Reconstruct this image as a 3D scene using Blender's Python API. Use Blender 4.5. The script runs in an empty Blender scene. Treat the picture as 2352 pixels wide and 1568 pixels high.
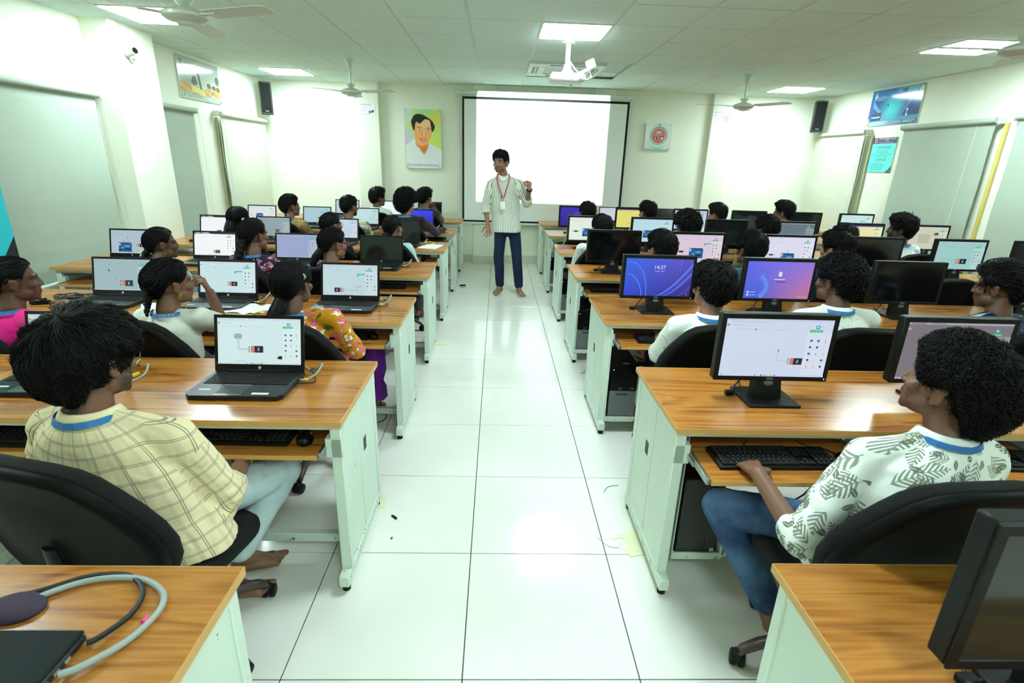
import bpy, math, random
import numpy as np
from mathutils import Vector, Matrix, Euler
random.seed(7); RNG = np.random.default_rng(7)
S = bpy.context.scene
COL = S.collection
PI = math.pi
R = math.radians

# ---------------------------------------------------------------- camera, world, exposure
cam_d = bpy.data.cameras.new('camera'); cam = bpy.data.objects.new('camera', cam_d); COL.objects.link(cam)
YAW, PIT, ROL = 0.0341640, 0.3289331, 0.0308888
f_ = np.array([math.sin(YAW)*math.cos(PIT), math.cos(YAW)*math.cos(PIT), -math.sin(PIT)])
r_ = np.array([math.cos(YAW), -math.sin(YAW), 0.0]); u_ = np.cross(r_, f_)
cr, sr = math.cos(ROL), math.sin(ROL)
rr, uu = r_*cr + u_*sr, -r_*sr + u_*cr
M4 = Matrix(((rr[0], uu[0], -f_[0], 0.0875), (rr[1], uu[1], -f_[1], -1.90865), (rr[2], uu[2], -f_[2], 1.64343), (0, 0, 0, 1)))
cam.matrix_world = M4
cam_d.sensor_fit = 'HORIZONTAL'; cam_d.sensor_width = 36.0; cam_d.lens = 1213.0354/2352*36.0
cam_d.clip_start = 0.05; cam_d.clip_end = 60
cam_d.dof.use_dof = True; cam_d.dof.focus_distance = 3.0; cam_d.dof.aperture_fstop = 5.0
S.camera = cam
w = bpy.data.worlds.new('world'); S.world = w; w.use_nodes = True
w.node_tree.nodes['Background'].inputs[0].default_value = (0.55, 0.65, 0.6, 1)
w.node_tree.nodes['Background'].inputs[1].default_value = 0.3
S.view_settings.view_transform = 'Standard'; S.view_settings.look = 'None'
S.view_settings.exposure = 0.0; S.view_settings.gamma = 1.0; S.view_settings.use_curve_mapping = False
try:
    S.cycles.max_bounces = 10; S.cycles.diffuse_bounces = 8; S.cycles.glossy_bounces = 4
    S.cycles.caustics_reflective = False; S.cycles.caustics_refractive = False
    S.cycles.sample_clamp_indirect = 6.0
except Exception: pass
LAMP_COL = (0.77, 0.97, 0.97)
LAMP_STRENGTH = 55.0
PROJECTOR_W = 900.0
SCREEN_GAIN = 0.92

# ---------------------------------------------------------------- colours and node helpers
def C(r, g, b, a=1.0):
    f = lambda c: (c/255.0)/12.92 if c/255.0 <= 0.04045 else ((c/255.0+0.055)/1.055)**2.4
    return (f(r), f(g), f(b), a)

class X:
    """a tiny expression wrapper round shader sockets"""
    def __init__(s, nt, v): s.nt, s.v = nt, v
    def _m(s, op, *o, **k):
        n = s.nt.nodes.new('ShaderNodeMath'); n.operation = op; n.use_clamp = k.get('clamp', False)
        for i, a in enumerate((s,)+o):
            a = a.v if isinstance(a, X) else a
            if isinstance(a, (int, float)): n.inputs[i].default_value = a
            else: s.nt.links.new(a, n.inputs[i])
        return X(s.nt, n.outputs[0])
    def __add__(s, o): return s._m('ADD', o)
    __radd__ = __add__
    def __sub__(s, o): return s._m('SUBTRACT', o)
    def __rsub__(s, o): return X(s.nt, o)._m('SUBTRACT', s)
    def __mul__(s, o): return s._m('MULTIPLY', o)
    __rmul__ = __mul__
    def __truediv__(s, o): return s._m('DIVIDE', o)
    def lt(s, o): return s._m('LESS_THAN', o)
    def gt(s, o): return s._m('GREATER_THAN', o)
    def sin(s): return s._m('SINE')
    def cos(s): return s._m('COSINE')
    def abs(s): return s._m('ABSOLUTE')
    def frac(s): return s._m('FRACT')
    def floor(s): return s._m('FLOOR')
    def sqrt(s): return s._m('SQRT')
    def pow(s, o): return s._m('POWER', o)
    def max(s, o): return s._m('MAXIMUM', o)
    def min(s, o): return s._m('MINIMUM', o)
    def atan2(s, o): return s._m('ARCTAN2', o)
    def clamp(s): return s._m('ADD', 0.0, clamp=True)
    def smooth(s, a, b):
        n = s.nt.nodes.new('ShaderNodeMapRange'); n.interpolation_type = 'SMOOTHSTEP'
        s.nt.links.new(s.v, n.inputs[0]); n.inputs[1].default_value = a; n.inputs[2].default_value = b
        return X(s.nt, n.outputs[0])

class MatB:
    def __init__(s, name):
        s.m = bpy.data.materials.new(name); s.m.use_nodes = True; s.nt = s.m.node_tree
        s.b = s.nt.nodes['Principled BSDF']
    def coord(s, kind='Object'):
        n = s.nt.nodes.new('ShaderNodeTexCoord'); return n.outputs[kind]
    def uv(s): return s.coord('UV')
    def map(s, vec, scale=(1, 1, 1), loc=(0, 0, 0), rot=(0, 0, 0)):
        n = s.nt.nodes.new('ShaderNodeMapping'); s.nt.links.new(vec, n.inputs[0])
        n.inputs['Scale'].default_value = scale; n.inputs['Location'].default_value = loc; n.inputs['Rotation'].default_value = rot
        return n.outputs[0]
    def xyz(s, vec):
        n = s.nt.nodes.new('ShaderNodeSeparateXYZ'); s.nt.links.new(vec, n.inputs[0]); return [X(s.nt, o) for o in n.outputs]
    def comb(s, x, y, z=0.0):
        n = s.nt.nodes.new('ShaderNodeCombineXYZ')
        for i, a in enumerate((x, y, z)):
            if isinstance(a, X): s.nt.links.new(a.v, n.inputs[i])
            else: n.inputs[i].default_value = a
        return n.outputs[0]
    def noise(s, vec, scale=5, detail=2, rough=0.5, dist=0.0):
        n = s.nt.nodes.new('ShaderNodeTexNoise'); s.nt.links.new(vec, n.inputs['Vector'])
        n.inputs['Scale'].default_value = scale; n.inputs['Detail'].default_value = detail
        n.inputs['Roughness'].default_value = rough; n.inputs['Distortion'].default_value = dist
        return X(s.nt, n.outputs[0])
    def noisec(s, vec, scale=5, detail=2):
        n = s.nt.nodes.new('ShaderNodeTexNoise'); s.nt.links.new(vec, n.inputs['Vector'])
        n.inputs['Scale'].default_value = scale; n.inputs['Detail'].default_value = detail
        return n.outputs['Color']
    def voro(s, vec, scale=5, rand=1.0, feat='F1'):
        n = s.nt.nodes.new('ShaderNodeTexVoronoi'); n.voronoi_dimensions = '2D'; n.feature = feat
        s.nt.links.new(vec, n.inputs['Vector']); n.inputs['Scale'].default_value = scale; n.inputs['Randomness'].default_value = rand
        return n
    def mix(s, fac, a, b):
        n = s.nt.nodes.new('ShaderNodeMix'); n.data_type = 'RGBA'
        if isinstance(fac, X): s.nt.links.new(fac.v, n.inputs[0])
        else: n.inputs[0].default_value = fac
        for i, c in ((6, a), (7, b)):
            if isinstance(c, tuple): n.inputs[i].default_value = c
            else: s.nt.links.new(c, n.inputs[i])
        return n.outputs[2]
    def ramp(s, fac, stops):
        n = s.nt.nodes.new('ShaderNodeValToRGB'); s.nt.links.new(fac.v, n.inputs[0])
        e = n.color_ramp.elements
        while len(e) < len(stops): e.new(0.5)
        for q, (p, c) in zip(e, stops): q.position = p; q.color = c
        return n.outputs[0]
    def attr(s, name):
        n = s.nt.nodes.new('ShaderNodeAttribute'); n.attribute_name = name; return n.outputs['Color']
    def objinfo(s):
        n = s.nt.nodes.new('ShaderNodeObjectInfo'); return X(s.nt, n.outputs['Random'])
    def set(s, col=None, rough=None, metal=None, spec=None, bump=None, bstr=0.2, bdist=0.01, coat=None, emit=None, estr=1.0, sheen=None, sss=None):
        b, nt = s.b, s.nt
        def put(k, v):
            if v is None: return
            if isinstance(v, X): nt.links.new(v.v, b.inputs[k])
            elif isinstance(v, (tuple, float, int)): b.inputs[k].default_value = v
            else: nt.links.new(v, b.inputs[k])
        put('Base Color', col); put('Roughness', rough); put('Metallic', metal); put('Specular IOR Level', spec)
        if coat: b.inputs['Coat Weight'].default_value = coat; b.inputs['Coat Roughness'].default_value = 0.12
        if sheen: b.inputs['Sheen Weight'].default_value = sheen
        if sss: b.inputs['Subsurface Weight'].default_value = sss; b.inputs['Subsurface Radius'].default_value = (0.01, 0.004, 0.002)
        if emit is not None: put('Emission Color', emit); b.inputs['Emission Strength'].default_value = estr
        if bump is not None:
            n = nt.nodes.new('ShaderNodeBump'); n.inputs['Strength'].default_value = bstr; n.inputs['Distance'].default_value = bdist
            nt.links.new(bump.v, n.inputs['Height']); nt.links.new(n.outputs[0], b.inputs['Normal'])
        return s.m
_M = {}
def plain(name, col, rough=0.5, metal=0.0, spec=0.5, grain=0.04, coat=None, bs=0.05):
    """a plain coating with a faint procedural mottling"""
    if name in _M: return _M[name]
    B = MatB(name); n = B.noise(B.coord(), 9, 3)
    lo = tuple(max(0, c*(1-grain*2)) for c in col[:3])+(1,); hi = tuple(min(1, c*(1+grain)) for c in col[:3])+(1,)
    fine = B.noise(B.coord(), 180, 2)
    _M[name] = B.set(B.mix(n, lo, hi), rough, metal, spec, bump=fine, bstr=bs, bdist=0.002, coat=coat)
    return _M[name]

# ---------------------------------------------------------------- mesh builder
class MB:
    def __init__(s): s.v = []; s.f = []; s.c = []
    def add(s, vs, fs, col=None):
        b = len(s.v); s.v.extend([tuple(map(float, p)) for p in vs]); s.f.extend([tuple(b+i for i in f) for f in fs])
        s.c.extend([col]*len(fs)); return s
    def box(s, x0, y0, z0, x1, y1, z1, ch=0.0, M=None, col=None):
        if ch <= 0:
            vs = [(x, y, z) for z in (z0, z1) for y in (y0, y1) for x in (x0, x1)]
            fs = [(0, 2, 3, 1), (4, 5, 7, 6), (0, 1, 5, 4), (2, 6, 7, 3), (0, 4, 6, 2), (1, 3, 7, 5)]
        else:
            ch = min(ch, (x1-x0)*.49, (y1-y0)*.49, (z1-z0)*.49)
            vs = []; idx = {}
            L = ((x0, x1), (y0, y1), (z0, z1))
            for a in (0, 1):
                for b in (0, 1):
                    for c in (0, 1):
                        sg = (a, b, c); corner = [L[i][sg[i]] for i in range(3)]; ins = [(1 if sg[i] == 0 else -1)*ch for i in range(3)]
                        for ax in range(3):
                            p = [corner[i]+(0 if i == ax else ins[i]) for i in range(3)]
                            idx[(a, b, c, ax)] = len(vs); vs.append(tuple(p))
            fs = []
            for ax in range(3):
                o = [i for i in range(3) if i != ax]
                for sd in (0, 1):
                    q = []
                    for (p, r) in ((0, 0), (1, 0), (1, 1), (0, 1)):
                        k = [0, 0, 0]; k[ax] = sd; k[o[0]] = p; k[o[1]] = r; q.append(idx[tuple(k)+(ax,)])
                    if (sd == 1) == (ax == 1): q.reverse()
                    fs.append(tuple(q))
            for ax in range(3):
                o = [i for i in range(3) if i != ax]
                for p in (0, 1):
                    for r in (0, 1):
                        k0 = [0, 0, 0]; k1 = [0, 0, 0]; k1[ax] = 1
                        for k in (k0, k1): k[o[0]] = p; k[o[1]] = r
                        fs.append((idx[tuple(k0)+(o[0],)], idx[tuple(k0)+(o[1],)], idx[tuple(k1)+(o[1],)], idx[tuple(k1)+(o[0],)]))
            for a in (0, 1):
                for b in (0, 1):
                    for c in (0, 1): fs.append(tuple(idx[(a, b, c, i)] for i in range(3)))
        if M is not None: vs = [tuple(M @ Vector(p)) for p in vs]
        return s.add(vs, fs, col)
    def tube(s, pts, r, n=8, closed=False, caps=True, col=None, flat=1.0):
        P = [Vector(p) for p in pts]; m = len(P); rs = r if isinstance(r, (list, tuple)) else [r]*m
        vs = []; up = None
        for i in range(m):
            if closed: t = P[(i+1) % m]-P[i-1]
            else: t = P[min(i+1, m-1)]-P[max(i-1, 0)]
            t = t.normalized() if t.length > 1e-9 else Vector((0, 0, 1))
            if up is None: up = Vector((0, 0, 1)) if abs(t.z) < 0.9 else Vector((0, 1, 0))
            sd = t.cross(up)
            if sd.length < 1e-6: sd = t.cross(Vector((1, 0, 0)))
            sd.normalize(); u2 = sd.cross(t); up = u2
            for k in range(n):
                a = 2*PI*k/n; vs.append(P[i]+sd*(math.cos(a)*rs[i])+u2*(math.sin(a)*rs[i]*flat))
        fs = []
        for i in range(m if closed else m-1):
            j = (i+1) % m
            for k in range(n): fs.append((i*n+k, i*n+(k+1) % n, j*n+(k+1) % n, j*n+k))
        if caps and not closed: fs += [tuple(range(n-1, -1, -1)), tuple((m-1)*n+k for k in range(n))]
        return s.add(vs, fs, col)
    def wire(s, pts, r, n=8, k=5, closed=False):
        P = [Vector(p) for p in pts]; m = len(P); out = []
        for i in range(m-1):
            p0, p1, p2, p3 = P[max(i-1, 0)], P[i], P[i+1], P[min(i+2, m-1)]
            for j in range(k):
                t = j/k; out.append(.5*(2*p1+(p2-p0)*t+(2*p0-5*p1+4*p2-p3)*t*t+(3*p1-p0-3*p2+p3)*t**3))
        if isinstance(r, (list, tuple)): r = [float(q) for q in np.interp(np.arange(len(out)+1)/k, np.arange(m), r)]
        return s.tube(out+[P[-1]], r, n)
    def cyl(s, a, b, r, n=16, r2=None, col=None): return s.tube([a, b], [r, r if r2 is None else r2], n, col=col)
    def lathe(s, prof, n=24, M=None, col=None):
        vs = []; fs = []
        for (r, z) in prof:
            for k in range(n): vs.append((r*math.cos(2*PI*k/n), r*math.sin(2*PI*k/n), z))
        for i in range(len(prof)-1):
            for k in range(n): fs.append((i*n+k, i*n+(k+1) % n, (i+1)*n+(k+1) % n, (i+1)*n+k))
        fs += [tuple(range(n-1, -1, -1)), tuple((len(prof)-1)*n+k for k in range(n))]
        if M is not None: vs = [tuple(M @ Vector(p)) for p in vs]
        return s.add(vs, fs, col)
    def ell(s, c, r, n=12, m=8, M=None, col=None):
        vs = []; fs = []
        for i in range(m+1):
            t = PI*i/m
            for k in range(n): a = 2*PI*k/n; vs.append((r[0]*math.sin(t)*math.cos(a), r[1]*math.sin(t)*math.sin(a), -r[2]*math.cos(t)))
        if M is not None: vs = [tuple(M @ Vector(p)) for p in vs]
        vs = [(p[0]+c[0], p[1]+c[1], p[2]+c[2]) for p in vs]
        for i in range(m):
            for k in range(n): fs.append((i*n+k, i*n+(k+1) % n, (i+1)*n+(k+1) % n, (i+1)*n+k))
        return s.add(vs, fs, col)
    def prism(s, poly, z0, z1, M=None, col=None):
        n = len(poly); vs = [(x, y, z0) for x, y in poly]+[(x, y, z1) for x, y in poly]
        fs = [tuple(range(n-1, -1, -1)), tuple(range(n, 2*n))]+[(i, (i+1) % n, n+(i+1) % n, n+i) for i in range(n)]
        if M is not None: vs = [tuple(M @ Vector(p)) for p in vs]
        return s.add(vs, fs, col)
    def mesh(s, name, mat=None, smooth=False, fix=True):
        me = bpy.data.meshes.new(name); me.from_pydata(s.v, [], s.f)
        if fix:
            import bmesh
            bm = bmesh.new(); bm.from_mesh(me); bmesh.ops.recalc_face_normals(bm, faces=bm.faces); bm.to_mesh(me); bm.free()
        if any(c is not None for c in s.c):
            at = me.color_attributes.new('Col', 'FLOAT_COLOR', 'CORNER')
            d = np.zeros((len(me.loops), 4), np.float32); 
            for p in me.polygons:
                c = s.c[p.index] or (1, 1, 1, 1)
                d[p.loop_start:p.loop_start+p.loop_total] = c
            at.data.foreach_set('color', d.ravel())
        if smooth:
            me.polygons.foreach_set('use_smooth', [True]*len(me.polygons))
            if smooth == 'auto':
                try: me.set_sharp_from_angle(angle=R(38))
                except Exception: pass
        if mat: me.materials.append(mat)
        return me
    def build(s, name, mat, parent=None, smooth='auto', **k): return put(s.mesh(name, mat, smooth), name, parent, **k)

def put(me, name, parent=None, loc=(0, 0, 0), rot=(0, 0, 0), label=None):
    o = bpy.data.objects.new(name, me); COL.objects.link(o); o.location = loc; o.rotation_euler = rot
    if parent is not None: o.parent = parent
    if label: o['label'] = label
    return o
def tag(o, label=None, cat=None, group=None, kind=None):
    if label: o['label'] = label
    if cat: o['category'] = cat
    if group: o['group'] = group
    if kind: o['kind'] = kind
    return o
def empty(name, loc, rz=0.0, label=None, cat=None, group=None):
    o = bpy.data.objects.new(name, None); COL.objects.link(o); o.location = loc; o.rotation_euler = (0, 0, rz)
    o.empty_display_size = 0.1
    return tag(o, label, cat, group)
def dup(root, loc, rz=0.0, label=None, group=None):
    c = root.copy(); COL.objects.link(c); c.location = loc; c.rotation_euler = (0, 0, rz)
    if label: c['label'] = label
    if group: c['group'] = group
    def rec(a, b):
        for ch in list(a.children):
            d = ch.copy(); COL.objects.link(d); d.parent = b; rec(ch, d)
    rec(root, c); return c

# ---------------------------------------------------------------- text: every string converted to triangles once
TEXTS = ['14:37', 'Tuesday, 14 July', 'DELL', 'hp', '9V', '20', '23', 'COLLEGE', 'ENGINEERING COLLEGE', 'UNO', 'WARNING', 'CCTV', 'You are under', 'surveillance',
         'SILENCE PLEASE', 'CELL PHONE', 'NOT', 'ALLOWED', 'SRI SAGI RAMA KRISHNAM RAJU', 'Department of Mechanical Engineering', 'AHUJA', 'S.R.K.R ENGINEERING COLLEGE',
         'Department of Mechanical Engg', 'TRAINING IN OUR STORE', 'The Learning from Tools', 'Understanding the Software', 'Development of skills and the use of Devices', 'Implementation and execution',
         'THE LEARN STORE', 'Introduction of Topics', 'Understanding Design, Analysis and Simulation', 'Simple to advanced design of Tools', 'Building and analysing models', 'lity cont', 'ngineering', 'Start Simulation', 'Code', 'Search', 'A', 'OptiPlex', 'simulation', 'DESIGN', 'intel']
_T = {}
def _texts():
    obs = []
    for t in TEXTS:
        cu = bpy.data.curves.new('t', 'FONT'); cu.body = t; cu.size = 1.0; cu.resolution_u = 2; cu.align_x = 'CENTER'; cu.align_y = 'CENTER'
        o = bpy.data.objects.new('t', cu); COL.objects.link(o); obs.append(o)
    dg = bpy.context.evaluated_depsgraph_get()
    for t, o in zip(TEXTS, obs):
        ev = o.evaluated_get(dg); me = ev.to_mesh()
        _T[t] = ([(v.co.x, v.co.y) for v in me.vertices], [tuple(p.vertices) for p in me.polygons]); ev.to_mesh_clear()
    for o in obs:
        cu = o.data; bpy.data.objects.remove(o); bpy.data.curves.remove(cu)
_texts()

class Flat:
    """coloured print: polygons in a local (u, v) plane, each layer a hair above the last"""
    def __init__(s, w, h, step=0.00012): s.w, s.h, s.step, s.k, s.mb = w, h, step, 0, MB()
    def poly(s, pts, col, up=True):
        if up: s.k += 1
        z = s.k*s.step
        cols = col if isinstance(col, list) else None
        s.mb.add([(x, y, z) for x, y in pts], [tuple(range(len(pts)))], col if cols is None else cols[0]); return s
    def rect(s, x0, y0, x1, y1, col, up=True): return s.poly([(x0, y0), (x1, y0), (x1, y1), (x0, y1)], col, up)
    def disc(s, x, y, r, col, n=24, ry=None, a0=0, a1=2*PI):
        return s.poly([(x+r*math.cos(a0+(a1-a0)*i/n), y+(ry or r)*math.sin(a0+(a1-a0)*i/n)) for i in range(n)], col)
    def ring(s, x, y, r0, r1, col, n=32):
        s.k += 1
        for i in range(n):
            a, b = 2*PI*i/n, 2*PI*(i+1)/n
            s.mb.add([(x+r*math.cos(t), y+r*math.sin(t), s.k*s.step) for r, t in ((r0, a), (r1, a), (r1, b), (r0, b))], [(0, 1, 2, 3)], col)
        return s
    def line(s, pts, wd, col):
        s.k += 1
        for (x0, y0), (x1, y1) in zip(pts, pts[1:]):
            d = math.hypot(x1-x0, y1-y0) or 1; nx, ny = -(y1-y0)/d*wd/2, (x1-x0)/d*wd/2
            s.mb.add([(x0+nx, y0+ny, s.k*s.step), (x0-nx, y0-ny, s.k*s.step), (x1-nx, y1-ny, s.k*s.step), (x1+nx, y1+ny, s.k*s.step)], [(0, 1, 2, 3)], col)
        return s
    def text(s, t, x, y, size, col, rot=0.0, maxw=None):
        s.k += 1; vs, fs = _T[t]
        xs = [p[0] for p in vs]; wd = (max(xs)-min(xs))*size; sx = min(1.0, maxw/wd) if maxw else 1.0
        c, q = math.cos(rot), math.sin(rot)
        s.mb.add([(x+(px*c*sx-py*q)*size, y+(px*q*sx+py*c)*size, s.k*s.step) for px, py in vs], fs, col); return s
    def grid(s, x0, y0, x1, y1, fn, nx=16, ny=10):
        """a smooth printed gradient as small quads with a colour at every corner"""
        s.k += 1; z = s.k*s.step
        for i in range(nx):
            for j in range(ny):
                a, b = x0+(x1-x0)*i/nx, x0+(x1-x0)*(i+1)/nx; c, d = y0+(y1-y0)*j/ny, y0+(y1-y0)*(j+1)/ny
                s.mb.add([(a, c, z), (b, c, z), (b, d, z), (a, d, z)], [(0, 1, 2, 3)], fn((a+b)/2/s.w, (c+d)/2/s.h))
        return s
def lerp(a, b, t): t = max(0, min(1, t)); return tuple(a[i]+(b[i]-a[i])*t for i in range(4))
# ---------------------------------------------------------------- shared materials
def m_wood(name, base, dark, light, sc=1.0, rough=0.22):
    B = MatB(name); co = B.coord(); rnd = B.objinfo()
    x, y, z = B.xyz(co)
    v = B.comb(x*(0.4*sc)+rnd*9.0, y*(21*sc), z*21)
    n1 = B.noise(v, 1.6, 4, 0.6, 0.7); v2 = B.comb(x*(.9*sc)+rnd*5.0, y*(75*sc), z*60); n2 = B.noise(v2, 2.2, 3, 0.6, 0.3)
    v3 = B.comb(x*0.5+rnd*3.0, y*3.4, z*3); n3 = B.noise(v3, 1.3, 2, 0.5, 1.6)
    ringz = (n3*34.0).sin()*0.5+0.5
    f = (n1*0.68+n2*0.22+ringz*0.16)
    c = B.ramp(f, [(0.34, dark), (0.47, base), (0.6, light), (0.72, base)])
    return B.set(c, rough, spec=0.5, bump=n1, bstr=0.01, bdist=0.001)
WOOD = m_wood('orange_wood_laminate', C(156, 96, 38), C(108, 60, 24), C(178, 119, 54))
BAND = plain('tan_edge_band', C(196, 148, 82), 0.4)
def m_mint():
    B = MatB('mint_powder_coat'); co = B.coord(); n = B.noise(co, 4, 3); ch = B.noise(co, 38, 4, 0.7)
    x, y, z = B.xyz(co); low = z.smooth(0.22, 0.04)
    chip = (ch+low*0.075).gt(0.705)
    c = B.mix(n, C(196, 210, 198), C(212, 225, 213)); c = B.mix(chip, c, C(96, 62, 48))
    return B.set(c, 0.42, spec=0.45, bump=B.noise(co, 240, 2), bstr=0.06, bdist=0.002)
MINT = m_mint()
def m_black(name, v, rough, bump=0.1, sc=300, spec=.2):
    B = MatB(name); co = B.coord(); n = B.noise(co, sc, 2); d = B.noise(co, 6, 4)
    return B.set(B.mix(d, C(v, v+1, v), C(v+7, v+9, v+8)), rough, spec=spec, bump=n, bstr=bump, bdist=0.001)
PLASTIC = m_black('black_plastic', 11, 0.42)
PLASTIC_G = m_black('glossy_black_plastic', 8, 0.16, 0.02)
RUBBER = m_black('black_rubber', 18, 0.7)
FABRIC = m_black('black_woven_fabric', 12, 0.85, 0.5, 420)
SHELL = m_black('charcoal_chair_shell', 6, 0.55, 0.2, 160, .1)
KEYM = m_black('black_key_caps', 20, 0.5)
DGREY = plain('dark_grey_plastic', C(52, 55, 55), 0.5)
GREYP = plain('grey_plastic', C(92, 97, 97), 0.5)
def m_lap():
    B = MatB('dark_laptop_alloy'); co = B.coord(); n = B.noise(co, 7, 3)
    return B.set(B.mix(n, C(22, 25, 27), C(34, 38, 40)), 0.36, 0.3, 0.4, bump=B.noise(co, 500, 1), bstr=0.05, bdist=0.001)
LAPM = m_lap()
STEEL = plain('zinc_steel', C(168, 172, 168), 0.3, 0.9)
WHITEP = plain('white_plastic', C(228, 232, 226), 0.4)
IVORY = plain('ivory_card', C(226, 224, 190), 0.6, grain=0.06)
BROWNP = plain('brown_chair_base', C(66, 50, 44), 0.38, grain=0.12)
PAPER = plain('white_paper', C(238, 240, 238), 0.7)
CAB_G = plain('grey_cable', C(150, 160, 156), 0.5)
CAB_K = plain('black_cable', C(16, 17, 17), 0.5)
CAB_Y = plain('yellow_cable', C(222, 190, 40), 0.5)
CAB_W = plain('white_cable', C(225, 230, 225), 0.5)
BLACKHAIR_COL = C(10, 11, 11)
def m_screen():
    B = MatB('lit_display'); a = B.attr('Col')
    return B.set((0.01, 0.01, 0.01, 1), 0.25, spec=0.3, emit=a, estr=SCREEN_GAIN)
LIT = m_screen()
OFF = plain('switched_off_panel', C(9, 10, 11), 0.12, grain=0.02, bs=0.0)
OFFG = plain('matte_off_panel', C(26, 30, 30), 0.1, grain=0.02, bs=0.0)
def m_print(name='printed_colours', rough=0.12):
    B = MatB(name); return B.set(B.attr('Col'), rough, spec=0.5, coat=None)
PRINT = m_print(); PRINT_M = m_print('matte_print', 0.5)

# ---------------------------------------------------------------- room shell
XL, XR, YF, YB, ZC = -3.59, 5.25, 7.05, -3.6, 2.7244
GX, GY, GP = -0.17554, 2.99375, 0.595836
def m_wall():
    B = MatB('cream_wall_paint'); co = B.coord(); n = B.noise(co, 1.3, 3); f = B.noise(co, 55, 3)
    return B.set(B.mix(n, C(238, 241, 224), C(243, 246, 231)), 0.6, spec=0.3, bump=f, bstr=0.05, bdist=0.002)
WALL = m_wall()
def m_tile():
    B = MatB('polished_vitrified_tile'); co = B.coord(); rnd = B.objinfo(); x, y, z = B.xyz(co)
    n = B.noise(B.comb(x+rnd*13.0, y, z), 7, 4, 0.6); s = B.noise(B.comb(x*3+rnd*31.0, y, z), 26, 3, 0.7)
    c = B.mix(n, C(228, 226, 219), C(237, 235, 229)); c = B.mix(s.gt(0.735)*0.5, c, C(150, 150, 140))
    return B.set(c, 0.11, spec=0.5, bump=B.noise(B.comb(x*3.0, y*3.0, z), 3, 2), bstr=0.02, bdist=0.003)
TILE = m_tile(); GROUT = plain('dark_grout', C(58, 60, 54), 0.8)
def m_ceil():
    B = MatB('mineral_ceiling_board'); co = B.coord(); rnd = B.objinfo(); x, y, z = B.xyz(co)
    n = B.noise(B.comb(x+rnd*9.0, y, z), 120, 3, 0.7); d = B.noise(B.comb(x+rnd*9.0, y, z), 3, 2)
    c = B.mix(n.smooth(0.35, 0.62), C(218, 240, 237), C(234, 250, 247)); c = B.mix(d*0.35, c, C(224, 243, 239))
    return B.set(c, 0.9, spec=0.1, bump=n, bstr=0.25, bdist=0.002)
CEIL = m_ceil(); TBAR = plain('white_ceiling_bar', C(204, 217, 210), 0.5)

floor = tag(MB().box(XL-0.4, YB-0.2, -0.12, XR+0.4, YF+0.3, -0.004).build('floor', GROUT), kind='structure')
tm = MB().box(0.002, 0.002, -0.02, 0.598, 0.598, 0, 0.0012).mesh('tile', TILE)
for i in range(-6, 9):
    for j in range(-4, 12):
        x0, y0 = i*0.6, j*0.6
        if x0+0.6 > XL-0.02 and x0 < XR+0.05: put(tm, 'tile', floor, (x0, y0, 0))
bt = MB()
for i in range(-6, 9):
    for j in (-6, -5): bt.box(i*.6+.002, j*.6+.002, -.02, i*.6+.598, j*.6+.598, 0)
tag(bt.build('tile_field', TILE, floor), kind='stuff')

def struct(name, mb, m, **k): return tag(mb.build(name, m, **k), kind='structure')
# side walls, back wall and the stepped front wall with its four pillars
struct('wall_left', MB().box(XL-0.2, YB, 0, XL, YF+0.3, ZC+0.25), WALL)
struct('wall_right', MB().box(XR, YB, 0, XR+0.2, YF+0.3, ZC+0.25), WALL)
struct('wall_back', MB().box(XL-0.2, YB-0.2, 0, XR+0.2, YB, ZC+0.25), WALL)
wf = struct('wall_front', MB().box(XL, 7.15, 0, XR, 7.35, ZC+0.25).box(-1.76, 7.04, 0, 3.41, 7.16, ZC+0.1), WALL)
def pillar(x0, y0, x1, y1): return struct('pillar', MB().box(x0, y0, 0, x1, y1, ZC+0.1, 0.006), WALL)
pillar(-2.12, 6.93, -1.76, 7.2); pillar(3.41, 6.96, 3.75, 7.2); pillar(-0.31, 6.92, 0.04, 7.1); pillar(1.54, 6.92, 1.87, 7.1)
pillar(XL-0.05, 3.43, -3.345, 4.06)
struct('trim_1', MB().box(0.04, 6.95, 2.5, 1.54, 7.06, ZC+0.05, 0.004), WALL)
SKIRT = plain('beige_skirting_tile', C(206, 206, 188), 0.3)
sk = MB()
for (x0, x1, y) in ((XL, -2.12, 7.15), (-2.12, -1.76, 6.93), (-1.76, -0.31, 7.04), (-0.31, 0.04, 6.92), (0.04, 1.54, 7.04), (1.54, 1.87, 6.92), (1.87, 3.41, 7.04), (3.41, 3.75, 6.96), (3.75, XR, 7.15)):
    sk.box(x0-0.008, y-0.012, 0, x1+0.008, y+0.003, 0.13, 0.003)
for xx in (-1.2, -0.62, 0.63, 1.22, 2.4, 3.0): sk.box(xx, 7.0275, 0, xx+0.003, 7.03, 0.13)
for xp in (-0.31, 1.54): sk.box(xp-0.012, 6.92, 0, xp, 7.04, 0.13).box(xp+0.335, 6.92, 0, xp+0.347, 7.04, 0.13)
struct('baseboard_front', sk, SKIRT)
struct('baseboard_left', MB().box(XL, YB, 0, XL+0.012, 7.1, 0.13, 0.003), SKIRT)
struct('baseboard_right', MB().box(XR-0.012, YB, 0, XR, 7.1, 0.13, 0.003), SKIRT)

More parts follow.
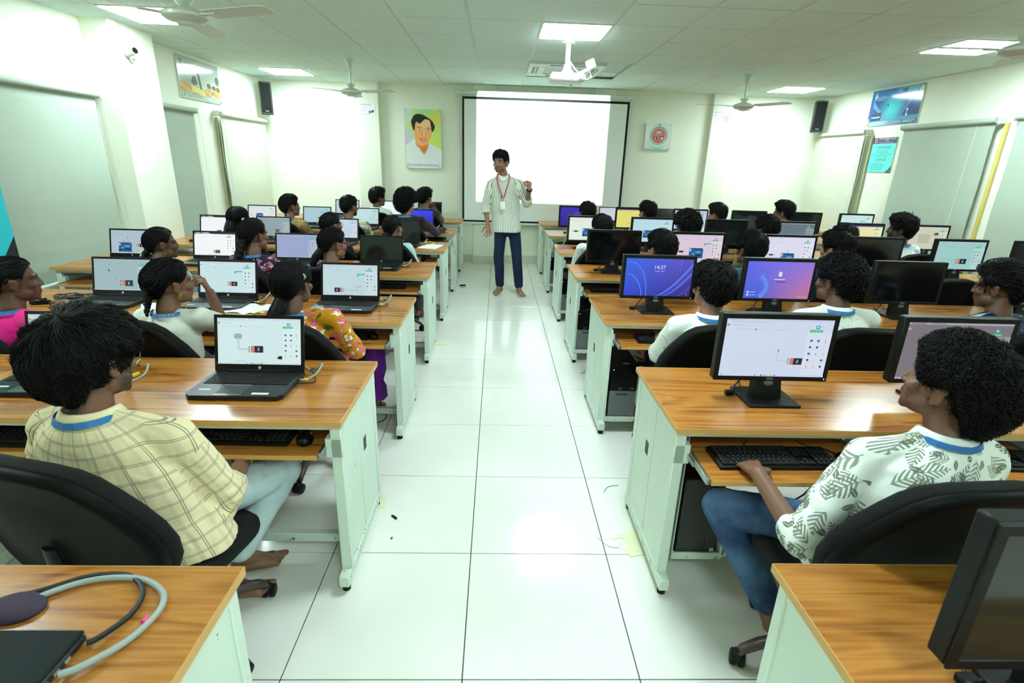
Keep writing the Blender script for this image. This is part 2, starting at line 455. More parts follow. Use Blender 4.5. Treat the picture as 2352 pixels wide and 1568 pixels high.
# ceiling: slab, T-bar grid, and each board laid in it
ceil = struct('ceiling', MB().box(XL-0.2, YB-0.2, ZC+0.03, XR+0.2, YF+0.3, ZC+0.3), CEIL)
gb = MB()
for i in range(-5, 10): gb.box(GX+i*GP-0.012, YB, ZC-0.002, GX+i*GP+0.012, 7.16, ZC+0.006)
for j in range(-11, 8): gb.box(XL, GY+j*GP-0.012, ZC-0.0014, XR, GY+j*GP+0.012, ZC+0.006)
gb.box(XL, YB, ZC-0.003, XL+0.02, 7.16, ZC+0.004).box(XR-0.02, YB, ZC-0.003, XR, 7.16, ZC+0.004)
gb.build('ceiling_grid', TBAR, ceil)
LIGHTS = [(-5, 0), (1, 0), (7, 0), (-5, 5), (7, 5), (-5, -5), (1, -5), (7, -5), (1, -10)]
AC0 = (0.42, 4.76, 1.30, 5.66)
pm = MB().box(0.008, 0.008, 0.0, GP-0.008, GP-0.008, 0.014, 0.003).mesh('ceiling_panel', CEIL)
far = MB()
for i in range(-6, 10):
    for j in range(-11, 8):
        x0, y0 = GX+i*GP, GY+j*GP
        if x0+GP < XL+0.1 or x0 > XR-0.05 or y0 > 7.14 or (i, j) in LIGHTS: continue
        if x0+GP > AC0[0]+0.1 and x0 < AC0[2]-0.1 and y0+GP > AC0[1]+0.1 and y0 < AC0[3]-0.1: continue
        if j >= -2: put(pm, 'ceiling_panel', ceil, (x0, y0, ZC-0.004+random.uniform(0, .003)), (R(random.uniform(-.16, .16)), R(random.uniform(-.16, .16)), 0))
        else: far.box(x0+.008, y0+.008, ZC, x0+GP-.008, y0+GP-.008, ZC+.012)
tag(far.build('ceiling_panel_field', CEIL, ceil), kind='stuff')

# lamps
B = MatB('glowing_diffuser'); LAMP = B.set((0.8, 0.8, 0.8, 1), 0.5, emit=LAMP_COL+(1,), estr=LAMP_STRENGTH)
lm_f = MB(); P_ = GP-0.02
for a in ((0, 0, P_, .018), (0, P_-.018, P_, P_), (0, 0, .018, P_), (P_-.018, 0, P_, P_)): lm_f.box(a[0], a[1], -.006, a[2], a[3], .012, .002)
lm_f = lm_f.mesh('frame', WHITEP); lm_d = MB().box(.018, .018, -.011, P_-.018, P_-.018, .006).mesh('diffuser', LAMP)
LL = ['square ceiling light panel by the camera-side fan over the blinds with the cream pillar', 'square ceiling light panel just above the white projector pole', 'square ceiling light panel half hidden by the fan near the blue underwater poster',
      'square ceiling light panel beside the speaker nearest the landscape poster', 'square ceiling light panel beside the speaker nearest the blue poster',
      'square ceiling light panel above the desks by the blinds, over the camera', 'square ceiling light panel over the aisle above the camera', 'square ceiling light panel above the monitor desks, over the camera',
      'square ceiling light panel in the middle by the back wall']
for (i, j), l in zip(LIGHTS, LL):
    t = empty('ceiling_light', (GX+i*GP+.01, GY+j*GP+.01, ZC-.002), 0, l, 'light', 'ceiling light panels')
    put(lm_f, 'frame', t); put(lm_d, 'diffuser', t)

# ceiling fans at rest
FANW = plain('white_fan_enamel', C(206, 212, 204), 0.3)
def fan(x, y, zh, rz, label, down=ZC):
    t = empty('ceiling_fan', (x, y, zh), rz, label, 'fan', 'ceiling fans')
    d = down-zh
    MB().lathe([(0.0, -.045), (.045, -.043), (.055, -.03), (.1, -.022), (.122, -.005), (.122, .012), (.1, .026), (.06, .04), (.03, .05), (.0, .05)], 28).build('motor_housing', FANW, t)
    MB().cyl((0, 0, .04), (0, 0, d-.01), .011, 10).build('rod', FANW, t)
    MB().lathe([(.0, d-.11), (.016, d-.11), (.058, d-.005), (.058, d), (0, d)], 20).build('canopy', FANW, t)
    MB().lathe([(.0, .05), (.02, .05), (.045, .075), (.05, .09), (.0, .09)], 16).build('lower_cup', FANW, t)
    for k in range(3):
        a = 2*PI*k/3
        M = Matrix.Rotation(a, 4, 'Z') @ Matrix.Translation((0, 0, .006)) @ Matrix.Rotation(R(-8), 4, 'X')
        b = MB().prism([(.17, -.055), (.56, -.062), (.6, -.045), (.605, .03), (.58, .05), (.17, .06)], -.002, .002, M)
        b.box(.09, -.02, -.004, .23, .02, .004, .001, M=Matrix.Rotation(a, 4, 'Z') @ Matrix.Translation((0, 0, .004)))
        b.build('blade', FANW, t)
fan(-1.72, 1.60, 2.37, R(100), 'white ceiling fan nearest the camera beside the light panel by the pillar')
fan(3.34, 1.72, 2.385, R(178), 'white ceiling fan cut by the frame edge near the light above the roller blinds')
fan(-1.69, 5.09, 2.365, R(96), 'white ceiling fan hanging before the wall with the camera warning sheet')
fan(3.09, 5.12, 2.36, R(63), 'white ceiling fan hanging before the wall with the no phones sheet')

# air conditioner cassette
t = empty('air_conditioner', (AC0[0], AC0[1], ZC), 0, 'white square cassette air conditioner in the ceiling behind the projector', 'air conditioner')
W_, D_ = AC0[2]-AC0[0], AC0[3]-AC0[1]
m = MB()
for a in ((0, 0, W_, .2), (0, D_-.2, W_, D_), (0, .2, .2, D_-.2), (W_-.2, .2, W_, D_-.2)): m.box(a[0], a[1], -.032, a[2], a[3], .004, .004)
m.build('casing', plain('ac_white', C(196, 206, 198), 0.4), t)
MB().box(.2, .2, -.026, W_-.2, D_-.2, -.004, .004).build('intake_grille', plain('ac_grey', C(168, 180, 172), 0.5), t)
for a in ((.24, .05, W_-.24, .12), (.24, D_-.12, W_-.24, D_-.05), (.05, .24, .12, D_-.24), (W_-.12, .24, W_-.05, D_-.24)):
    v = MB().box(a[0], a[1], -.034, a[2], a[3], -.03).build('vent_slot', plain('ac_dark', C(84, 100, 92), 0.6), t)
    if a[2]-a[0] > a[3]-a[1]: MB().box(a[0], a[1]+.03, -.038, a[2], a[1]+.045, -.033).build('louvre', WHITEP, v)
    else: MB().box(a[0]+.03, a[1], -.038, a[0]+.045, a[3], -.033).build('louvre', WHITEP, v)

# projector on its pole
px, py = 0.725, 3.68
t = empty('projector', (px, py, 2.40), 0, 'white video projector hanging on a pole from the ceiling', 'projector')
MB().box(-.165, -.12, -.035, .165, .13, .045, .022).build('body', WHITEP, t)
MB().cyl((0, 0, .06), (0, 0, ZC-2.40), .022, 16).lathe([(.0, ZC-2.42), (.06, ZC-2.42), (.06, ZC-2.402), (0, ZC-2.402)], 20).build('pole', WHITEP, t)
MB().box(-.05, -.05, .04, .05, .05, .075, .006).lathe([(0, .07), (.038, .07), (.034, .12), (.024, .13), (0, .13)], 18).build('mount', WHITEP, t)
MB().tube([(.06, .12, .0), (.06, .152, .0)], [.04, .034], 20).build('lens', PLASTIC_G, t)
m = MB()
for k in range(9): m.box(-.14+k*.013, -.1215, -.02, -.133+k*.013, -.119, .02)
m.build('vent_slots', GREYP, t)
MB().box(.02, -.123, -.028, .05, -.12, -.012).build('video_port', plain('port_blue', C(40, 90, 170), .4), t)
MB().box(.1, -.1225, -.02, .15, -.1195, .015, .002).build('socket_panel', GREYP, t)
MB().tube([(.012, -.02, .16), (.06, -.1, .075), (.1, -.16, .03), (.16, -.17, .05), (.2, -.12, .06), (.21, -.15, .0), (.17, -.19, -.02), (.12, -.16, -.005), (.11, -.123, 0)], .005, 6).tube([(.1, -.12, .04), (.15, -.16, .065), (.19, -.15, .06)], .006, 6).build('cable', CAB_W, t)
MB().box(.19, -.16, -.02, .27, -.1, .06, .008, M=Matrix.Rotation(R(-24), 4, 'Y')).build('power_adapter', WHITEP, t)
sl = bpy.data.lights.new('projector_beam', 'SPOT'); sl.energy = PROJECTOR_W; sl.spot_size = R(60); sl.spot_blend = 0.0; sl.shadow_soft_size = 0.008
so = bpy.data.objects.new('projector_beam', sl); COL.objects.link(so); so.parent = t; so.location = (.055, .19, .0)
tgt = Vector((0.77, 6.88, 1.60)); src = Vector((px+.055, py+.19, 2.40))
so.rotation_euler = (R(90), 0, 0)
sl.use_nodes = True; nt = sl.node_tree; em = nt.nodes['Emission']
class _B(MatB):
    def __init__(s, nt): s.nt = nt
B = _B(nt); nx_, ny_, nz_ = B.xyz(B.coord('Normal'))
uu_, vv_ = nx_/nz_, ny_/nz_       # beam shape of the projector's lens: a rectangle shifted downwards
dY = 6.88-src.y
a0, a1 = (-0.27-src.x)/dY, (1.78-src.x)/dY; b0, b1 = (1.0-src.z)/dY, (2.63-src.z)/dY
ins = uu_.abs()
mask = (X(nt, (uu_*-1.0).v).gt(a0))*(X(nt, (uu_*-1.0).v).lt(a1))*(X(nt, (vv_*-1.0).v).gt(b0))*(X(nt, (vv_*-1.0).v).lt(b1))
nt.links.new(mask.v, em.inputs['Strength']); em.inputs['Color'].default_value = (0.8, 1.0, 0.93, 1)

# projection screen
t = empty('projection_screen', (0.77, 6.868, 0.69), 0, 'large white projection screen with black border on the front wall', 'screen')
MB().box(-1.25, -.004, .0, 1.31, 0, 1.86).build('screen_border', PLASTIC, t)
MB().box(-1.22, -.008, .03, 1.275, -.0045, 1.825).build('screen_fabric', plain('screen_white', C(236, 240, 236), .8, grain=.01), t)
MB().box(-1.37, -.05, 1.885, 1.385, .02, 1.945, .012).box(-1.28, -.004, 1.855, 1.33, 0.0, 1.89).build('casing', plain('screen_case', C(206, 216, 208), .4), t)
MB().box(-1.26, -.018, -.028, 1.32, .01, 0.0, .008).build('bottom_bar', WHITEP, t)
for sx in (-1.25, 1.2):
    f = Flat(.05, .02); f.rect(sx+.0, 1.905, sx+.05, 1.925, C(200, 190, 186)).rect(sx+.02, 1.908, sx+.03, 1.917, C(214, 60, 60))
    o = f.mb.build('maker_mark', PRINT_M, t, fix=False) if False else put(f.mb.mesh('maker_mark', PRINT_M, False, False), 'maker_mark', t, (0, -.051, 0), (R(90), 0, 0))

# roller blinds
BL = plain('grey_green_blind_cloth', C(172, 184, 170), .8, grain=.03); BLD = plain('pale_blind_cloth', C(210, 215, 196), .8, grain=.03)
def blind(side, y0, y1, ztop, zbot, label, cloth=BL, chain_at=None, off=.06):
    """hung on a side wall; y0..y1 along it"""
    x = XL if side < 0 else XR
    t = empty('roller_blind', (x, (y0+y1)/2, ztop), 0, label, 'blind'); h = (y1-y0)/2; s = 1 if side < 0 else -1
    MB().cyl((s*off, -h, 0), (s*off, h, 0), .028, 16).build('roller', cloth, t)
    sway = MB(); n = 14
    for k in range(n+1):
        z = -(ztop-zbot)*k/n; sway.v += [(s*(off-.022+.004*math.sin(k*.9)), -h+.025, z), (s*(off-.022+.004*math.sin(k*.9+1)), h-.025, z)]
    for k in range(n): sway.add([], [], None); sway.f.append((2*k, 2*k+1, 2*k+3, 2*k+2)); sway.c.append(None)
    sway.v += [(a[0]-s*.003, a[1], a[2]) for a in sway.v]; m0 = len(sway.v)//2
    sway.f += [tuple(i+m0 for i in reversed(f)) for f in list(sway.f)]; sway.c += [None]*(len(sway.f)-len(sway.c))
    sway.build('cloth', cloth, t, smooth=False)
    MB().cyl((s*(off-.022), -h+.02, zbot-ztop), (s*(off-.022), h-.02, zbot-ztop), .016, 10).build('bottom_rail', WHITEP, t)
    for e in (-h, h):
        MB().box(min(0, s*.09), e-.012, -.035, max(0, s*.09), e+.012, .035, .006).build('bracket', WHITEP, t)
    if chain_at is not None:
        e = h+.005 if chain_at > 0 else -h-.005
        MB().tube([(s*(off+.028), e, 0), (s*(off+.03), e+.005, -.6), (s*(off+.03), e+.02, -1.12), (s*(off+.02), e+.03, -1.17), (s*(off+.0), e+.02, -1.12), (s*(off-.03), e, -.6), (s*(off-.028), e, 0)], .0025, 5).build('chain', CAB_W, t)
blind(-1, 1.0, 3.40, 2.10, .57, 'broad grey green roller blind beside the pillar, nearest the camera', chain_at=1)
blind(-1, 4.03, 5.02, 2.10, .57, 'grey green roller blind just beyond the pillar', chain_at=1)
blind(-1, 5.54, 6.98, 2.11, .57, 'pale roller blind below the black speaker by the landscape poster', BLD, chain_at=-1, off=.1)
blind(1, 5.82, 7.05, 2.17, .57, 'pale roller blind below the black speaker by the blue poster', BLD, chain_at=-1, off=.1)
blind(1, 3.78, 5.12, 2.18, .57, 'grey green roller blind beside the teal notice', chain_at=None, off=.1)
blind(1, 1.2, 3.62, 2.2, .57, 'wide grey roller blind cut off by the picture edge', off=.06)
# pull cord lying over the blind by the teal notice
tag(MB().tube([(XR-.085, 4.02, 2.16), (XR-.085, 4.03, 1.6), (XR-.085, 4.04, 1.1), (XR-.085, 4.05, .62)], .0025, 5).build('pull_cord', CAB_W), 'thin white pull cord hanging over the blind beside the teal notice', 'cord')
yl = tag(MB().box(XR-.035, 3.72, .6, XR-.005, 3.755, 2.16, .003).build('trim_2', plain('yellow_window_frame', C(214, 196, 112), .5)), kind='structure')
tag(MB().box(XR-.03, 5.75, .6, XR-.005, 5.775, 2.13, .003).build('trim_3', plain('olive_window_frame', C(168, 166, 128), .5)), kind='structure')
tag(MB().box(XL+.005, 5.565, .6, XL+.03, 5.59, 2.07, .003).build('trim_4', plain('olive_window_frame', C(168, 166, 128), .5)), kind='structure')

# speakers in the two corners
def speaker(x, y, z, rz, label, tilt):
    t = empty('wall_speaker', (x, y, z), rz, label, 'speaker', 'corner speakers')
    M = Matrix.Rotation(R(tilt), 4, 'X')
    MB().box(-.085, 0, -.225, .085, .13, .225, .012, M).build('cabinet', DGREY, t)
    MB().box(-.068, -.008, -.2, .068, .004, .205, .006, M).build('grille', m_black('speaker_mesh', 14, .7, .8, 500), t)
    f = Flat(.1, .02); f.text('AHUJA', 0, 0, .018, C(220, 225, 222)); put(f.mb.mesh('badge', PRINT_M, False, False), 'badge', t, (0, -.0095+.02*0, -.18), (R(90), 0, 0))
    MB().box(-.03, .1, .2, .03, .2, .24, .004).box(-.02, .03, -.245, .02, .08, -.22, .004).build('bracket', STEEL, t)
speaker(-3.395, 6.80, 2.425, R(22), 'black column speaker in the corner near the landscape poster', 0)
speaker(5.02, 6.80, 2.43, R(-22), 'black column speaker in the corner near the blue poster', 0)

# camera on the pillar
t = empty('security_camera', (-3.345, 3.66, 2.47), 0, 'small white bullet security camera on the pillar', 'camera')
MB().cyl((0, 0, -.03), (.02, 0, -.03), .035, 18).tube([(.02, 0, -.03), (.045, 0, -.02), (.05, 0, .0)], .014, 10).build('mount', WHITEP, t)
MB().tube([(.02, -.06, .0), (.11, -.09, .022)], [.03, .032], 18).build('barrel', WHITEP, t)
MB().tube([(.108, -.09, .0215), (.114, -.092, .023)], .027, 18).build('lens', PLASTIC_G, t)
tag(MB().tube([(XL+.25, 3.55, ZC-.002), (-3.34, 3.6, ZC-.05), (-3.34, 3.62, 2.5)], .004, 6).build('camera_cable', CAB_W), 'thin white cable from the ceiling to the security camera', 'cable')

# ---------------------------------------------------------------- things printed flat and hung on the walls
def plate(name, label, cat, loc, rot, w_, h_, th, flat, edge=WHITEP, mat=PRINT, pins=True):
    t = empty(name, loc, 0, label, cat); t.rotation_euler = rot       # local x right, z up, -y out of the wall
    MB().box(-w_/2, -th, -h_/2, w_/2, -th*.3, h_/2, min(.0015, th*.2)).build('panel', edge, t)
    put(flat.mb.mesh('print', mat, False, False), 'print', t, (-w_/2, -th-.0003, -h_/2), (R(90), 0, 0))
    if pins:
        for sx in (-1, 1):
            for sz in (-1, 1): MB().cyl((sx*(w_/2-.025), -th-.008, sz*(h_/2-.025)), (sx*(w_/2-.025), 0, sz*(h_/2-.025)), .009, 12).build('stud', STEEL, t)
    return t
# portrait
f = Flat(.57, .87)
def bg(u, v):
    a = lerp(C(226, 236, 90), C(196, 232, 150), (math.sin(u*5+v*3)+1)/2); a = lerp(a, C(214, 226, 236), max(0, 1-((u-.05)**2+(v-.98)**2)*14)); a = lerp(a, C(216, 206, 238), max(0, 1-((u-.05)**2+(v-.5)**2)*16)); a = lerp(a, C(240, 214, 70), max(0, 1-((u-.7)**2*5+(v-.86)**2*18))*.8)
    return lerp(a, C(170, 226, 160), max(0, 1-((u-.55)**2*6+(v-1.0)**2*30)))
f.grid(0, 0, .57, .87, bg, 22, 30)
def sp(pts, n=5):
    out = []; m = len(pts)
    for i in range(m):
        p0, p1, p2, p3 = [pts[(i+k) % m] for k in (-1, 0, 1, 2)]
        for s_ in range(n):
            t = s_/n; out.append(tuple(.5*(2*p1[d]+(p2[d]-p0[d])*t+(2*p0[d]-5*p1[d]+4*p2[d]-p3[d])*t*t+(3*p1[d]-p0[d]-3*p2[d]+p3[d])*t**3) for d in (0, 1)))
    return out
def PX(*pts): return [((x-252)/(1040-252)*.57, (1450-y)/(1450-190)*.87) for x, y in pts]
f.poly(sp(PX((440, 560), (398, 470), (440, 350), (520, 292), (640, 300), (760, 360), (860, 440), (905, 560), (850, 660), (800, 560), (640, 420), (470, 620))), C(30, 36, 32))
f.poly(PX((268, 1445), (268, 965), (350, 900), (460, 805), (560, 1000), (700, 1000), (770, 880), (860, 940), (1000, 1010), (1048, 1060), (1048, 1445)), C(240, 243, 246))
f.poly(sp(PX((480, 900), (560, 1050), (660, 1140), (740, 1040), (760, 880), (620, 840))), C(236, 128, 52))
f.poly(sp(PX((462, 600), (500, 470), (600, 420), (720, 395), (810, 440), (840, 590), (830, 720), (780, 850), (730, 930), (640, 962), (560, 945), (490, 880), (468, 740))), C(250, 176, 112))
f.poly(sp(PX((700, 405), (800, 440), (826, 560), (700, 590), (560, 560), (520, 480), (620, 430))), C(252, 200, 146))
f.poly(sp(PX((410, 470), (440, 350), (520, 292), (640, 302), (740, 352), (690, 400), (640, 445), (575, 492), (500, 450), (462, 640), (420, 560))), C(26, 32, 29))
f.poly(sp(PX((810, 430), (870, 470), (905, 560), (846, 655), (826, 560))), C(26, 32, 29))
for (x, y) in ((575, 615), (765, 632)):
    f.poly(sp(PX((x-45, y), (x, y-24), (x+45, y+2), (x, y+20))), C(250, 226, 206)); cx, cy = PX((x, y-3))[0]; f.disc(cx, cy, .012, C(86, 48, 34))
    f.poly(sp(PX((x-62, y-38), (x, y-62), (x+62, y-40), (x, y-48))), C(112, 58, 30))
f.poly(sp(PX((640, 640), (612, 730), (660, 765), (718, 748), (700, 660), (690, 640))), C(240, 150, 84)); f.poly(sp(PX((655, 620), (650, 740), (690, 748), (684, 640))), C(254, 204, 152))
f.poly(sp(PX((578, 800), (650, 805), (726, 822), (670, 872), (610, 850))), C(222, 96, 74)); f.poly(sp(PX((610, 822), (700, 832), (660, 850))), C(250, 214, 200))
f.poly(PX((462, 810), (520, 940), (660, 1142), (560, 1090)), C(226, 232, 238)).poly(PX((770, 880), (735, 1030), (664, 1142), (800, 1000)), C(226, 232, 238))
f.text('SRI SAGI RAMA KRISHNAM RAJU', .285, .05, .04, C(90, 130, 176), maxw=.5)
plate('portrait', 'framed portrait print of a man in a white shirt, beside the screen', 'picture', (-1.105, 7.035, 1.925), (0, 0, 0), .57, .87, .03, f, plain('acrylic_white', C(230, 236, 230), .2))
# emblem plate
f = Flat(.42, .40); f.rect(0, 0, .42, .4, C(226, 234, 228)); cx, cy = .215, .215
f.disc(cx, cy, .15, C(206, 226, 220), 32).ring(cx, cy, .128, .135, C(60, 130, 140)).ring(cx, cy, .112, .117, C(90, 100, 150)).disc(cx, cy, .108, C(232, 92, 84), 36)
for (dx, dy) in ((0, .055), (-.048, -.035), (.052, -.03)):
    f.disc(cx+dx, cy+dy, .044, C(214, 214, 196)).disc(cx+dx, cy+dy, .039, C(120, 52, 56))
f.rect(cx-.03, cy+.03, cx+.03, cy+.07, C(216, 214, 198)).rect(cx-.058, cy-.06, cx-.04, cy-.012, C(214, 210, 196)).disc(cx+.055, cy-.036, .022, C(216, 214, 198))
for k in range(30):
    a = R(-20+k*7.6); f.rect(cx+.124*math.cos(a)-.003, cy+.124*math.sin(a)-.003, cx+.124*math.cos(a)+.003, cy+.124*math.sin(a)+.003, C(70, 110, 140))
f.poly([(cx-.1, .07), (cx-.05, .045), (cx+.05, .045), (cx+.1, .07), (cx+.09, .05), (cx+.05, .02), (cx-.05, .02), (cx-.09, .05)], C(110, 224, 212)).disc(cx, cy+.16, .02, C(150, 196, 190))
f.text('Department of Mechanical Engineering', .21, .012, .022, C(130, 140, 140), maxw=.36)
plate('emblem_plaque', 'square white plaque with a round red college emblem', 'sign', (2.61, 7.035, 2.075), (0, 0, 0), .42, .40, .03, f, plain('acrylic_white', C(230, 236, 230), .2))
# paper notices on the pillars
f = Flat(.28, .2); f.rect(0, 0, .28, .2, C(240, 240, 242)); f.text('WARNING', .14, .17, .036, C(190, 120, 150)).text('You are under', .12, .125, .022, C(150, 140, 170)).text('CCTV', .09, .085, .04, C(150, 150, 180)).text('surveillance', .12, .04, .022, C(150, 140, 170))
f.poly([(.17, .08), (.25, .1), (.25, .065), (.19, .05)], C(120, 124, 140)).disc(.245, .083, .016, C(70, 74, 90)).rect(.18, .035, .19, .06, C(120, 124, 140))
plate('camera_notice', 'white paper sheet warning of a camera', 'sign', (-1.95, 6.929, 2.32), (0, 0, 0), .28, .2, .003, f, PAPER, PRINT_M, False)
f = Flat(.29, .2); f.rect(0, 0, .29, .2, C(242, 240, 242))
for i, s_ in enumerate(('SILENCE PLEASE', 'CELL PHONE', 'NOT', 'ALLOWED')): f.text(s_, .1, .175-.045*i, .03, C(176, 150, 190), maxw=.18)
f.ring(.225, .09, .05, .058, C(200, 130, 150)).line([(.19, .125), (.26, .055)], .007, C(200, 130, 150)).rect(.212, .06, .238, .12, C(170, 170, 186))
plate('phone_notice', 'white paper sheet with a crossed out phone', 'sign', (3.56, 6.959, 2.375), (0, 0, 0), .29, .2, .003, f, PAPER, PRINT_M, False)
# landscape poster, side wall
f = Flat(.94, .45)
def land(u, v):
    c = lerp(C(206, 214, 206), C(176, 186, 180), v); c = lerp(c, C(150, 170, 176), max(0, 1-((u-.25)**2*14+(v-.42)**2*40)))
    if v < .36+.06*math.sin(u*9): c = lerp(C(214, 172, 92), C(184, 134, 96), (math.sin(u*23+v*31)+1)/2*.8)
    if v < .16: c = lerp(C(190, 200, 188), C(170, 186, 176), u)
    return c
f.grid(0, 0, .94, .45, land, 30, 20)
f.poly([(.40, .34), (.43, .4), (.46, .3), (.5, .1), (.45, .1)], C(86, 92, 112)).poly([(.26, .2), (.30, .26), (.37, .27), (.40, .18), (.3, .16)], C(100, 88, 92)).poly([(.25, .16), (.54, .12), (.56, .06), (.25, .09)], C(222, 206, 110))
f.poly([(.52, .27), (.55, .26), (.56, .2), (.52, .21)], C(226, 206, 60)); f.disc(.88, .27, .05, C(96, 116, 90), 14).rect(.888, .18, .894, .25, C(96, 90, 70)).disc(.66, .19, .05, C(90, 96, 70), 12, .03).disc(.78, .18, .05, C(100, 92, 74), 12, .025).disc(.88, .17, .04, C(96, 92, 70), 12, .03)
f.poly([(.06, .43), (.08, .37), (.11, .39)], C(66, 90, 90)).poly([(.07, .38), (.08, .33), (.12, .36)], C(130, 164, 170)).line([(.06, .05), (.075, .025), (.11, .09)], .014, C(60, 186, 90)).disc(.725, .145, .018, C(236, 246, 250)).disc(.73, .11, .02, C(60, 140, 160)).disc(.73, .075, .014, C(236, 246, 250))
for i, (x0, x1, y) in enumerate(((.14, .34, .39), (.14, .3, .37), (.14, .42, .06), (.14, .5, .045), (.14, .46, .03), (.6, .72, .035), (.76, .9, .035), (.76, .88, .02))): f.rect(x0, y, x1, y+.008, C(226, 232, 228) if i > 4 else C(150, 160, 154))
plate('landscape_poster', 'glossy poster of a golden landscape high on the wall', 'poster', (XL+.002, 5.32, 2.455), (0, 0, R(90)), .94, .45, .012, f)
# blue underwater poster, other side wall
f = Flat(.94, .45)
def sea(u, v):
    c = lerp(C(40, 76, 160), C(54, 120, 190), v); c = lerp(c, C(84, 214, 226), max(0, 1-((u-.44)**2*12+(v-.45)**2*7))); c = lerp(c, C(40, 34, 110), max(0, 1-((u-.95)**2*7+(v-.25)**2*7))*.8); c = lerp(c, C(44, 40, 130), max(0, 1-((u-.2)**2*22+(v-.5)**2*10))*.7)
    if v < .2: c = lerp(c, C(90, 190, 206), .5)
    if v < .12: c = lerp(C(176, 222, 220), C(60, 100, 160), u*1.3)
    return lerp(c, C(150, 220, 226), max(0, 1-((u-.8)**2*8+(v-1)**2*8))*.6)
f.grid(0, 0, .94, .45, sea, 30, 18)
f.poly([(.05, .42), (.1, .44), (.08, .3), (.28, .14), (.34, .14), (.36, .07), (.3, .07), (.27, .12), (.06, .24)], C(104, 156, 190)).poly([(.05, .06), (.06, .16), (.26, .17), (.26, .07)], C(40, 50, 110)).rect(.07, .1, .24, .12, C(150, 196, 216)).poly([(.12, .19), (.15, .25), (.18, .2)], C(80, 150, 220))
f.poly([(.06, .37), (.1, .41), (.12, .36), (.08, .33)], C(206, 226, 220)).disc(.35, .25, .02, C(30, 50, 110), 12, .01).poly([(.56, .42), (.66, .43), (.65, .38), (.57, .39)], C(50, 70, 130)).poly([(.58, .1), (.63, .1), (.9, .43), (.88, .44)], C(90, 130, 196)).disc(.9, .39, .035, C(214, 226, 180)).disc(.73, .17, .016, C(214, 236, 240)).disc(.73, .14, .018, C(90, 140, 190)).disc(.73, .11, .015, C(214, 236, 240))
f.poly([(0, .08), (.03, .08), (.05, .02), (0, .0)], C(230, 206, 120)).line([(.01, .03), (.02, .015), (.05, .05)], .01, C(60, 186, 90))
for (x0, x1, y) in ((.13, .3, .36), (.13, .34, .34), (.13, .26, .32), (.06, .4, .05), (.06, .42, .035), (.06, .36, .02), (.5, .66, .03), (.7, .9, .035), (.7, .86, .02)): f.rect(x0, y, x1, y+.007, C(190, 216, 230))
plate('underwater_poster', 'glossy blue underwater poster high on the wall', 'poster', (XR-.002, 5.49, 2.465), (0, 0, R(-90)), .94, .45, .012, f)
# teal notice
f = Flat(.46, .44); f.rect(0, 0, .46, .44, C(104, 226, 216)).rect(0, .365, .46, .44, C(78, 60, 92)).disc(.06, .402, .028, C(190, 170, 190)).disc(.06, .402, .02, C(170, 70, 90))
f.text('S.R.K.R ENGINEERING COLLEGE', .27, .424, .028, C(226, 222, 232), maxw=.32).text('DESIGN', .27, .402, .02, C(206, 200, 216)).text('Department of Mechanical Engg', .25, .38, .02, C(206, 200, 216), maxw=.28)
f.text('TRAINING IN OUR STORE', .24, .32, .032, C(40, 90, 110), maxw=.26).rect(.11, .302, .37, .305, C(40, 90, 110)).text('THE LEARN STORE', .23, .165, .032, C(40, 90, 110), maxw=.2).rect(.13, .147, .33, .15, C(40, 90, 110))
for i, s_ in enumerate(('The Learning from Tools', 'Understanding the Software', 'Development of skills and the use of Devices', 'Implementation and execution')): f.text(s_, .22, .275-.024*i, .022, C(50, 100, 116), maxw=.38 if i == 2 else .24)
for i, s_ in enumerate(('Introduction of Topics', 'Understanding Design, Analysis and Simulation', 'Simple to advanced design of Tools', 'Building and analysing models')): f.text(s_, .18, .11-.024*i, .022, C(50, 100, 116), maxw=.3 if i == 1 else .22)
f.poly([(.46, 0), (.46, .09), (.43, .05), (.4, .022), (.35, 0)], C(60, 66, 84)).disc(.435, .018, .006, C(220, 226, 226))
plate('teal_notice', 'teal notice sheet with a purple header beside a blind', 'sign', (XR-.002, 5.505, 1.865), (0, 0, R(-90)), .46, .44, .008, f, PAPER, PRINT_M, False)
# teal standing board at the picture edge
f = Flat(.7, .95); f.rect(0, 0, .7, .95, C(30, 190, 206)).poly([(.7, 0), (.7, .16), (.56, 0)], C(16, 20, 24)).text('ngineering', .52, .5, .05, C(10, 60, 80)).text('lity cont', .54, .3, .05, C(10, 60, 80))
tb = plate('teal_board', 'teal board with dark lettering at the picture edge beside the wide blind', 'board', (XL+.19, 1.66, 1.345), (R(0), 0, R(90)), .7, .95, .02, f, PLASTIC, PRINT_M, False)

m = MB()
for sx in (-.28, .28): m.cyl((sx, .0, -1.345), (sx, 0, .4), .012, 10).box(sx-.02, -.12, -1.345, sx+.02, .12, -1.325, .004)
m.build('stand', PLASTIC, tb)
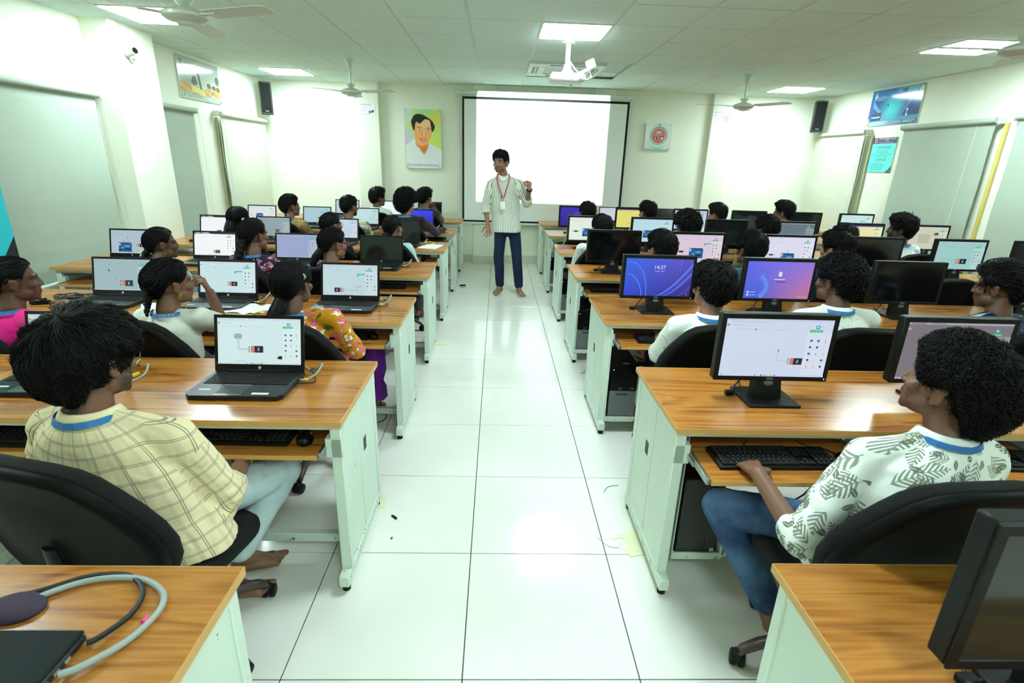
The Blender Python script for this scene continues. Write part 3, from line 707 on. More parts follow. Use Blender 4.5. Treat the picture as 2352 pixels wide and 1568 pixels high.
# ---------------------------------------------------------------- computer desks
NEAR_L = [-1.52, -0.215, 1.0, 2.29, 3.545, 4.88, 6.21]
NEAR_R = [-1.50, -0.225, 1.105, 2.37, 3.61, 4.94, 6.18]
HOLE = plain('cable_hole_shadow', C(40, 46, 42), .6)
def make_desk(L, pull, label, trays=True):
    """origin on the floor at the corner nearest the camera; x along the desk, y away from the seat"""
    t = empty('computer_desk', (0, 0, 0), 0, label, 'desk', 'computer desks in rows')
    MB().box(0, 0, .727, L, .6, .75, .0015).build('tabletop', WOOD, t)
    m = MB()
    for a in ((-.0016, -.0016, L+.0016, .0006), (-.0016, .5994, L+.0016, .6016), (-.0016, 0, .0006, .6), (L-.0006, 0, L+.0016, .6)): m.box(a[0], a[1], .7275, a[2], a[3], .7495)
    m.build('edge_band', BAND, t)
    MB().box(.045, .03, .702, L-.045, .055, .7265).build('front_rail', MINT, t)
    MB().box(.045, .545, .70, L-.045, .57, .7265).build('rear_rail', MINT, t)
    MB().box(.04, .2, .068, L-.04, .235, .108, .003).build('stretcher', MINT, t)
    for sx, x in ((1, .012), (-1, L-.052)):
        q = MB().box(x, .03, .078, x+.04, .068, .727, .003).build('post', MINT, t)
        MB().box(x, .545, .078, x+.04, .58, .727, .003).build('post', MINT, t)
        MB().box(x, .068, .69, x+.04, .545, .727, .003).build('top_bar', MINT, t)
        b = MB().box(x, -.02, .03, x+.04, .59, .08, .004).build('foot_bar', MINT, t)
        for yy in (.01, .56): MB().cyl((x+.02, yy, 0), (x+.02, yy, .032), .016, 12).build('foot_pad', RUBBER, b)
        MB().box(x+.006, .066, .078, x+.034, .288, .692, .002).build('side_panel', MINT, t)
        p = MB().box(x+.006, .294, .078, x+.034, .547, .692, .002).build('side_panel', MINT, t)
        m = MB().box(x+.013, .287, .08, x+.027, .2945, .69); m.build('panel_joint', GREYP, t)
        MB().box(x+.0045, .345, .43, x+.0355, .385, .49).build('cable_hole', HOLE, p)
    if trays:
        xm = L/2
        MB().box(xm-.018, .1, .56, xm+.018, .14, .702, .002).box(xm-.05, .12, .55, xm+.05, .5, .563).build('centre_bracket', MINT, t)
        for k in (0, 1):
            a, b = (.085, xm-.035) if k == 0 else (xm+.035, L-.085)
            tr = MB().box(a, pull, .612, b, pull+.36, .63, .0015).build('keyboard_tray', WOOD, t)
            MB().box(a-.001, pull-.0016, .6125, b+.001, pull, .6295).build('edge_band', BAND, tr)
            for e, s in ((a, -1), (b, 1)):
                sl = MB().box(min(e, e+s*.014), pull+.01, .607, max(e, e+s*.014), pull+.36, .634, .002).build('drawer_slide', STEEL, t)
                MB().box(min(e+s*.013, e+s*.022), pull+.12, .61, max(e+s*.013, e+s*.022), .5, .63).build('outer_rail', STEEL, sl)
            e, s = (a, -1) if k == 0 else (b, 1)
            MB().box(min(e+s*.012, e+s*.075), .03, .585, max(e+s*.012, e+s*.075), .075, .665, .003).build('hanger_block', MINT, t)
    return t
ROWN = ['nearest the camera', 'in the row of the cream checked shirt man and leafy shirt man', 'in the second full row', 'in the third full row', 'in the fourth full row', 'in the fifth full row', 'in the row nearest the screen']
ROWS = ['row by the camera', 'first full row', 'second full row', 'third full row', 'fourth full row', 'fifth full row', 'row nearest the screen']
protoL, protoR = {}, {}
for r in range(7):
    for k in range(2):                      # two desks from the aisle to the blinds
        l = 'wood topped desk on the blind side of the aisle, %s, %s' % (ROWS[r], ('beside the aisle', 'by the blinds')[k])
        l = l.replace('on the blind side of the aisle', 'on the laptop side')
        key = 'a' if r in (1,) else 'b'
        if key not in protoL: o = protoL[key] = make_desk(1.48, -.03 if key == 'a' else -.07, l); 
        else: o = dup(protoL[key], (0, 0, 0), 0, l)
        o.location = (-.455-1.485*(k+1)+.005-(.02 if r == 0 else 0), NEAR_L[r], 0); o['label'] = l
    for k in range(3):
        l = 'wood topped desk on the monitor side, %s, %s' % (ROWS[r], ('beside the aisle', 'in the middle', 'by the teal notice wall')[k])
        key = 'a' if r == 1 else 'b'
        if key not in protoR: o = protoR[key] = make_desk(1.49, -.15 if key == 'a' else -.10, l)
        else: o = dup(protoR[key], (0, 0, 0), 0, l)
        o.location = (.752+1.494*k-.005*(r > 1)+(.012 if r == 0 else 0)-(.035 if r in (2, 3, 4) else .03 if r == 5 else 0)*0, NEAR_R[r], 0); o['label'] = l

# ---------------------------------------------------------------- office chairs
def loft(rings, cap=True):
    n = len(rings[0]); vs = [p for r in rings for p in r]; fs = []
    for i in range(len(rings)-1):
        for k in range(n): fs.append((i*n+k, i*n+(k+1) % n, (i+1)*n+(k+1) % n, (i+1)*n+k))
    if cap: fs += [tuple(range(n-1, -1, -1)), tuple((len(rings)-1)*n+k for k in range(n))]
    return vs, fs
def back_outline(s=1.0, n=44):
    # width profile of the backrest against height 0..1
    pts = []
    prof = [(0, .17), (.05, .215), (.14, .262), (.28, .292), (.42, .30), (.56, .288), (.7, .258), (.82, .222), (.91, .19), (.97, .15), (1.0, .09)]
    for z, x in prof: pts.append((x, z))
    full = [(x, z) for x, z in pts]+[(-x, z) for x, z in reversed(pts)]
    return [(x*s, z) for x, z in full]
def chair_proto(label):
    """origin on the floor under the seat, facing +y"""
    t = empty('office_chair', (0, 0, 0), 0, label, 'chair', 'black office chairs')
    # seat
    vs = []
    def sring(sc, z, dz=0):
        out = []
        for k in range(32):
            a = 2*PI*k/32; c, s_ = math.cos(a), math.sin(a)
            x = math.copysign(abs(c)**.55, c)*.24*sc; y = math.copysign(abs(s_)**.55, s_)*.235*sc
            out.append((x, y+.01, z-(.03*max(0, y-.12)/.1*.8 if y > .12 else 0)+.012*abs(x/.24)**2))
        return out
    v, f = loft([sring(.86, .375), sring(.97, .385), sring(1, .41), sring(.99, .435), sring(.93, .452), sring(.7, .458), sring(.3, .455)])
    MB().add(v, f).build('seat', FABRIC, t, smooth=True)
    v, f = loft([sring(.5, .345), sring(.84, .352), sring(.9, .372), sring(.86, .378)]); MB().add(v, f).build('seat_shell', SHELL, t, smooth=True)
    # backrest: an upholstered front and a moulded shell behind, both curved round the sitter
    H0, H1 = .49, .955
    def bring(sc, depth, grow=0):
        out = []
        for x, z in back_outline(sc):
            zz = H0+(H1-H0)*(.5+(z-.5)*sc)
            y = -.235-.10*((zz-H0)/(H1-H0))**1.25+.55*x*x*(.9)+depth
            out.append((x, y, zz))
        return out
    v, f = loft([bring(.9, .032), bring(.97, .03), bring(1, .012), bring(1, -.008), bring(.985, -.018)])
    MB().add(v, f).build('backrest', FABRIC, t, smooth=True)
    v, f = loft([bring(.985, -.014), bring(.99, -.026), bring(.962, -.040), bring(.90, -.046), bring(.86, -.040), bring(.5, -.044)])
    MB().add(v, f).build('back_shell', SHELL, t, smooth=True)
    MB().tube([(0, -.06, .345), (0, -.2, .35), (0, -.27, .40), (0, -.30, .52), (0, -.315, .68)], [.03, .032, .034, .034, .022], 10, flat=.4).build('back_bracket', PLASTIC, t)
    MB().box(-.09, -.11, .315, .09, .1, .35, .01).build('tilt_plate', PLASTIC, t)
    MB().cyl((0, 0, .12), (0, 0, .32), .024, 14).cyl((0, 0, .1), (0, 0, .2), .034, 14).build('gas_column', PLASTIC, t)
    MB().lathe([(.0, .085), (.045, .085), (.05, .1), (.045, .135), (0, .14)], 18).build('hub', BROWNP, t)
    MB().tube([(.09, .02, .335), (.2, .03, .335), (.25, .03, .33)], .008, 6).build('lever', PLASTIC, t)
    for k in range(5):
        a = 2*PI*k/5+.3; c, s_ = math.cos(a), math.sin(a)
        leg = MB().tube([(c*.03, s_*.03, .115), (c*.12, s_*.12, .122), (c*.22, s_*.22, .105), (c*.275, s_*.275, .078), (c*.285, s_*.285, .062)], [.026, .025, .022, .019, .016], 10, flat=.75).build('leg', BROWNP, t, smooth=True)
        m = MB(); b = a+.9+k*1.7; d = (math.cos(b), math.sin(b)); nx, ny = -d[1], d[0]; cx, cy = c*.285+d[0]*.012, s_*.285+d[1]*.012
        for q in (-1, 1): m.tube([(cx+nx*q*.006, cy+ny*q*.006, .0275), (cx+nx*q*.022, cy+ny*q*.022, .0275), (cx+nx*q*.026, cy+ny*q*.026, .0275)], [.0275, .0275, .02], 16)
        m.ell((cx, cy, .038), (.026, .026, .026), 12, 8); m.cyl((c*.285, s_*.285, .05), (c*.285, s_*.285, .075), .011, 10)
        m.build('caster', PLASTIC, leg, smooth='auto')
    return t

# ---------------------------------------------------------------- what is shown on the displays
def scr_base(bg, dark=False, w=16.0, h=9.0, cyan=False):
    f = Flat(w, h, .004); ink = lerp(bg, C(60, 60, 80), .35); soft = lerp(bg, C(90, 90, 110), .22); pan = lerp(bg, C(255, 255, 255), .18)
    f.rect(0, 0, w, h, bg)
    f.rect(0, h-.34, w, h, C(34, 34, 60) if dark else lerp(bg, C(200, 200, 225), .5))
    if dark: f.rect(0, h-.62, w, h-.34, C(46, 44, 74))
    f.rect(.4, h-.26, 2.6, h-.1, soft).rect(3.2, h-.28, 5.8, h-.06, pan).rect(3.5, h-.22, 5.4, h-.12, soft)
    f.rect(.9, h-.56, 6.8, h-.44, soft)
    f.rect(0.08, h-1.2, .55, h-.8, C(226, 120, 100)).rect(.08, h-1.2, .55, h-1.0, C(120, 200, 210)).rect(1.0, h-1.06, 2.8, h-.93, soft)
    for k, c in enumerate((soft, soft, ink, ink, soft, soft, C(220, 30, 90), soft, ink, soft)): f.disc(1.1+k*.56, h-1.62, .11 if k != 6 else .13, c, 10)
    f.rect(7.2, h-1.68, 9.3, h-1.56, soft)
    f.rect(13.4, h-1.42, 14.0, h-.86, C(30, 170, 210)).rect(13.58, h-1.25, 13.82, h-1.02, C(235, 248, 250)).rect(14.3, h-1.2, 14.5, h-1.0, soft).rect(14.8, h-1.2, 15.1, h-1.04, soft)
    f.rect(12.6, h-1.9, 14.5, h-1.54, C(40, 190, 90)).text('Start Simulation', 13.6, h-1.72, .24, C(230, 250, 235), maxw=1.5)
    f.rect(12.45, .32, 16, h-2.0, pan)
    for i in range(3):
        for j in range(5):
            x, y = 13.1+i*1.05, h-3.2-j*1.02
            if y < .7: continue
            k = (i*3+j*5) % 7
            if k in (0, 3): f.rect(x-.2, y-.16, x+.2, y+.16, C(40, 130, 180)).rect(x-.12, y-.1, x+.1, y, C(30, 80, 140))
            elif k in (1, 5): f.disc(x, y, .17, C(36, 44, 66), 10)
            elif k == 2: f.rect(x-.08, y-.2, x+.06, y+.2, C(226, 180, 50))
            elif k == 4: f.rect(x-.24, y-.03, x+.24, y+.03, soft)
            else: f.rect(x-.05, y-.22, x+.05, y+.14, C(200, 60, 70))
            f.rect(x-.24, y-.36, x+.24, y-.3, soft)
    f.rect(0, 0, w, .32, lerp(bg, C(205, 215, 235), .5))
    for k, c in enumerate((C(40, 170, 210), soft, C(50, 60, 110), C(120, 130, 220), C(230, 190, 70), C(60, 190, 170), C(60, 100, 200))): f.rect(5.4+k*.5, .07, 5.64+k*.5, .25, c)
    f.rect(14.6, .1, 15.8, .22, soft).disc(.4, .16, .1, C(200, 60, 90), 8)
    if cyan: f.rect(10.0, 6.0, 12.3, 6.35, C(40, 190, 200)).rect(10.0, 5.62, 10.6, 5.95, C(40, 190, 200)).rect(10.65, 5.62, 12.3, 5.95, pan)
    return f
def battery(f, x, y, s=1.0, flip=False):
    k = -1 if flip else 1; a = lambda u: x+k*u*s
    def rc(u0, v0, u1, v1, c): f.rect(min(a(u0), a(u1)), y+v0*s, max(a(u0), a(u1)), y+v1*s, c)
    rc(-.16, -.6, -.02, .6, C(40, 44, 84)); rc(-.1, -.2, .3, .2, C(200, 204, 214)); rc(.25, -.65, .95, .65, C(206, 132, 104)); rc(.95, -.65, 2.6, .65, C(28, 32, 58))
    f.text('9V', a(1.75), y, .62*s, C(236, 238, 244), R(90))
def board(f, x, y, s=1.0):
    f.poly([(x, y), (x+3.4*s, y), (x+3.4*s, y+2.0*s), (x+3.2*s, y+2.4*s), (x, y+2.4*s)], C(30, 104, 166)).rect(x-.2*s, y+1.6*s, x+.5*s, y+2.2*s, C(190, 194, 200)).rect(x+.0*s, y+.1*s, x+.6*s, y+.6*s, C(30, 34, 44))
    f.rect(x+.8*s, y+.1*s, x+3.2*s, y+.26*s, C(24, 30, 50)).rect(x+.8*s, y+2.1*s, x+3.1*s, y+2.26*s, C(24, 30, 50)).rect(x+1.5*s, y+.55*s, x+3.1*s, y+.85*s, C(24, 30, 44)).text('UNO', x+2.2*s, y+1.4*s, .55*s, C(220, 236, 246)).rect(x+.8*s, y+.95*s, x+1.3*s, y+1.1*s, C(210, 226, 240))
def plug(f, x, y, s=1.0): f.poly([(x, y-.1*s), (x+.6*s, y-.1*s), (x+.9*s, y-.32*s), (x+2.2*s, y-.32*s), (x+2.2*s, y+.32*s), (x+.9*s, y+.32*s), (x+.6*s, y+.1*s), (x, y+.1*s)], C(52, 44, 58)).rect(x+2.2*s, y-.22*s, x+3.3*s, y+.22*s, C(206, 208, 216))
WIRE = C(140, 120, 128)
def bloom(f, pal, curves):
    """a stock swirl wallpaper: smooth colour ground and bright ribbons"""
    w, h = f.w, f.h
    f.grid(0, 0, w, h, lambda u, v: lerp(lerp(pal[0], pal[1], u*.9+.1*math.sin(v*5)), lerp(pal[2], pal[3], u), v), 40, 24)
    for pts, a, b, col in curves:
        q = sp(pts+[pts[-1]], 1) if False else pts
        for (x0, y0), (x1, y1) in zip(q, q[1:]): f.poly([(x0-a, y0), (x0+b, y0), (x1+b, y1), (x1-a, y1)], col, False)
        f.k += 1
def arc(cx, cy, rx, ry, a0, a1, n=18): return [(cx+rx*math.cos(R(a0+(a1-a0)*i/n)), cy+ry*math.sin(R(a0+(a1-a0)*i/n))) for i in range(n+1)]
def content(kind, bg=None):
    if kind == 'motor':
        f = scr_base(bg); f.line([(3.9, 5.0), (3.9, 2.9), (6.0, 2.9)], .05, WIRE).line([(4.2, 5.0), (4.2, 3.05), (6.0, 3.05)], .05, WIRE)
        f.poly([(3.4, 4.95), (4.6, 4.95), (4.75, 5.2), (4.75, 5.7), (4.6, 5.95), (3.4, 5.95), (3.25, 5.7), (3.25, 5.2)], C(150, 190, 210)).disc(4.0, 5.5, .16, C(214, 196, 90), 10).disc(3.6, 5.45, .1, C(50, 60, 100), 8).disc(4.4, 5.45, .1, C(50, 60, 100), 8).disc(4.0, 5.78, .08, C(50, 60, 100), 8)
        battery(f, 6.2, 2.95); f.poly([(11.2, 1.3), (11.6, 1.4), (11.8, 1.7), (12.45, 1.7), (12.45, 1.05), (11.8, 1.05), (11.6, 1.2)], C(34, 34, 48)); f.rect(3.2, .55, 5.6, .6, C(120, 130, 140))
    elif kind == 'led':
        f = scr_base(bg); f.line([(8.4, 4.0), (8.4, 2.55), (10.0, 2.55)], .05, C(196, 160, 176)).rect(8.3, 4.0, 8.5, 4.3, C(220, 40, 60)); f.disc(9.2, 2.75, .07, WIRE, 8); battery(f, 10.2, 2.5, .8)
    elif kind == 'bigbat': f = scr_base(bg); battery(f, 7.7, 2.1, 1.3); f.rect(4.2, 5.4, 4.5, 6.0, C(60, 20, 40)); f.disc(6.2, 3.0, .16, C(150, 80, 90), 8)
    elif kind == 'bat': f = scr_base(bg, cyan=True); battery(f, 8.2, 2.6, 1.0)
    elif kind == 'batlow': f = scr_base(bg, dark=True); battery(f, 7.6, 1.5, .95)
    elif kind == 'batR':
        f = scr_base(bg, cyan=True); battery(f, 6.0, 1.55, 1.0, True); f.line([(6.1, 1.5), (10.3, 1.5), (10.3, 2.4)], .06, WIRE).rect(9.4, 2.4, 11.0, 2.85, C(120, 130, 150)).rect(9.46, 2.46, 10.8, 2.8, C(206, 222, 226))
    elif kind == 'boardbat': f = scr_base(bg); board(f, 3.0, .6, 1.5); battery(f, 10.2, 3.2, 1.0); f.line([(6.6, 6.2), (6.9, 3.6), (10.0, 3.3)], .05, WIRE); f.rect(6.5, 6.1, 6.7, 6.6, C(90, 30, 50)); f.rect(5.0, 4.6, 5.2, 5.0, C(120, 40, 60))
    elif kind == 'board': f = scr_base(bg, cyan=True); plug(f, 1.4, 3.5, .95); board(f, 5.4, 1.5, 1.35)
    elif kind == 'board2': f = scr_base(bg); plug(f, 1.2, 3.2, .8); board(f, 5.6, .7, 1.3); f.rect(7.5, 4.0, 7.66, 4.8, C(150, 60, 70))
    elif kind == 'boardlow': f = scr_base(bg); board(f, 4.4, 1.6, 1.25); f.line([(0.4, 3.4), (2.6, 3.4)], .2, C(40, 50, 70))
    elif kind == 'menu':
        f = scr_base(bg); f.rect(9.2, 6.0, 12.2, 6.4, C(50, 110, 190)).rect(9.2, 5.62, 9.9, 5.92, C(50, 110, 190)).rect(12.5, 5.5, 13.1, 5.7, C(50, 80, 170))
    elif kind == 'plain': f = scr_base(bg)
    elif kind == 'purplehead': f = scr_base(bg); f.rect(0, 8.4, 16, 9, C(70, 50, 120)); f.line([(5, 1), (5, 2), (9, 2)], .1, C(150, 90, 90))
    elif kind == 'greybox': f = scr_base(bg); f.rect(4.0, 2.4, 9.0, 6.0, lerp(bg, C(120, 120, 120), .3)); battery(f, 10.0, 6.2, .8)
    elif kind == 'bigbat2': f = scr_base(bg); battery(f, 7.4, 2.6, 1.3); f.line([(3.8, 3.2), (7.2, 2.7)], .06, WIRE)
    elif kind == 'lock':
        f = Flat(16, 9, .004)
        f.grid(0, 0, 16, 9, lambda u, v: lerp(lerp(C(40, 60, 210), C(50, 40, 130), u*1.1), lerp(C(60, 110, 235), C(96, 80, 200), u), v), 44, 26)
        rib = [((.12, 8.0), (3.2, 8.6), (5.4, 5.5), (5.4, .06)), ((.12, 5.2), (2.2, 5.6), (4.0, 3.0), (4.3, .06))]
        for p0, p1, p2, p3 in rib:
            q = [tuple((1-t)**3*p0[d]+3*(1-t)**2*t*p1[d]+3*(1-t)*t*t*p2[d]+t**3*p3[d] for d in (0, 1)) for t in [i/22 for i in range(23)]]
            f.line(q, .08, C(96, 170, 250)); f.line([(x-.1, y-.06) for x, y in q], .12, C(74, 120, 244))
        for k, (x0, x1, c0) in enumerate(((7.4, 16.6, C(92, 132, 246)), (8.3, 17.2, C(70, 70, 200)), (9.2, 18.0, C(104, 112, 236)), (10.6, 19.4, C(58, 46, 150)), (12.4, 20.0, C(84, 66, 190)))):
            q = [(x0+(x1-x0)*t**.9, 9*t**1.35) for t in [i/18 for i in range(19)]]
            for (a, b), (c, d) in zip(q, q[1:]): f.poly([(min(a, 16), b), (min(a+.55, 16), b), (min(c+.55, 16), d), (min(c, 16), d)], c0, False)
            f.k += 1
        f.line([(13.2, 9), (13.2, 7.4), (13.0, 6)], .05, C(120, 150, 250))
        f.text('14:37', 8.1, 6.9, 1.25, C(250, 236, 244)).text('Tuesday, 14 July', 8.1, 6.0, .36, C(240, 226, 240)); f.disc(7.2, .45, .1, C(240, 120, 150), 8).disc(15.2, .5, .14, C(240, 130, 170), 8)
    elif kind == 'login':
        f = Flat(16, 9, .004)
        f.grid(0, 0, 16, 9, lambda u, v: lerp(lerp(C(70, 96, 220), C(196, 120, 150), max(0, u*1.5-.35)), lerp(C(96, 110, 236), C(150, 120, 226), u), v), 44, 26)
        for k in range(26):
            a = k/26; f.poly([(11.5+a*4.4, 3.5+a*5.5), (16, 3.2+a*4), (16, 4.5+a*4.5)], lerp(C(206, 150, 190), C(226, 170, 150), a), False) if k < 0 else None
        f.k += 1
        q = [(3.6+1.7*math.sin(t*3), 5.6-5.4*t) for t in [i/16 for i in range(17)]]
        for wd_, m_ in ((1.5, .25), (1.0, .4), (.5, .6)): f.line(q, wd_, lerp(C(84, 104, 226), C(110, 160, 250), m_))
        f.line([(x+.3, y) for x, y in q], .1, C(130, 160, 244))
        f.disc(8.2, 6.1, .62, C(150, 140, 236)).disc(8.2, 6.25, .3, C(250, 250, 252)).disc(8.2, 5.72, .42, C(250, 250, 252), 16, .26); f.text('CELL PHONE', 8.2, 4.7, .36, C(250, 240, 250)) if False else f.rect(6.9, 4.62, 9.5, 4.8, C(236, 226, 246)); f.rect(6.7, 3.95, 9.7, 4.25, C(110, 70, 150)).rect(6.9, 4.05, 7.6, 4.14, C(220, 160, 190))
        for y in (1.5, .8): f.disc(1.0, y, .28, C(226, 226, 246), 14).disc(1.0, y+.06, .1, C(110, 110, 190), 8).rect(1.5, y-.05, 2.9, y+.06, C(226, 220, 246))
        for x in (13.2, 13.8, 14.4, 15.0): f.rect(x, .45, x+.2, .6, C(236, 226, 246))
    elif kind == 'purple': f = Flat(16, 9, .004); f.grid(0, 0, 16, 9, lambda u, v: lerp(C(52, 36, 140), C(66, 54, 180), v), 8, 6); f.text('14:37', 8.0, 6.4, 1.2, C(130, 120, 200)).rect(7, 5.6, 9, 5.75, C(110, 100, 190))
    elif kind == 'blue': f = Flat(16, 9, .004); f.grid(0, 0, 16, 9, lambda u, v: lerp(C(36, 36, 200), C(60, 70, 240), v), 8, 6)
    elif kind == 'sunset': f = Flat(16, 9, .004); f.grid(0, 0, 16, 9, lambda u, v: lerp(C(60, 60, 150), C(226, 130, 90), v*1.2), 10, 8)
    return f
def display(kind, bg, w_, h_, parent, loc, rot, cover=None):
    f = content(kind, bg); me = f.mb.mesh('display', LIT, False, False)
    for v in me.vertices: v.co = ((v.co.x/f.w-.5)*w_, (v.co.y/f.h)*h_, v.co.z*.012)
    return put(me, 'display', parent, loc, rot)

# ---------------------------------------------------------------- monitors
_mon = {}
def monitor(x, y, row, kind, label, bg=None, rz=0.0, z=.75, style='square', cable=True, top=True):
    if kind == 'menu': cable = False
    t = empty('monitor', (x, y, z), rz, label, 'monitor', 'flat monitors on the desks')
    k = style
    if not _mon:
        _mon['base'] = MB().box(-.105, -.095, 0, .105, .095, .012, .004).mesh('base', PLASTIC, 'auto')
        n = MB().prism([(-.05, -.018), (.05, -.018), (.05, .02), (-.05, .02)], .01, .11)
        v, f = loft([[(-.058, -.02, .01), (.058, -.02, .01), (.058, .028, .01), (-.058, .028, .01)], [(-.05, -.006, .1), (.05, -.006, .1), (.05, .04, .1), (-.05, .04, .1)], [(-.048, .006, .22), (.048, .006, .22), (.048, .042, .22), (-.048, .042, .22)]])
        _mon['neck'] = MB().add(v, f).mesh('neck', PLASTIC, 'auto')
        _mon['ring'] = MB().ell((0, -.008, .07), (.022, .006, .013), 16, 8).mesh('cable_hole', GREYP, True)
        m = MB().box(-.232, -.012, .084, .232, .028, .362, .005).box(-.13, .025, .13, .13, .05, .32, .01); _mon['housing'] = m.mesh('housing', PLASTIC, 'auto')
        m = MB(); 
        for a in ((-.232, .342, .232, .362), (-.232, .084, .232, .104), (-.232, .1, -.213, .345), (.213, .1, .232, .345)): m.box(a[0], -.0165, a[1], a[2], -.011, a[3], .0018)
        _mon['bezel'] = m.mesh('bezel', PLASTIC, 'auto')
        _mon['off'] = MB().box(-.2135, -.0145, .1035, .2135, -.012, .3425).mesh('display', OFF)
        _mon['offg'] = MB().box(-.2135, -.0145, .1035, .2135, -.012, .3425).mesh('display', OFFG)
        f = Flat(1, 1); f.text('DELL', 0, 0, .0135, C(176, 180, 180)); _mon['logo'] = f.mb.mesh('logo', PRINT_M, False, False)
        _mon['led'] = MB().box(.219, -.0172, .092, .2215, -.0165, .098).mesh('power_light', LIT_WHITE)
        _mon['cord'] = MB().wire([(-.03, .05, .17), (-.06, .07, .08), (-.1, .07, .02), (-.14, .02, .006), (-.09, .04, .006), (-.05, .12, .006), (-.02, .2, .006)], .0035, 6).wire([(.02, .05, .16), (.05, .08, .06), (.03, .16, .006), (.06, .22, .006)], .003, 6).mesh('cable', CAB_K, True)
        _mon['plug'] = MB().box(-.155, .01, .002, -.12, .035, .022, .004).mesh('plug', PLASTIC, 'auto')
    for p in ('base', 'neck', 'ring', 'housing', 'bezel', 'logo'):
        o = put(_mon[p], {'ring': 'cable_hole'}.get(p, p), t)
        if p == 'logo': o.location = (0, -.0168, .0935); o.rotation_euler = (R(90), 0, 0)
    if kind in ('off', 'offg'): put(_mon[kind], 'display', t)
    else:
        display(kind, bg, .427, .239, t, (0, -.0135, .1035), (R(90), 0, 0)); put(_mon['led'], 'power_light', t)
    if cable:
        c = put(_mon['cord'], 'cable', t); put(_mon['plug'], 'plug', c)
    return t
B = MatB('white_power_light'); LIT_WHITE = B.set((.1, .1, .1, 1), .3, emit=(.9, .95, 1, 1), estr=1.5)

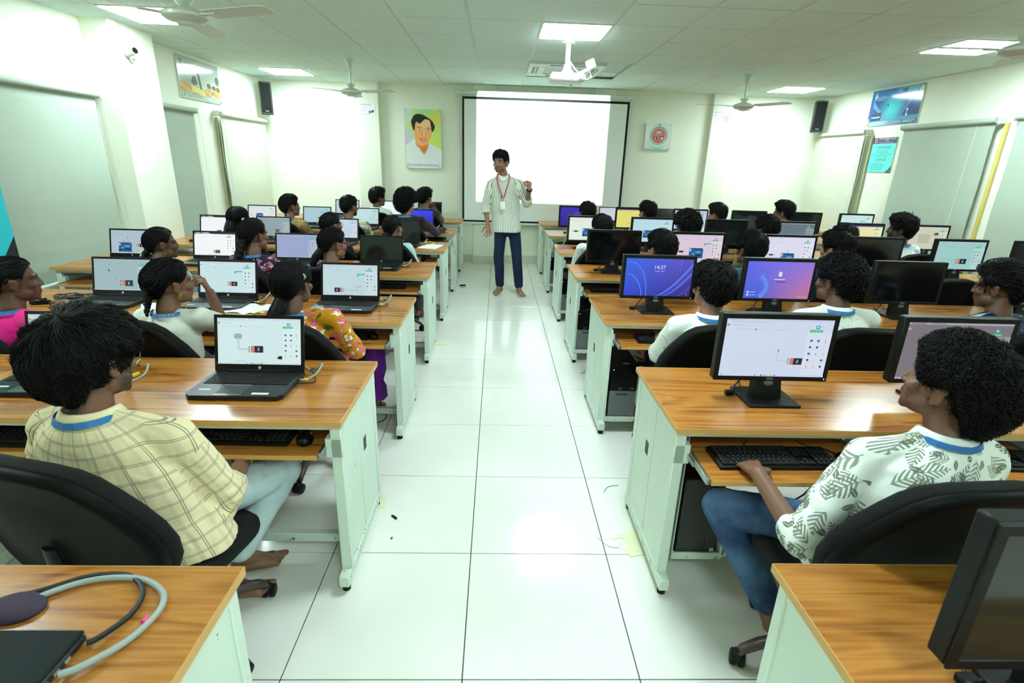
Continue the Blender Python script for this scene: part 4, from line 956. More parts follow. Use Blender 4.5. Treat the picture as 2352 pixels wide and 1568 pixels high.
# ---------------------------------------------------------------- laptops
_lap = {}
def laptop(x, y, row, kind, label, bg=None, rz=0.0, z=.75, tilt=14, keys=False, sticker=True, cord=True):
    """origin under the middle of the base"""
    t = empty('laptop', (x, y, z), rz, label, 'laptop', 'open laptops on the desks')
    if not _lap:
        m = MB(); pl = [(-.185, -.105), (-.165, -.128), (.165, -.128), (.185, -.105), (.187, .128), (-.187, .128)]
        m.prism(pl, .004, .014).prism([(a*.992, b*.992) for a, b in pl], .014, .0205); _lap['base'] = m.mesh('base', LAPM, 'auto')
        _lap['deck'] = MB().box(-.168, -.012, .0204, .168, .105, .0211).mesh('key_well', PLASTIC)
        _lap['pad'] = MB().box(-.075, -.112, .0204, .03, -.028, .0212).mesh('touchpad', DGREY)
        m = MB().box(-.075, -.118, .0204, -.0235, -.1125, .0216).box(-.0215, -.118, .0204, .03, -.1125, .0216).box(-.075, -.0275, .0204, .03, -.0225, .0214); _lap['btn'] = m.mesh('touchpad_button', STEEL)
        m = MB(); kk = []
        for r in range(6):
            n = 19; yy = .087-r*.0185
            for c in range(n): kk.append((-.164+c*.01735, yy))
        _lap['pos'] = kk
        _lap['key'] = MB().box(0, -.0075, .0212, .0152, .0075, .0232, .001).mesh('key', KEYM)
        for (a, b) in kk: m.box(a, b-.0075, .0212, a+.0152, b+.0075, .0230)
        _lap['keys'] = m.mesh('keys', KEYM)
        m = MB().box(-.186, 0, 0, .186, .008, .236, .0035); _lap['lid'] = m.mesh('lid', LAPM, 'auto')
        m = MB()
        for a in ((-.186, .222, .186, .236), (-.186, 0, .186, .03), (-.186, .028, -.172, .224), (.172, .028, .186, .224)): m.box(a[0], -.0022, a[1], a[2], .001, a[3], .001)
        _lap['bezel'] = m.mesh('bezel', PLASTIC, 'auto')
        _lap['off'] = MB().box(-.1725, -.0012, .0295, .1725, .0005, .2225).mesh('display', OFFG)
        f = Flat(1, 1); f.disc(0, 0, .0062, C(206, 210, 210), 18).disc(0, 0, .0054, C(226, 230, 230), 18).text('hp', 0, .0004, .0088, C(40, 46, 50)); _lap['logo'] = f.mb.mesh('logo', PRINT_M, False, False)
        _lap['hinge'] = MB().cyl((-.13, .122, .0215), (.13, .122, .0215), .007, 10).mesh('hinge', PLASTIC, 'auto')
        f = Flat(1, 1); f.rect(-.032, -.008, .032, .008, C(236, 238, 238)).text('simulation', 0, 0, .009, C(200, 90, 110)); _lap['st'] = f.mb.mesh('sticker', PRINT_M, False, False)
        f = Flat(1, 1); f.rect(-.022, -.006, .022, .006, C(206, 216, 212)).rect(-.018, -.002, .016, .002, C(150, 190, 190)); _lap['st2'] = f.mb.mesh('sticker', PRINT_M, False, False)
        _lap['cam'] = MB().cyl((0, -.0028, .2295), (0, -.002, .2295), .003, 10).mesh('webcam', DGREY)
        m = MB().wire([(.187, .06, .012), (.215, .062, .012), (.25, .085, .03), (.262, .13, .055), (.235, .165, .03), (.2, .175, .006), (.16, .22, .004)], .0042, 7); _lap['net'] = m.mesh('network_cable', CAB_G, True)
        _lap['boot'] = MB().box(.206, .055, .007, .222, .068, .017, .002).mesh('cable_boot', CAB_Y, 'auto'); 
        _lap['pwr'] = MB().wire([(.186, .03, .01), (.225, .035, .008), (.25, .06, .006), (.235, .1, .02), (.21, .13, .03), (.22, .19, .006)], .003, 6).mesh('power_cable', CAB_K, True)
        _lap['mc'] = MB().wire([(-.187, .07, .01), (-.215, .07, .012), (-.235, .06, .008), (-.26, -.0, .006), (-.25, -.03, .005), (-.2, -.03, .006)], .0025, 6).box(-.225, .062, .004, -.19, .078, .016, .002).mesh('mouse_cable', CAB_K, 'auto')
    for p in ('base', 'deck', 'pad', 'btn', 'hinge'): put(_lap[p], _lap[p].name.split('.')[0], t)
    if keys:
        for (a, b) in _lap['pos']: put(_lap['key'], 'key', t, (a, b, 0))
    else: tag(put(_lap['keys'], 'keys', t), kind='stuff')
    lid = put(_lap['lid'], 'lid', t, (0, .124, .021), (R(-tilt), 0, 0))
    put(_lap['bezel'], 'bezel', lid); o = put(_lap['logo'], 'logo', lid, (0, -.0024, .0145), (R(90), 0, 0)); put(_lap['cam'], 'webcam', lid)
    if kind == 'off': put(_lap['off'], 'display', lid)
    else: display(kind, bg, .345, .194, lid, (0, -.0014, .029), (R(90), 0, 0))
    if sticker:
        put(_lap['st'], 'sticker', t, (.095, -.102, .0207)); put(_lap['st2'], 'sticker', t, (-.13, -.07, .0207))
    if cord:
        c = put(_lap['net'], 'network_cable', t); put(_lap['boot'], 'cable_boot', c); put(_lap['pwr'], 'power_cable', t)
    return t

# ---------------------------------------------------------------- keyboards, mice, towers
_kb = {}
def keyboard(x, y, z, label, rz=0.0, keys=False):
    t = empty('keyboard', (x, y, z), rz, label, 'keyboard', 'black keyboards on the pull-out trays')
    if not _kb:
        m = MB(); v, f = loft([[(-.222, -.066, 0), (.222, -.066, 0), (.222, .066, 0), (-.222, .066, 0)], [(-.222, -.066, .012), (.222, -.066, .012), (.222, .066, .02), (-.222, .066, .02)], [(-.217, -.061, .014), (.217, -.061, .014), (.217, .061, .022), (-.217, .061, .022)]])
        _kb['base'] = m.add(v, f).mesh('base', PLASTIC, 'auto')
        pos = []; u = .0188
        zk = lambda yy: .0165+(yy+.06)*.066
        rows = [(.05, [(k*u, 1) for k in range(15)]), (.026, [(k*u, 1) for k in range(13)]+[(13*u, 2)]), (.007, [(0, 1.5)]+[((k+1.5)*u, 1) for k in range(12)]+[(13.5*u, 1.5)]), (-.012, [(0, 1.75)]+[((k+1.75)*u, 1) for k in range(11)]+[(12.75*u, 2.25)]),
                (-.031, [(0, 2.25)]+[((k+2.25)*u, 1) for k in range(10)]+[(12.25*u, 2.75)]), (-.05, [(0, 1.4), (1.4*u, 1.2), (2.6*u, 1.2), (3.8*u, 6), (9.8*u, 1.2), (11*u, 1.2), (12.2*u, 1.2), (13.4*u, 1.6)])]
        for yy, ks in rows:
            for xo, wu in ks: pos.append((-.212+xo, yy, wu*u-.0022))
            nv = {.026: 3, .007: 3, -.031: 1, -.05: 3}.get(yy, 0)
            for q in range(nv): pos.append((-.212+15.35*u+(q if nv == 3 else 1)*u, yy, u-.0022))
            if yy < .05:
                for q in range(4): pos.append((-.212+18.7*u+q*u, yy, u-.0022))
        _kb['pos'] = [(a, b, w2, zk(b)) for a, b, w2 in pos]
        m = MB()
        for a, b, w2, zz in _kb['pos']: m.box(a, b-.0083, zz-.002, a+w2, b+.0083, zz+.0055, .001)
        _kb['keys'] = m.mesh('keys', KEYM)
        _kb['km'] = {}
        _kb['cord'] = MB().wire([(-.05, .066, .012), (-.06, .1, .008), (-.02, .15, .004), (.0, .22, .002)], .0022, 6).mesh('cable', CAB_K, True)
    put(_kb['base'], 'base', t); put(_kb['cord'], 'cable', t)
    if keys:
        for a, b, w2, zz in _kb['pos']:
            k = round(w2, 4)
            if k not in _kb['km']: _kb['km'][k] = MB().box(0, -.0083, -.002, w2, .0083, .0055, .0016).mesh('key', KEYM)
            put(_kb['km'][k], 'key', t, (a, b, zz))
        f = Flat(1, 1)
        for i, (a, b, w2, zz) in enumerate(_kb['pos']): 
            f.mb.add([(a+.003, b+.001, zz+.0058), (a+.0065, b+.001, zz+.0058), (a+.0065, b+.0055, zz+.0058), (a+.003, b+.0055, zz+.0058)], [(0, 1, 2, 3)], C(120, 124, 124))
        tag(put(f.mb.mesh('key_legends', PRINT_M, False, False), 'key_legends', t), kind='stuff')
    else: tag(put(_kb['keys'], 'keys', t), kind='stuff')
    return t
def mouse(x, y, z, label, rz=0.0):
    t = empty('mouse', (x, y, z), rz, label, 'mouse', 'black computer mice')
    rings = []
    for sc, zz in ((.9, 0), (1, .006), (.98, .016), (.86, .027), (.6, .034), (.2, .037)):
        rings.append([(math.copysign(abs(math.cos(a))**.8, math.cos(a))*.031*sc*(1-.12*math.sin(a)), math.sin(a)*.056*sc-.004*(zz > .02), zz+.004*(zz > .01)*-math.sin(a)) for a in [2*PI*k/24 for k in range(24)]])
    v, f = loft(rings); MB().add(v, f).build('shell', PLASTIC_G, t, smooth=True)
    MB().tube([(0, .022, .0335), (0, .034, .028)], [.0045, .0045], 10).build('scroll_wheel', RUBBER, t)
    MB().wire([(0, .055, .01), (.01, .1, .006), (-.02, .16, .004), (-.01, .2, .003)], .002, 6).build('cable', CAB_K, t)
    return t
def m_mesh():
    B = MatB('perforated_front'); x, y, z = B.xyz(B.coord()); s = 120
    a = ((x*s+z*s*.6).frac()-.5).abs(); b = ((x*-s+z*s*.6).frac()-.5).abs(); h = a.min(b).smooth(.04, .16)
    return B.set(B.mix(h, C(96, 98, 96), C(14, 15, 15)), .45, bump=h*-1.0, bstr=.5, bdist=.002)
PERF = m_mesh()
def m_mesh2():
    B = MatB('fine_grey_grille'); x, y, z = B.xyz(B.coord()); s = 260
    h = (((x*s+z*s).frac()-.5).abs()).min(((x*-s+z*s).frac()-.5).abs()).smooth(.05, .2)
    return B.set(B.mix(h, C(128, 134, 134), C(70, 75, 76)), .45)
GRILLE = m_mesh2()
def tower(x, y, style, num, label, z=.105, rz=0.0):
    """front faces the seat (-y); stands on a mint shelf hung under the desk"""
    t = empty('computer_tower', (x, y, z), rz, label, 'computer', 'desktop computer towers under the desks'); w_, d_, h_ = .175, .40, .36
    MB().box(-w_/2, 0, 0, w_/2, d_, h_, .004).build('case', PLASTIC, t)
    if style == 'mesh':
        MB().box(-w_/2+.004, -.012, .006, .035, 0, h_-.004, .003).box(.035, -.012, .006, w_/2-.004, 0, .2, .003).build('front_grille', PERF, t)
        MB().box(.036, -.010, .2, w_/2-.004, 0, h_-.004, .003).build('drive_panel', PLASTIC, t)
        MB().box(.01, -.0135, .195, w_/2-.002, -.011, .225, .001).build('logo_plate', DGREY, t)
        f = Flat(1, 1); f.ring(0, 0, .0105, .0115, C(20, 22, 22), 20).text('DELL', 0, 0, .0085, C(20, 22, 22)); put(f.mb.mesh('logo', PRINT_M, False, False), 'logo', t, (.028, -.0137, .21), (R(90), 0, 0))
        f = Flat(1, 1); f.rect(-.009, -.009, .009, .009, C(160, 190, 206)).rect(-.007, -.006, .007, .006, C(206, 226, 236)).text('intel', 0, 0, .007, C(30, 90, 160)); put(f.mb.mesh('sticker', PRINT_M, False, False), 'sticker', t, (.068, -.0125, .018), (R(90), 0, 0))
        MB().box(.06, -.0108, h_-.03, .063, -.0098, h_-.02).build('power_light', LIT_WHITE, t)
    else:
        MB().box(-w_/2+.002, -.014, .19, w_/2-.002, 0, h_-.003, .004).build('drive_panel', PLASTIC_G, t)
        MB().box(-w_/2+.002, -.014, .004, w_/2-.002, 0, .188, .004).build('front_grille', GRILLE, t)
        MB().box(-w_/2+.008, -.0148, .158, .03, -.0138, .174, .0004).build('drive_slot', DGREY, t)
        m = MB()
        for q in (-.03, -.015, .045, .058): m.box(q, -.0146, .2, q+.006, -.0138, .212)
        m.build('port', STEEL, t)
        f = Flat(1, 1); f.text('DELL', 0, 0, .016, C(196, 200, 200)); put(f.mb.mesh('logo', PRINT_M, False, False), 'logo', t, (-.06, -.0152, .166), (R(90), 0, 0))
        f = Flat(1, 1)
        if num: f.text(num, 0, 0, .045, C(216, 220, 220)); put(f.mb.mesh('chalk_number', PRINT_M, False, False), 'chalk_number', t, (.01, .02, h_+.0006))
        f = Flat(1, 1); f.rect(-.006, -.007, .006, .007, C(214, 50, 60)).disc(0, 0, .003, C(244, 226, 226), 8); put(f.mb.mesh('sticker', PRINT_M, False, False), 'sticker', t, (.07, -.0146, .03), (R(90), 0, 0))
        MB().cyl((-.07, -.0146, h_-.03), (-.07, -.0138, h_-.03), .003, 10).build('power_light', LIT_WHITE, t)
    return t
def shelf(x, y, label):
    t = empty('tower_shelf', (x, y, 0), 0, label, 'shelf', 'mint shelves carrying the computer towers')
    m = MB().box(-.1, -.02, .09, .1, .38, .103, .001).box(-.1, -.026, .085, .1, -.018, .118, .001).box(.1, -.026, .085, .109, .38, .16, .002).box(-.105, -.026, .085, -.1, .38, .7, .001)
    m.tube([(.105, -.022, .1), (.125, -.022, .105), (.13, -.022, .15)], .005, 6); m.build('plate', MINT, t); return t
# ---------------------------------------------------------------- laptops on the desks by the blinds
L_ = [(1, -.905, 'motor', (214, 240, 240), 'dark laptop beside the aisle showing a motor wired to a battery, first full row', dict(keys=True)),
 (1, -1.665, 'plain', (206, 226, 230), 'dark laptop half hidden by the cream checked shirt man', dict(rz=R(2))),
 (2, -2.27, 'bigbat', (158, 186, 190), 'laptop with one large battery on a dull screen, between pink and white top women', {}),
 (2, -1.615, 'bat', (206, 232, 236), 'laptop in front of the white top woman with the pen', {}),
 (2, -.845, 'batR', (196, 222, 228), 'laptop beside the mustard floral woman, battery at the lower edge of its screen', {}),
 (3, -3.04, 'boardbat', (176, 198, 208), 'laptop with a blue circuit board on screen, nearest the blinds', {}),
 (3, -2.34, 'batlow', (246, 252, 252), 'bright white laptop beside the woman with flowers in her hair', {}),
 (3, -1.64, 'plain', (156, 170, 208), 'laptop with an empty bluish screen beside the paisley kurta woman', {}),
 (3, -.915, 'off', None, 'laptop with a black screen beside the aisle, behind the mustard floral woman', {}),
 (4, -2.94, 'batlow', (246, 252, 252), 'white lit laptop behind the loose black haired woman', {}),
 (4, -2.34, 'bat', (146, 164, 170), 'dim grey laptop screen beyond the paisley kurta woman', {}),
 (4, -1.61, 'plain', (190, 206, 222), 'laptop beside the black dress woman with the hair tie', {}),
 (4, -.94, 'off', None, 'black screen laptop beside the pale blue top woman and white paper', {}),
 (5, -3.02, 'boardlow', (226, 234, 238), 'laptop with a blue board on screen, farthest toward the blinds', {}),
 (5, -2.30, 'bat', (172, 206, 216), 'pale blue laptop screen beside the brown shirt man', {}),
 (5, -1.67, 'plain', (186, 220, 220), 'laptop beside the green checked shirt man', {}),
 (5, -.945, 'blue', None, 'laptop with a plain bright blue screen beside the maroon sweater man', {}),
 (6, -2.26, 'bigbat', (186, 210, 216), 'laptop near the front wall beyond the green checked shirt man', {}),
 (6, -1.60, 'plain', (244, 250, 252), 'white lit laptop near the front wall beside the white shirt man', {}),
 (6, -.975, 'off', None, 'black screen laptop near the front wall beside the dark grey shirt man', {}),]
for r, x, kind, bg, lab, kw in L_:
    kw.setdefault('cord', r <= 5); kw.setdefault('sticker', r in (1, 2, 3) )
    laptop(x, NEAR_L[r]+.285, r, kind, lab, C(*bg) if bg else None, **kw)
# ---------------------------------------------------------------- monitors on the other side
R_ = [(1, 1.20, 'led', (212, 222, 244), 'lit monitor beside the aisle with a small battery circuit, first full row', R(0)),
 (1, 1.925, 'menu', (124, 116, 126), 'dim monitor behind the curly hair of the leafy shirt man', R(0)),
 (2, 1.115, 'lock', None, 'monitor with blue swirl wallpaper and the time 14:37', R(0)),
 (2, 1.89, 'login', None, 'monitor with a violet sign-in screen', R(0)),
 (2, 2.735, 'off', None, 'black screen monitor between the white print shirt man and the navy shirt man', R(0)),
 (2, 3.57, 'sunset', None, 'monitor with an orange screen at the picture edge behind the navy shirt man', R(0)),
 (3, 1.095, 'off', None, 'black screen monitor beside the aisle, beyond the 14:37 monitor', R(0)),
 (3, 1.82, 'board', (226, 206, 224), 'pinkish monitor showing a blue board and a dark plug', R(0)),
 (3, 2.625, 'board2', (226, 226, 246), 'lilac white monitor showing a blue board, above the violet sign-in monitor', R(0)),
 (3, 3.40, 'off', None, 'black screen monitor in front of the bearded man', R(0)),
 (3, 4.15, 'bigbat2', (160, 208, 202), 'green tinted monitor with a large battery on screen', R(0)),
 (3, 4.87, 'off', None, 'black screen monitor touching the picture edge by the wide blind', R(0)),
 (4, 1.08, 'board', (232, 244, 232), 'white green monitor showing a blue board, nearest the aisle beyond the black screen', R(0)),
 (4, 1.77, 'boardlow', (190, 228, 236), 'pale cyan monitor beside the tight curls man', R(0)),
 (4, 2.585, 'offg', None, 'grey blank monitor between the tight curls man and the olive collar man', R(0)),
 (4, 3.34, 'plain', (104, 124, 134), 'dim blue grey monitor above the lilac white board monitor', R(0)),
 (4, 4.10, 'purplehead', (238, 236, 180), 'pale yellow monitor with a purple title bar beside the bearded man', R(0)),
 (4, 4.84, 'greybox', (208, 212, 186), 'beige monitor with a grey box on screen by the blind', R(0)),
 (5, 1.13, 'purple', None, 'dark purple monitor beside the aisle below the projection screen', R(0)),
 (5, 1.88, 'purplehead', (232, 228, 120), 'yellow monitor in the row before the screen', R(0)),
 (5, 2.65, 'plain', (196, 204, 240), 'lilac monitor beside the flat topped hair man', R(0)),
 (5, 3.44, 'offg', None, 'dark blank monitor beside the man with glasses, toward the aisle', R(0)),
 (5, 4.19, 'offg', None, 'dark blank monitor beside the man with glasses, toward the blind', R(0)),
 (5, 4.90, 'bat', (206, 238, 236), 'white cyan monitor in the far corner by the pale blind', R(0))]
for r, x, kind, bg, lab, rz in R_: monitor(x, NEAR_R[r]+.275, r, kind, lab, C(*bg) if bg else None, rz)
laptop(1.88, NEAR_R[6]+.29, 6, 'plain', 'lilac lit laptop partly behind the yellow monitor', C(206, 214, 226), sticker=False, cord=False)
laptop(2.69, NEAR_R[6]+.29, 6, 'off', 'black screen laptop on the far row behind the tight curls man', None, sticker=False, cord=False)
big = monitor(1.118, -1.235, 0, 'offg', 'large dark monitor seen close up at the lower picture corner', None, R(0)); big.scale = (1.07, 1.07, 1.07)

# ---------------------------------------------------------------- keyboards and mice
TZ = .6305
keyboard(-.885, -.115, TZ, 'black keyboard on the tray under the motor circuit laptop', R(-1), keys=True)
keyboard(-1.56, -.15, TZ, 'black keyboard on the tray at the elbow of the cream checked shirt man', R(0), keys=True)
keyboard(1.115, -.235, TZ, 'black keyboard under the hand of the leafy shirt man', R(1), keys=True)
keyboard(1.905, -.225, TZ, 'black keyboard behind the shoulder of the leafy shirt man', R(-3), keys=True)
keyboard(1.17, NEAR_R[2]+.02, TZ, 'black keyboard on the tray under the 14:37 monitor', R(-2))
keyboard(1.1, NEAR_R[3]+.05, TZ, 'black keyboard on the tray under the black monitor beside the aisle')
keyboard(1.1, NEAR_R[4]+.05, TZ, 'black keyboard on the tray beside the ribbed white sweater sleeve')
keyboard(1.1, NEAR_R[5]+.05, TZ, 'black keyboard on the tray below the purple monitor')
keyboard(-.88, NEAR_L[2]+.09, TZ, 'black keyboard on the tray beside the mustard floral woman')
keyboard(-.88, NEAR_L[3]+.09, TZ, 'black keyboard on the tray under the black laptop behind the mustard floral woman')
keyboard(-.88, NEAR_L[4]+.09, TZ, 'black keyboard on the tray under the white paper desk')
keyboard(2.66, NEAR_R[2]+.02, TZ, 'black keyboard on the tray under the middle black monitor')
mouse(-.615, -.135, TZ, 'black mouse on the tray beside the keyboard of the motor laptop', R(14))
mouse(1.405, -.245, TZ, 'black mouse under the hand of the leafy shirt man', R(35))
mouse(-2.64, 1.235, .75, 'black mouse on the desk before the pink top woman', R(-70))
mouse(-.63, NEAR_L[2]+.08, TZ, 'black mouse on the tray beside the mustard floral woman', R(10))

# ---------------------------------------------------------------- towers on their shelves
TW = [(1, .945, -.10, 'mesh', '', 'black tower with a perforated front under the desk of the leafy shirt man'),
      (2, .90, 1.135, 'classic', '20', 'black and grey tower marked 20 in chalk, under the 14:37 monitor'),
      (3, .875, 2.40, 'classic', '23', 'black and grey tower marked 23 in chalk, one row beyond the 14:37 monitor'),
      (4, .875, 3.66, 'classic', '', 'black and grey tower with a small lit lamp, fourth full row'),
      (5, .875, 4.99, 'classic', '', 'black and grey tower under the desk of the purple monitor')]
for r, x, y, st, num, lab in TW:
    tower(x, y, st, num, lab)
    shelf(x, y, 'mint steel shelf under the tower '+('of the leafy shirt man', 'of the 14:37 monitor', 'one row beyond the 14:37 monitor', 'in the fourth full row', 'of the purple monitor')[r-1])

# ---------------------------------------------------------------- loose things on the desks
t = empty('notebook', (-1.37, 1.19, .75), R(-6), 'open white notebook on the desk beside the mustard floral woman', 'notebook')
v = []
for k in range(9):
    u = -1+k/4; zz = .004+.012*math.exp(-((abs(u)-.35)/.35)**2)*(abs(u) > .02)-.003*(abs(u) < .02)
    v += [(u*.15, -.1, zz), (u*.15, .1, zz)]
m = MB().add(v, [(2*k, 2*k+2, 2*k+3, 2*k+1) for k in range(8)]); m.build('pages', PAPER, t, smooth=False)
MB().box(-.153, -.103, 0, .153, .103, .003, .001).build('cover', IVORY, t)
f = Flat(1, 1)
for k in range(9): f.rect(-.135, -.08+k*.018, -.02, -.0792+k*.018, C(170, 176, 186)).rect(.02, -.08+k*.018, .135, -.0792+k*.018, C(170, 176, 186))
put(f.mb.mesh('ruled_lines', PRINT_M, False, False), 'ruled_lines', t, (0, 0, .0165))
tag(MB().box(-.1, -.15, 0, .1, .15, .002).build('paper_sheet', PAPER, None, loc=(-.62, NEAR_L[4]+.26, .7505), rot=(0, 0, R(-12))), 'white sheet of paper on the desk beside the black screen laptop', 'paper')
tag(MB().box(-.09, -.13, 0, .09, .13, .002).build('paper_sheet', PAPER, None, loc=(-1.93, 1.2, .7505), rot=(0, 0, R(30))), 'crumpled white paper beside the white top woman, under a red pen cap', 'paper')
tag(MB().cyl((-.02, 0, .006), (.02, .01, .006), .006, 8).build('red_cap', plain('red_cap', C(206, 40, 46), .4), None, loc=(-1.84, 1.2, .753)), 'small red pen cap on the paper beside the white top woman', 'cap')
t = empty('pen', (-1.86, .06, .757), R(25), 'black marker pen lying on the desk behind the cream checked shirt man', 'pen')
MB().cyl((-.06, 0, 0), (.02, 0, 0), .006, 10).build('barrel', PLASTIC, t); MB().cyl((.02, 0, 0), (.065, 0, 0), .0068, 10).build('cap', PLASTIC_G, t)
t = empty('memory_stick', (-3.24, NEAR_L[3]+.26, .762), 0, 'small dark memory stick in the laptop nearest the blinds', 'memory stick'); MB().box(-.03, -.008, 0, .0, .008, .008, .002).build('body', PLASTIC, t); MB().box(0, -.006, .001, .014, .006, .006).build('plug', STEEL, t)
# tangle of cable on the desk before the pink top woman
pts = [(-2.6+.1*math.sin(k*1.1)+.012*k*.4, 1.38+.06*math.cos(k*1.7), .756+.006*(k % 3)) for k in range(26)]
tag(MB().wire(pts, .004, 6).build('cable_tangle', CAB_K), 'tangled black cable on the desk before the pink top woman', 'cable')
tag(MB().wire([(-1.38, .08, .756), (-1.35, .14, .77), (-1.37, .2, .79), (-1.42, .24, .757)], .004, 6).build('network_cable', CAB_G), 'grey network cable beside the cheek of the cream checked shirt man', 'cable')
tag(MB().cyl((-1.40, .14, .762), (-1.385, .16, .766), .008, 8).build('cable_boot', CAB_Y), 'yellow cable plug beside the cheek of the cream checked shirt man', 'plug')
tag(MB().wire([(-.72, NEAR_L[4]+.42, .756), (-.66, NEAR_L[4]+.46, .77), (-.6, NEAR_L[4]+.44, .757), (-.68, NEAR_L[4]+.36, .756)], .005, 6).build('network_cable', CAB_Y), 'yellow network cable behind the white sheet of paper', 'cable')
tag(MB().wire([(-1.18, NEAR_L[5]+.3, .756), (-1.12, NEAR_L[5]+.36, .775), (-1.04, NEAR_L[5]+.3, .757), (-1.14, NEAR_L[5]+.24, .756)], .005, 6).build('network_cable', CAB_Y), 'yellow network cable beside the green checked shirt man', 'cable')
tag(MB().wire([(-.84, NEAR_L[6]+.3, .756), (-.7, NEAR_L[6]+.36, .77), (-.62, NEAR_L[6]+.26, .757), (-.56, NEAR_L[6]+.4, .756)], .005, 6).build('network_cable', CAB_Y), 'yellow network cable on the desk nearest the projection screen', 'cable')
# cables hanging off the far desk ends beside the aisle
tag(MB().wire([(-.62, 5.3, .756), (-.5, 5.28, .757), (-.447, 5.26, .74), (-.442, 5.24, .5), (-.444, 5.2, .2), (-.43, 5.18, .03), (-.36, 5.1, .006), (-.32, 5.2, .006), (-.4, 5.3, .006)], .004, 6).build('hanging_cable', CAB_G), 'grey cable hanging off the desk end beside the aisle near the teacher', 'cable')
t = empty('power_strip', (-.37, 5.22, 0), R(30), 'small dark plug on the floor at the end of the hanging grey cable', 'plug'); MB().box(-.04, -.015, 0, .04, .015, .02, .004).build('body', PLASTIC, t)
# the closed laptop with its cables at the lower picture corner
t = empty('closed_laptop', (-.865, -1.245, .75), R(0), 'closed dark laptop at the lower picture corner', 'laptop')
MB().box(-.187, -.128, .004, .187, .128, .02, .004).build('base', LAPM, t); MB().box(-.186, -.127, .021, .186, .128, .03, .004).build('lid', plain('dark_teal_lid', C(18, 26, 29), .6, spec=.15), t)
m = MB()
for q in (.0, .02, .045, .07): m.box(.1865, q, .008, .1885, q+.013, .015)
m.build('port', STEEL, t)
tag(MB().wire([(-.668, -1.2, .765), (-.64, -1.18, .763), (-.60, -1.12, .757), (-.585, -1.05, .757), (-.61, -1.0, .757), (-.68, -.965, .757), (-.77, -.97, .758), (-.84, -1.01, .758), (-.90, -1.08, .758)], .0065, 9).build('network_cable', CAB_G), 'thick grey network cable looping from the closed laptop', 'cable')
tag(MB().wire([(-.668, -1.135, .765), (-.655, -1.12, .762), (-.635, -1.06, .757), (-.65, -1.0, .757), (-.71, -.955, .757), (-.79, -.96, .757), (-.86, -1.0, .757), (-.93, -1.03, .757)], .0055, 8).build('power_cable', CAB_K), 'black power cable looping behind the closed laptop', 'cable')
tag(MB().cyl((-.597, -1.083, .758), (-.593, -1.07, .758), .0071, 9).build('cable_tape', plain('pink_tape', C(226, 60, 130), .5)), 'pink tape ring on the thick grey network cable', 'tape')
t = MB(); rr_ = [[(.055*s_*math.cos(a), .04*s_*math.sin(a), z_) for a in [2*PI*k/20 for k in range(20)]] for s_, z_ in ((1, 0), (1.02, .006), (.95, .012), (.6, .02), (.1, .022))]
v, f = loft(rr_); tag(t.add(v, f).build('cloth_pouch', plain('purple_cloth', C(58, 46, 66), .9), None, loc=(-.875, -1.045, .7503), smooth=True), 'dark purple cloth pouch behind the closed laptop', 'pouch')
# floor clutter
def bracket(loc, rz, label, pts): 
    tag(MB().prism(pts, 0, .002).build('cover_plate', IVORY, None, loc=loc, rot=(0, 0, rz)), label, 'plate')
bracket((.70, .07, .0012), R(0), 'cream plastic cover plate lying at the desk foot of the leafy shirt man', [(-.06, .035), (-.045, .022), (-.02, .035), (0, .03), (.0, .015), (-.025, -.005), (.005, -.09), (.1, -.065), (.1, .105), (.08, .105)])
bracket((-.47, .37, .0012), R(0), 'cream plastic cover plate at the desk foot beside the aisle, near the black scraps', [(-.05, .05), (.015, .05), (.03, -.055), (-.01, -.06), (-.015, -.075), (.0, -.09), (-.03, -.1), (-.05, -.06)])
bracket((-.58, 1.56, .0012), R(0), 'cream plastic cover plate under the desk end of the mustard floral woman', [(-.05, -.08), (.07, -.08), (.05, .09), (-.03, .09)])
bracket((-.43, 2.82, .0012), R(4), 'cream plastic cover plate at the desk foot of the black laptop', [(-.08, -.05), (.06, -.05), (.07, .08), (-.06, .08)])
tag(MB().wire([(-.015, .01, .006), (.0, 0, .005), (.012, -.014, .006)], [.004, .006, .005], 7).build('cable_scrap', PLASTIC, None, loc=(-.38, .24, 0)), 'black scrap of cable on the aisle floor, the larger of two', 'scrap')
tag(MB().wire([(0, -.005, .004), (.001, .005, .004)], .0035, 7).build('cable_scrap', PLASTIC, None, loc=(-.365, .09, 0)), 'tiny black scrap on the aisle floor', 'scrap')
tag(MB().wire([(.68, .46, .003), (.7, .5, .003), (.73, .52, .003), (.77, .525, .003)], .0013, 5).build('wire_scrap', CAB_K), 'thin black wire curl on the floor by the desk end', 'wire')
tag(MB().wire([(.58, .11, .002), (.62, .05, .002), (.67, .04, .002)], .001, 5).build('thread', plain('grey_thread', C(120, 124, 120), .7)), 'thin grey thread on the floor by the cover plate', 'thread')
tag(MB().wire([(.74, 2.42, .12), (.735, 2.36, .02), (.76, 2.2, .004), (.8, 2.12, .004), (.86, 2.2, .004)], .003, 5).build('white_wire', CAB_W), 'thin white wire hanging from the tower with chalk number 23', 'wire')
tag(MB().wire([(1.0, -.02, .3), (1.08, -.1, .5), (1.12, -.05, .6)], .0025, 5).wire([(1.02, .0, .28), (1.15, .0, .45), (1.3, .05, .5), (1.5, .05, .56)], .0025, 5).build('hanging_cables', CAB_K), 'thin black cables hanging under the tray of the leafy shirt man', 'cable')
tag(MB().wire([(1.55, .06, .6), (1.56, .1, .4), (1.5, .14, .2), (1.3, .2, .15), (1.1, .2, .2)], .004, 6).wire([(1.58, .08, .6), (1.6, .1, .36), (1.54, .12, .3), (1.5, .1, .5)], .004, 6).build('hanging_cables', CAB_K), 'black cables looped at the middle bracket under the first monitor desk', 'cable')
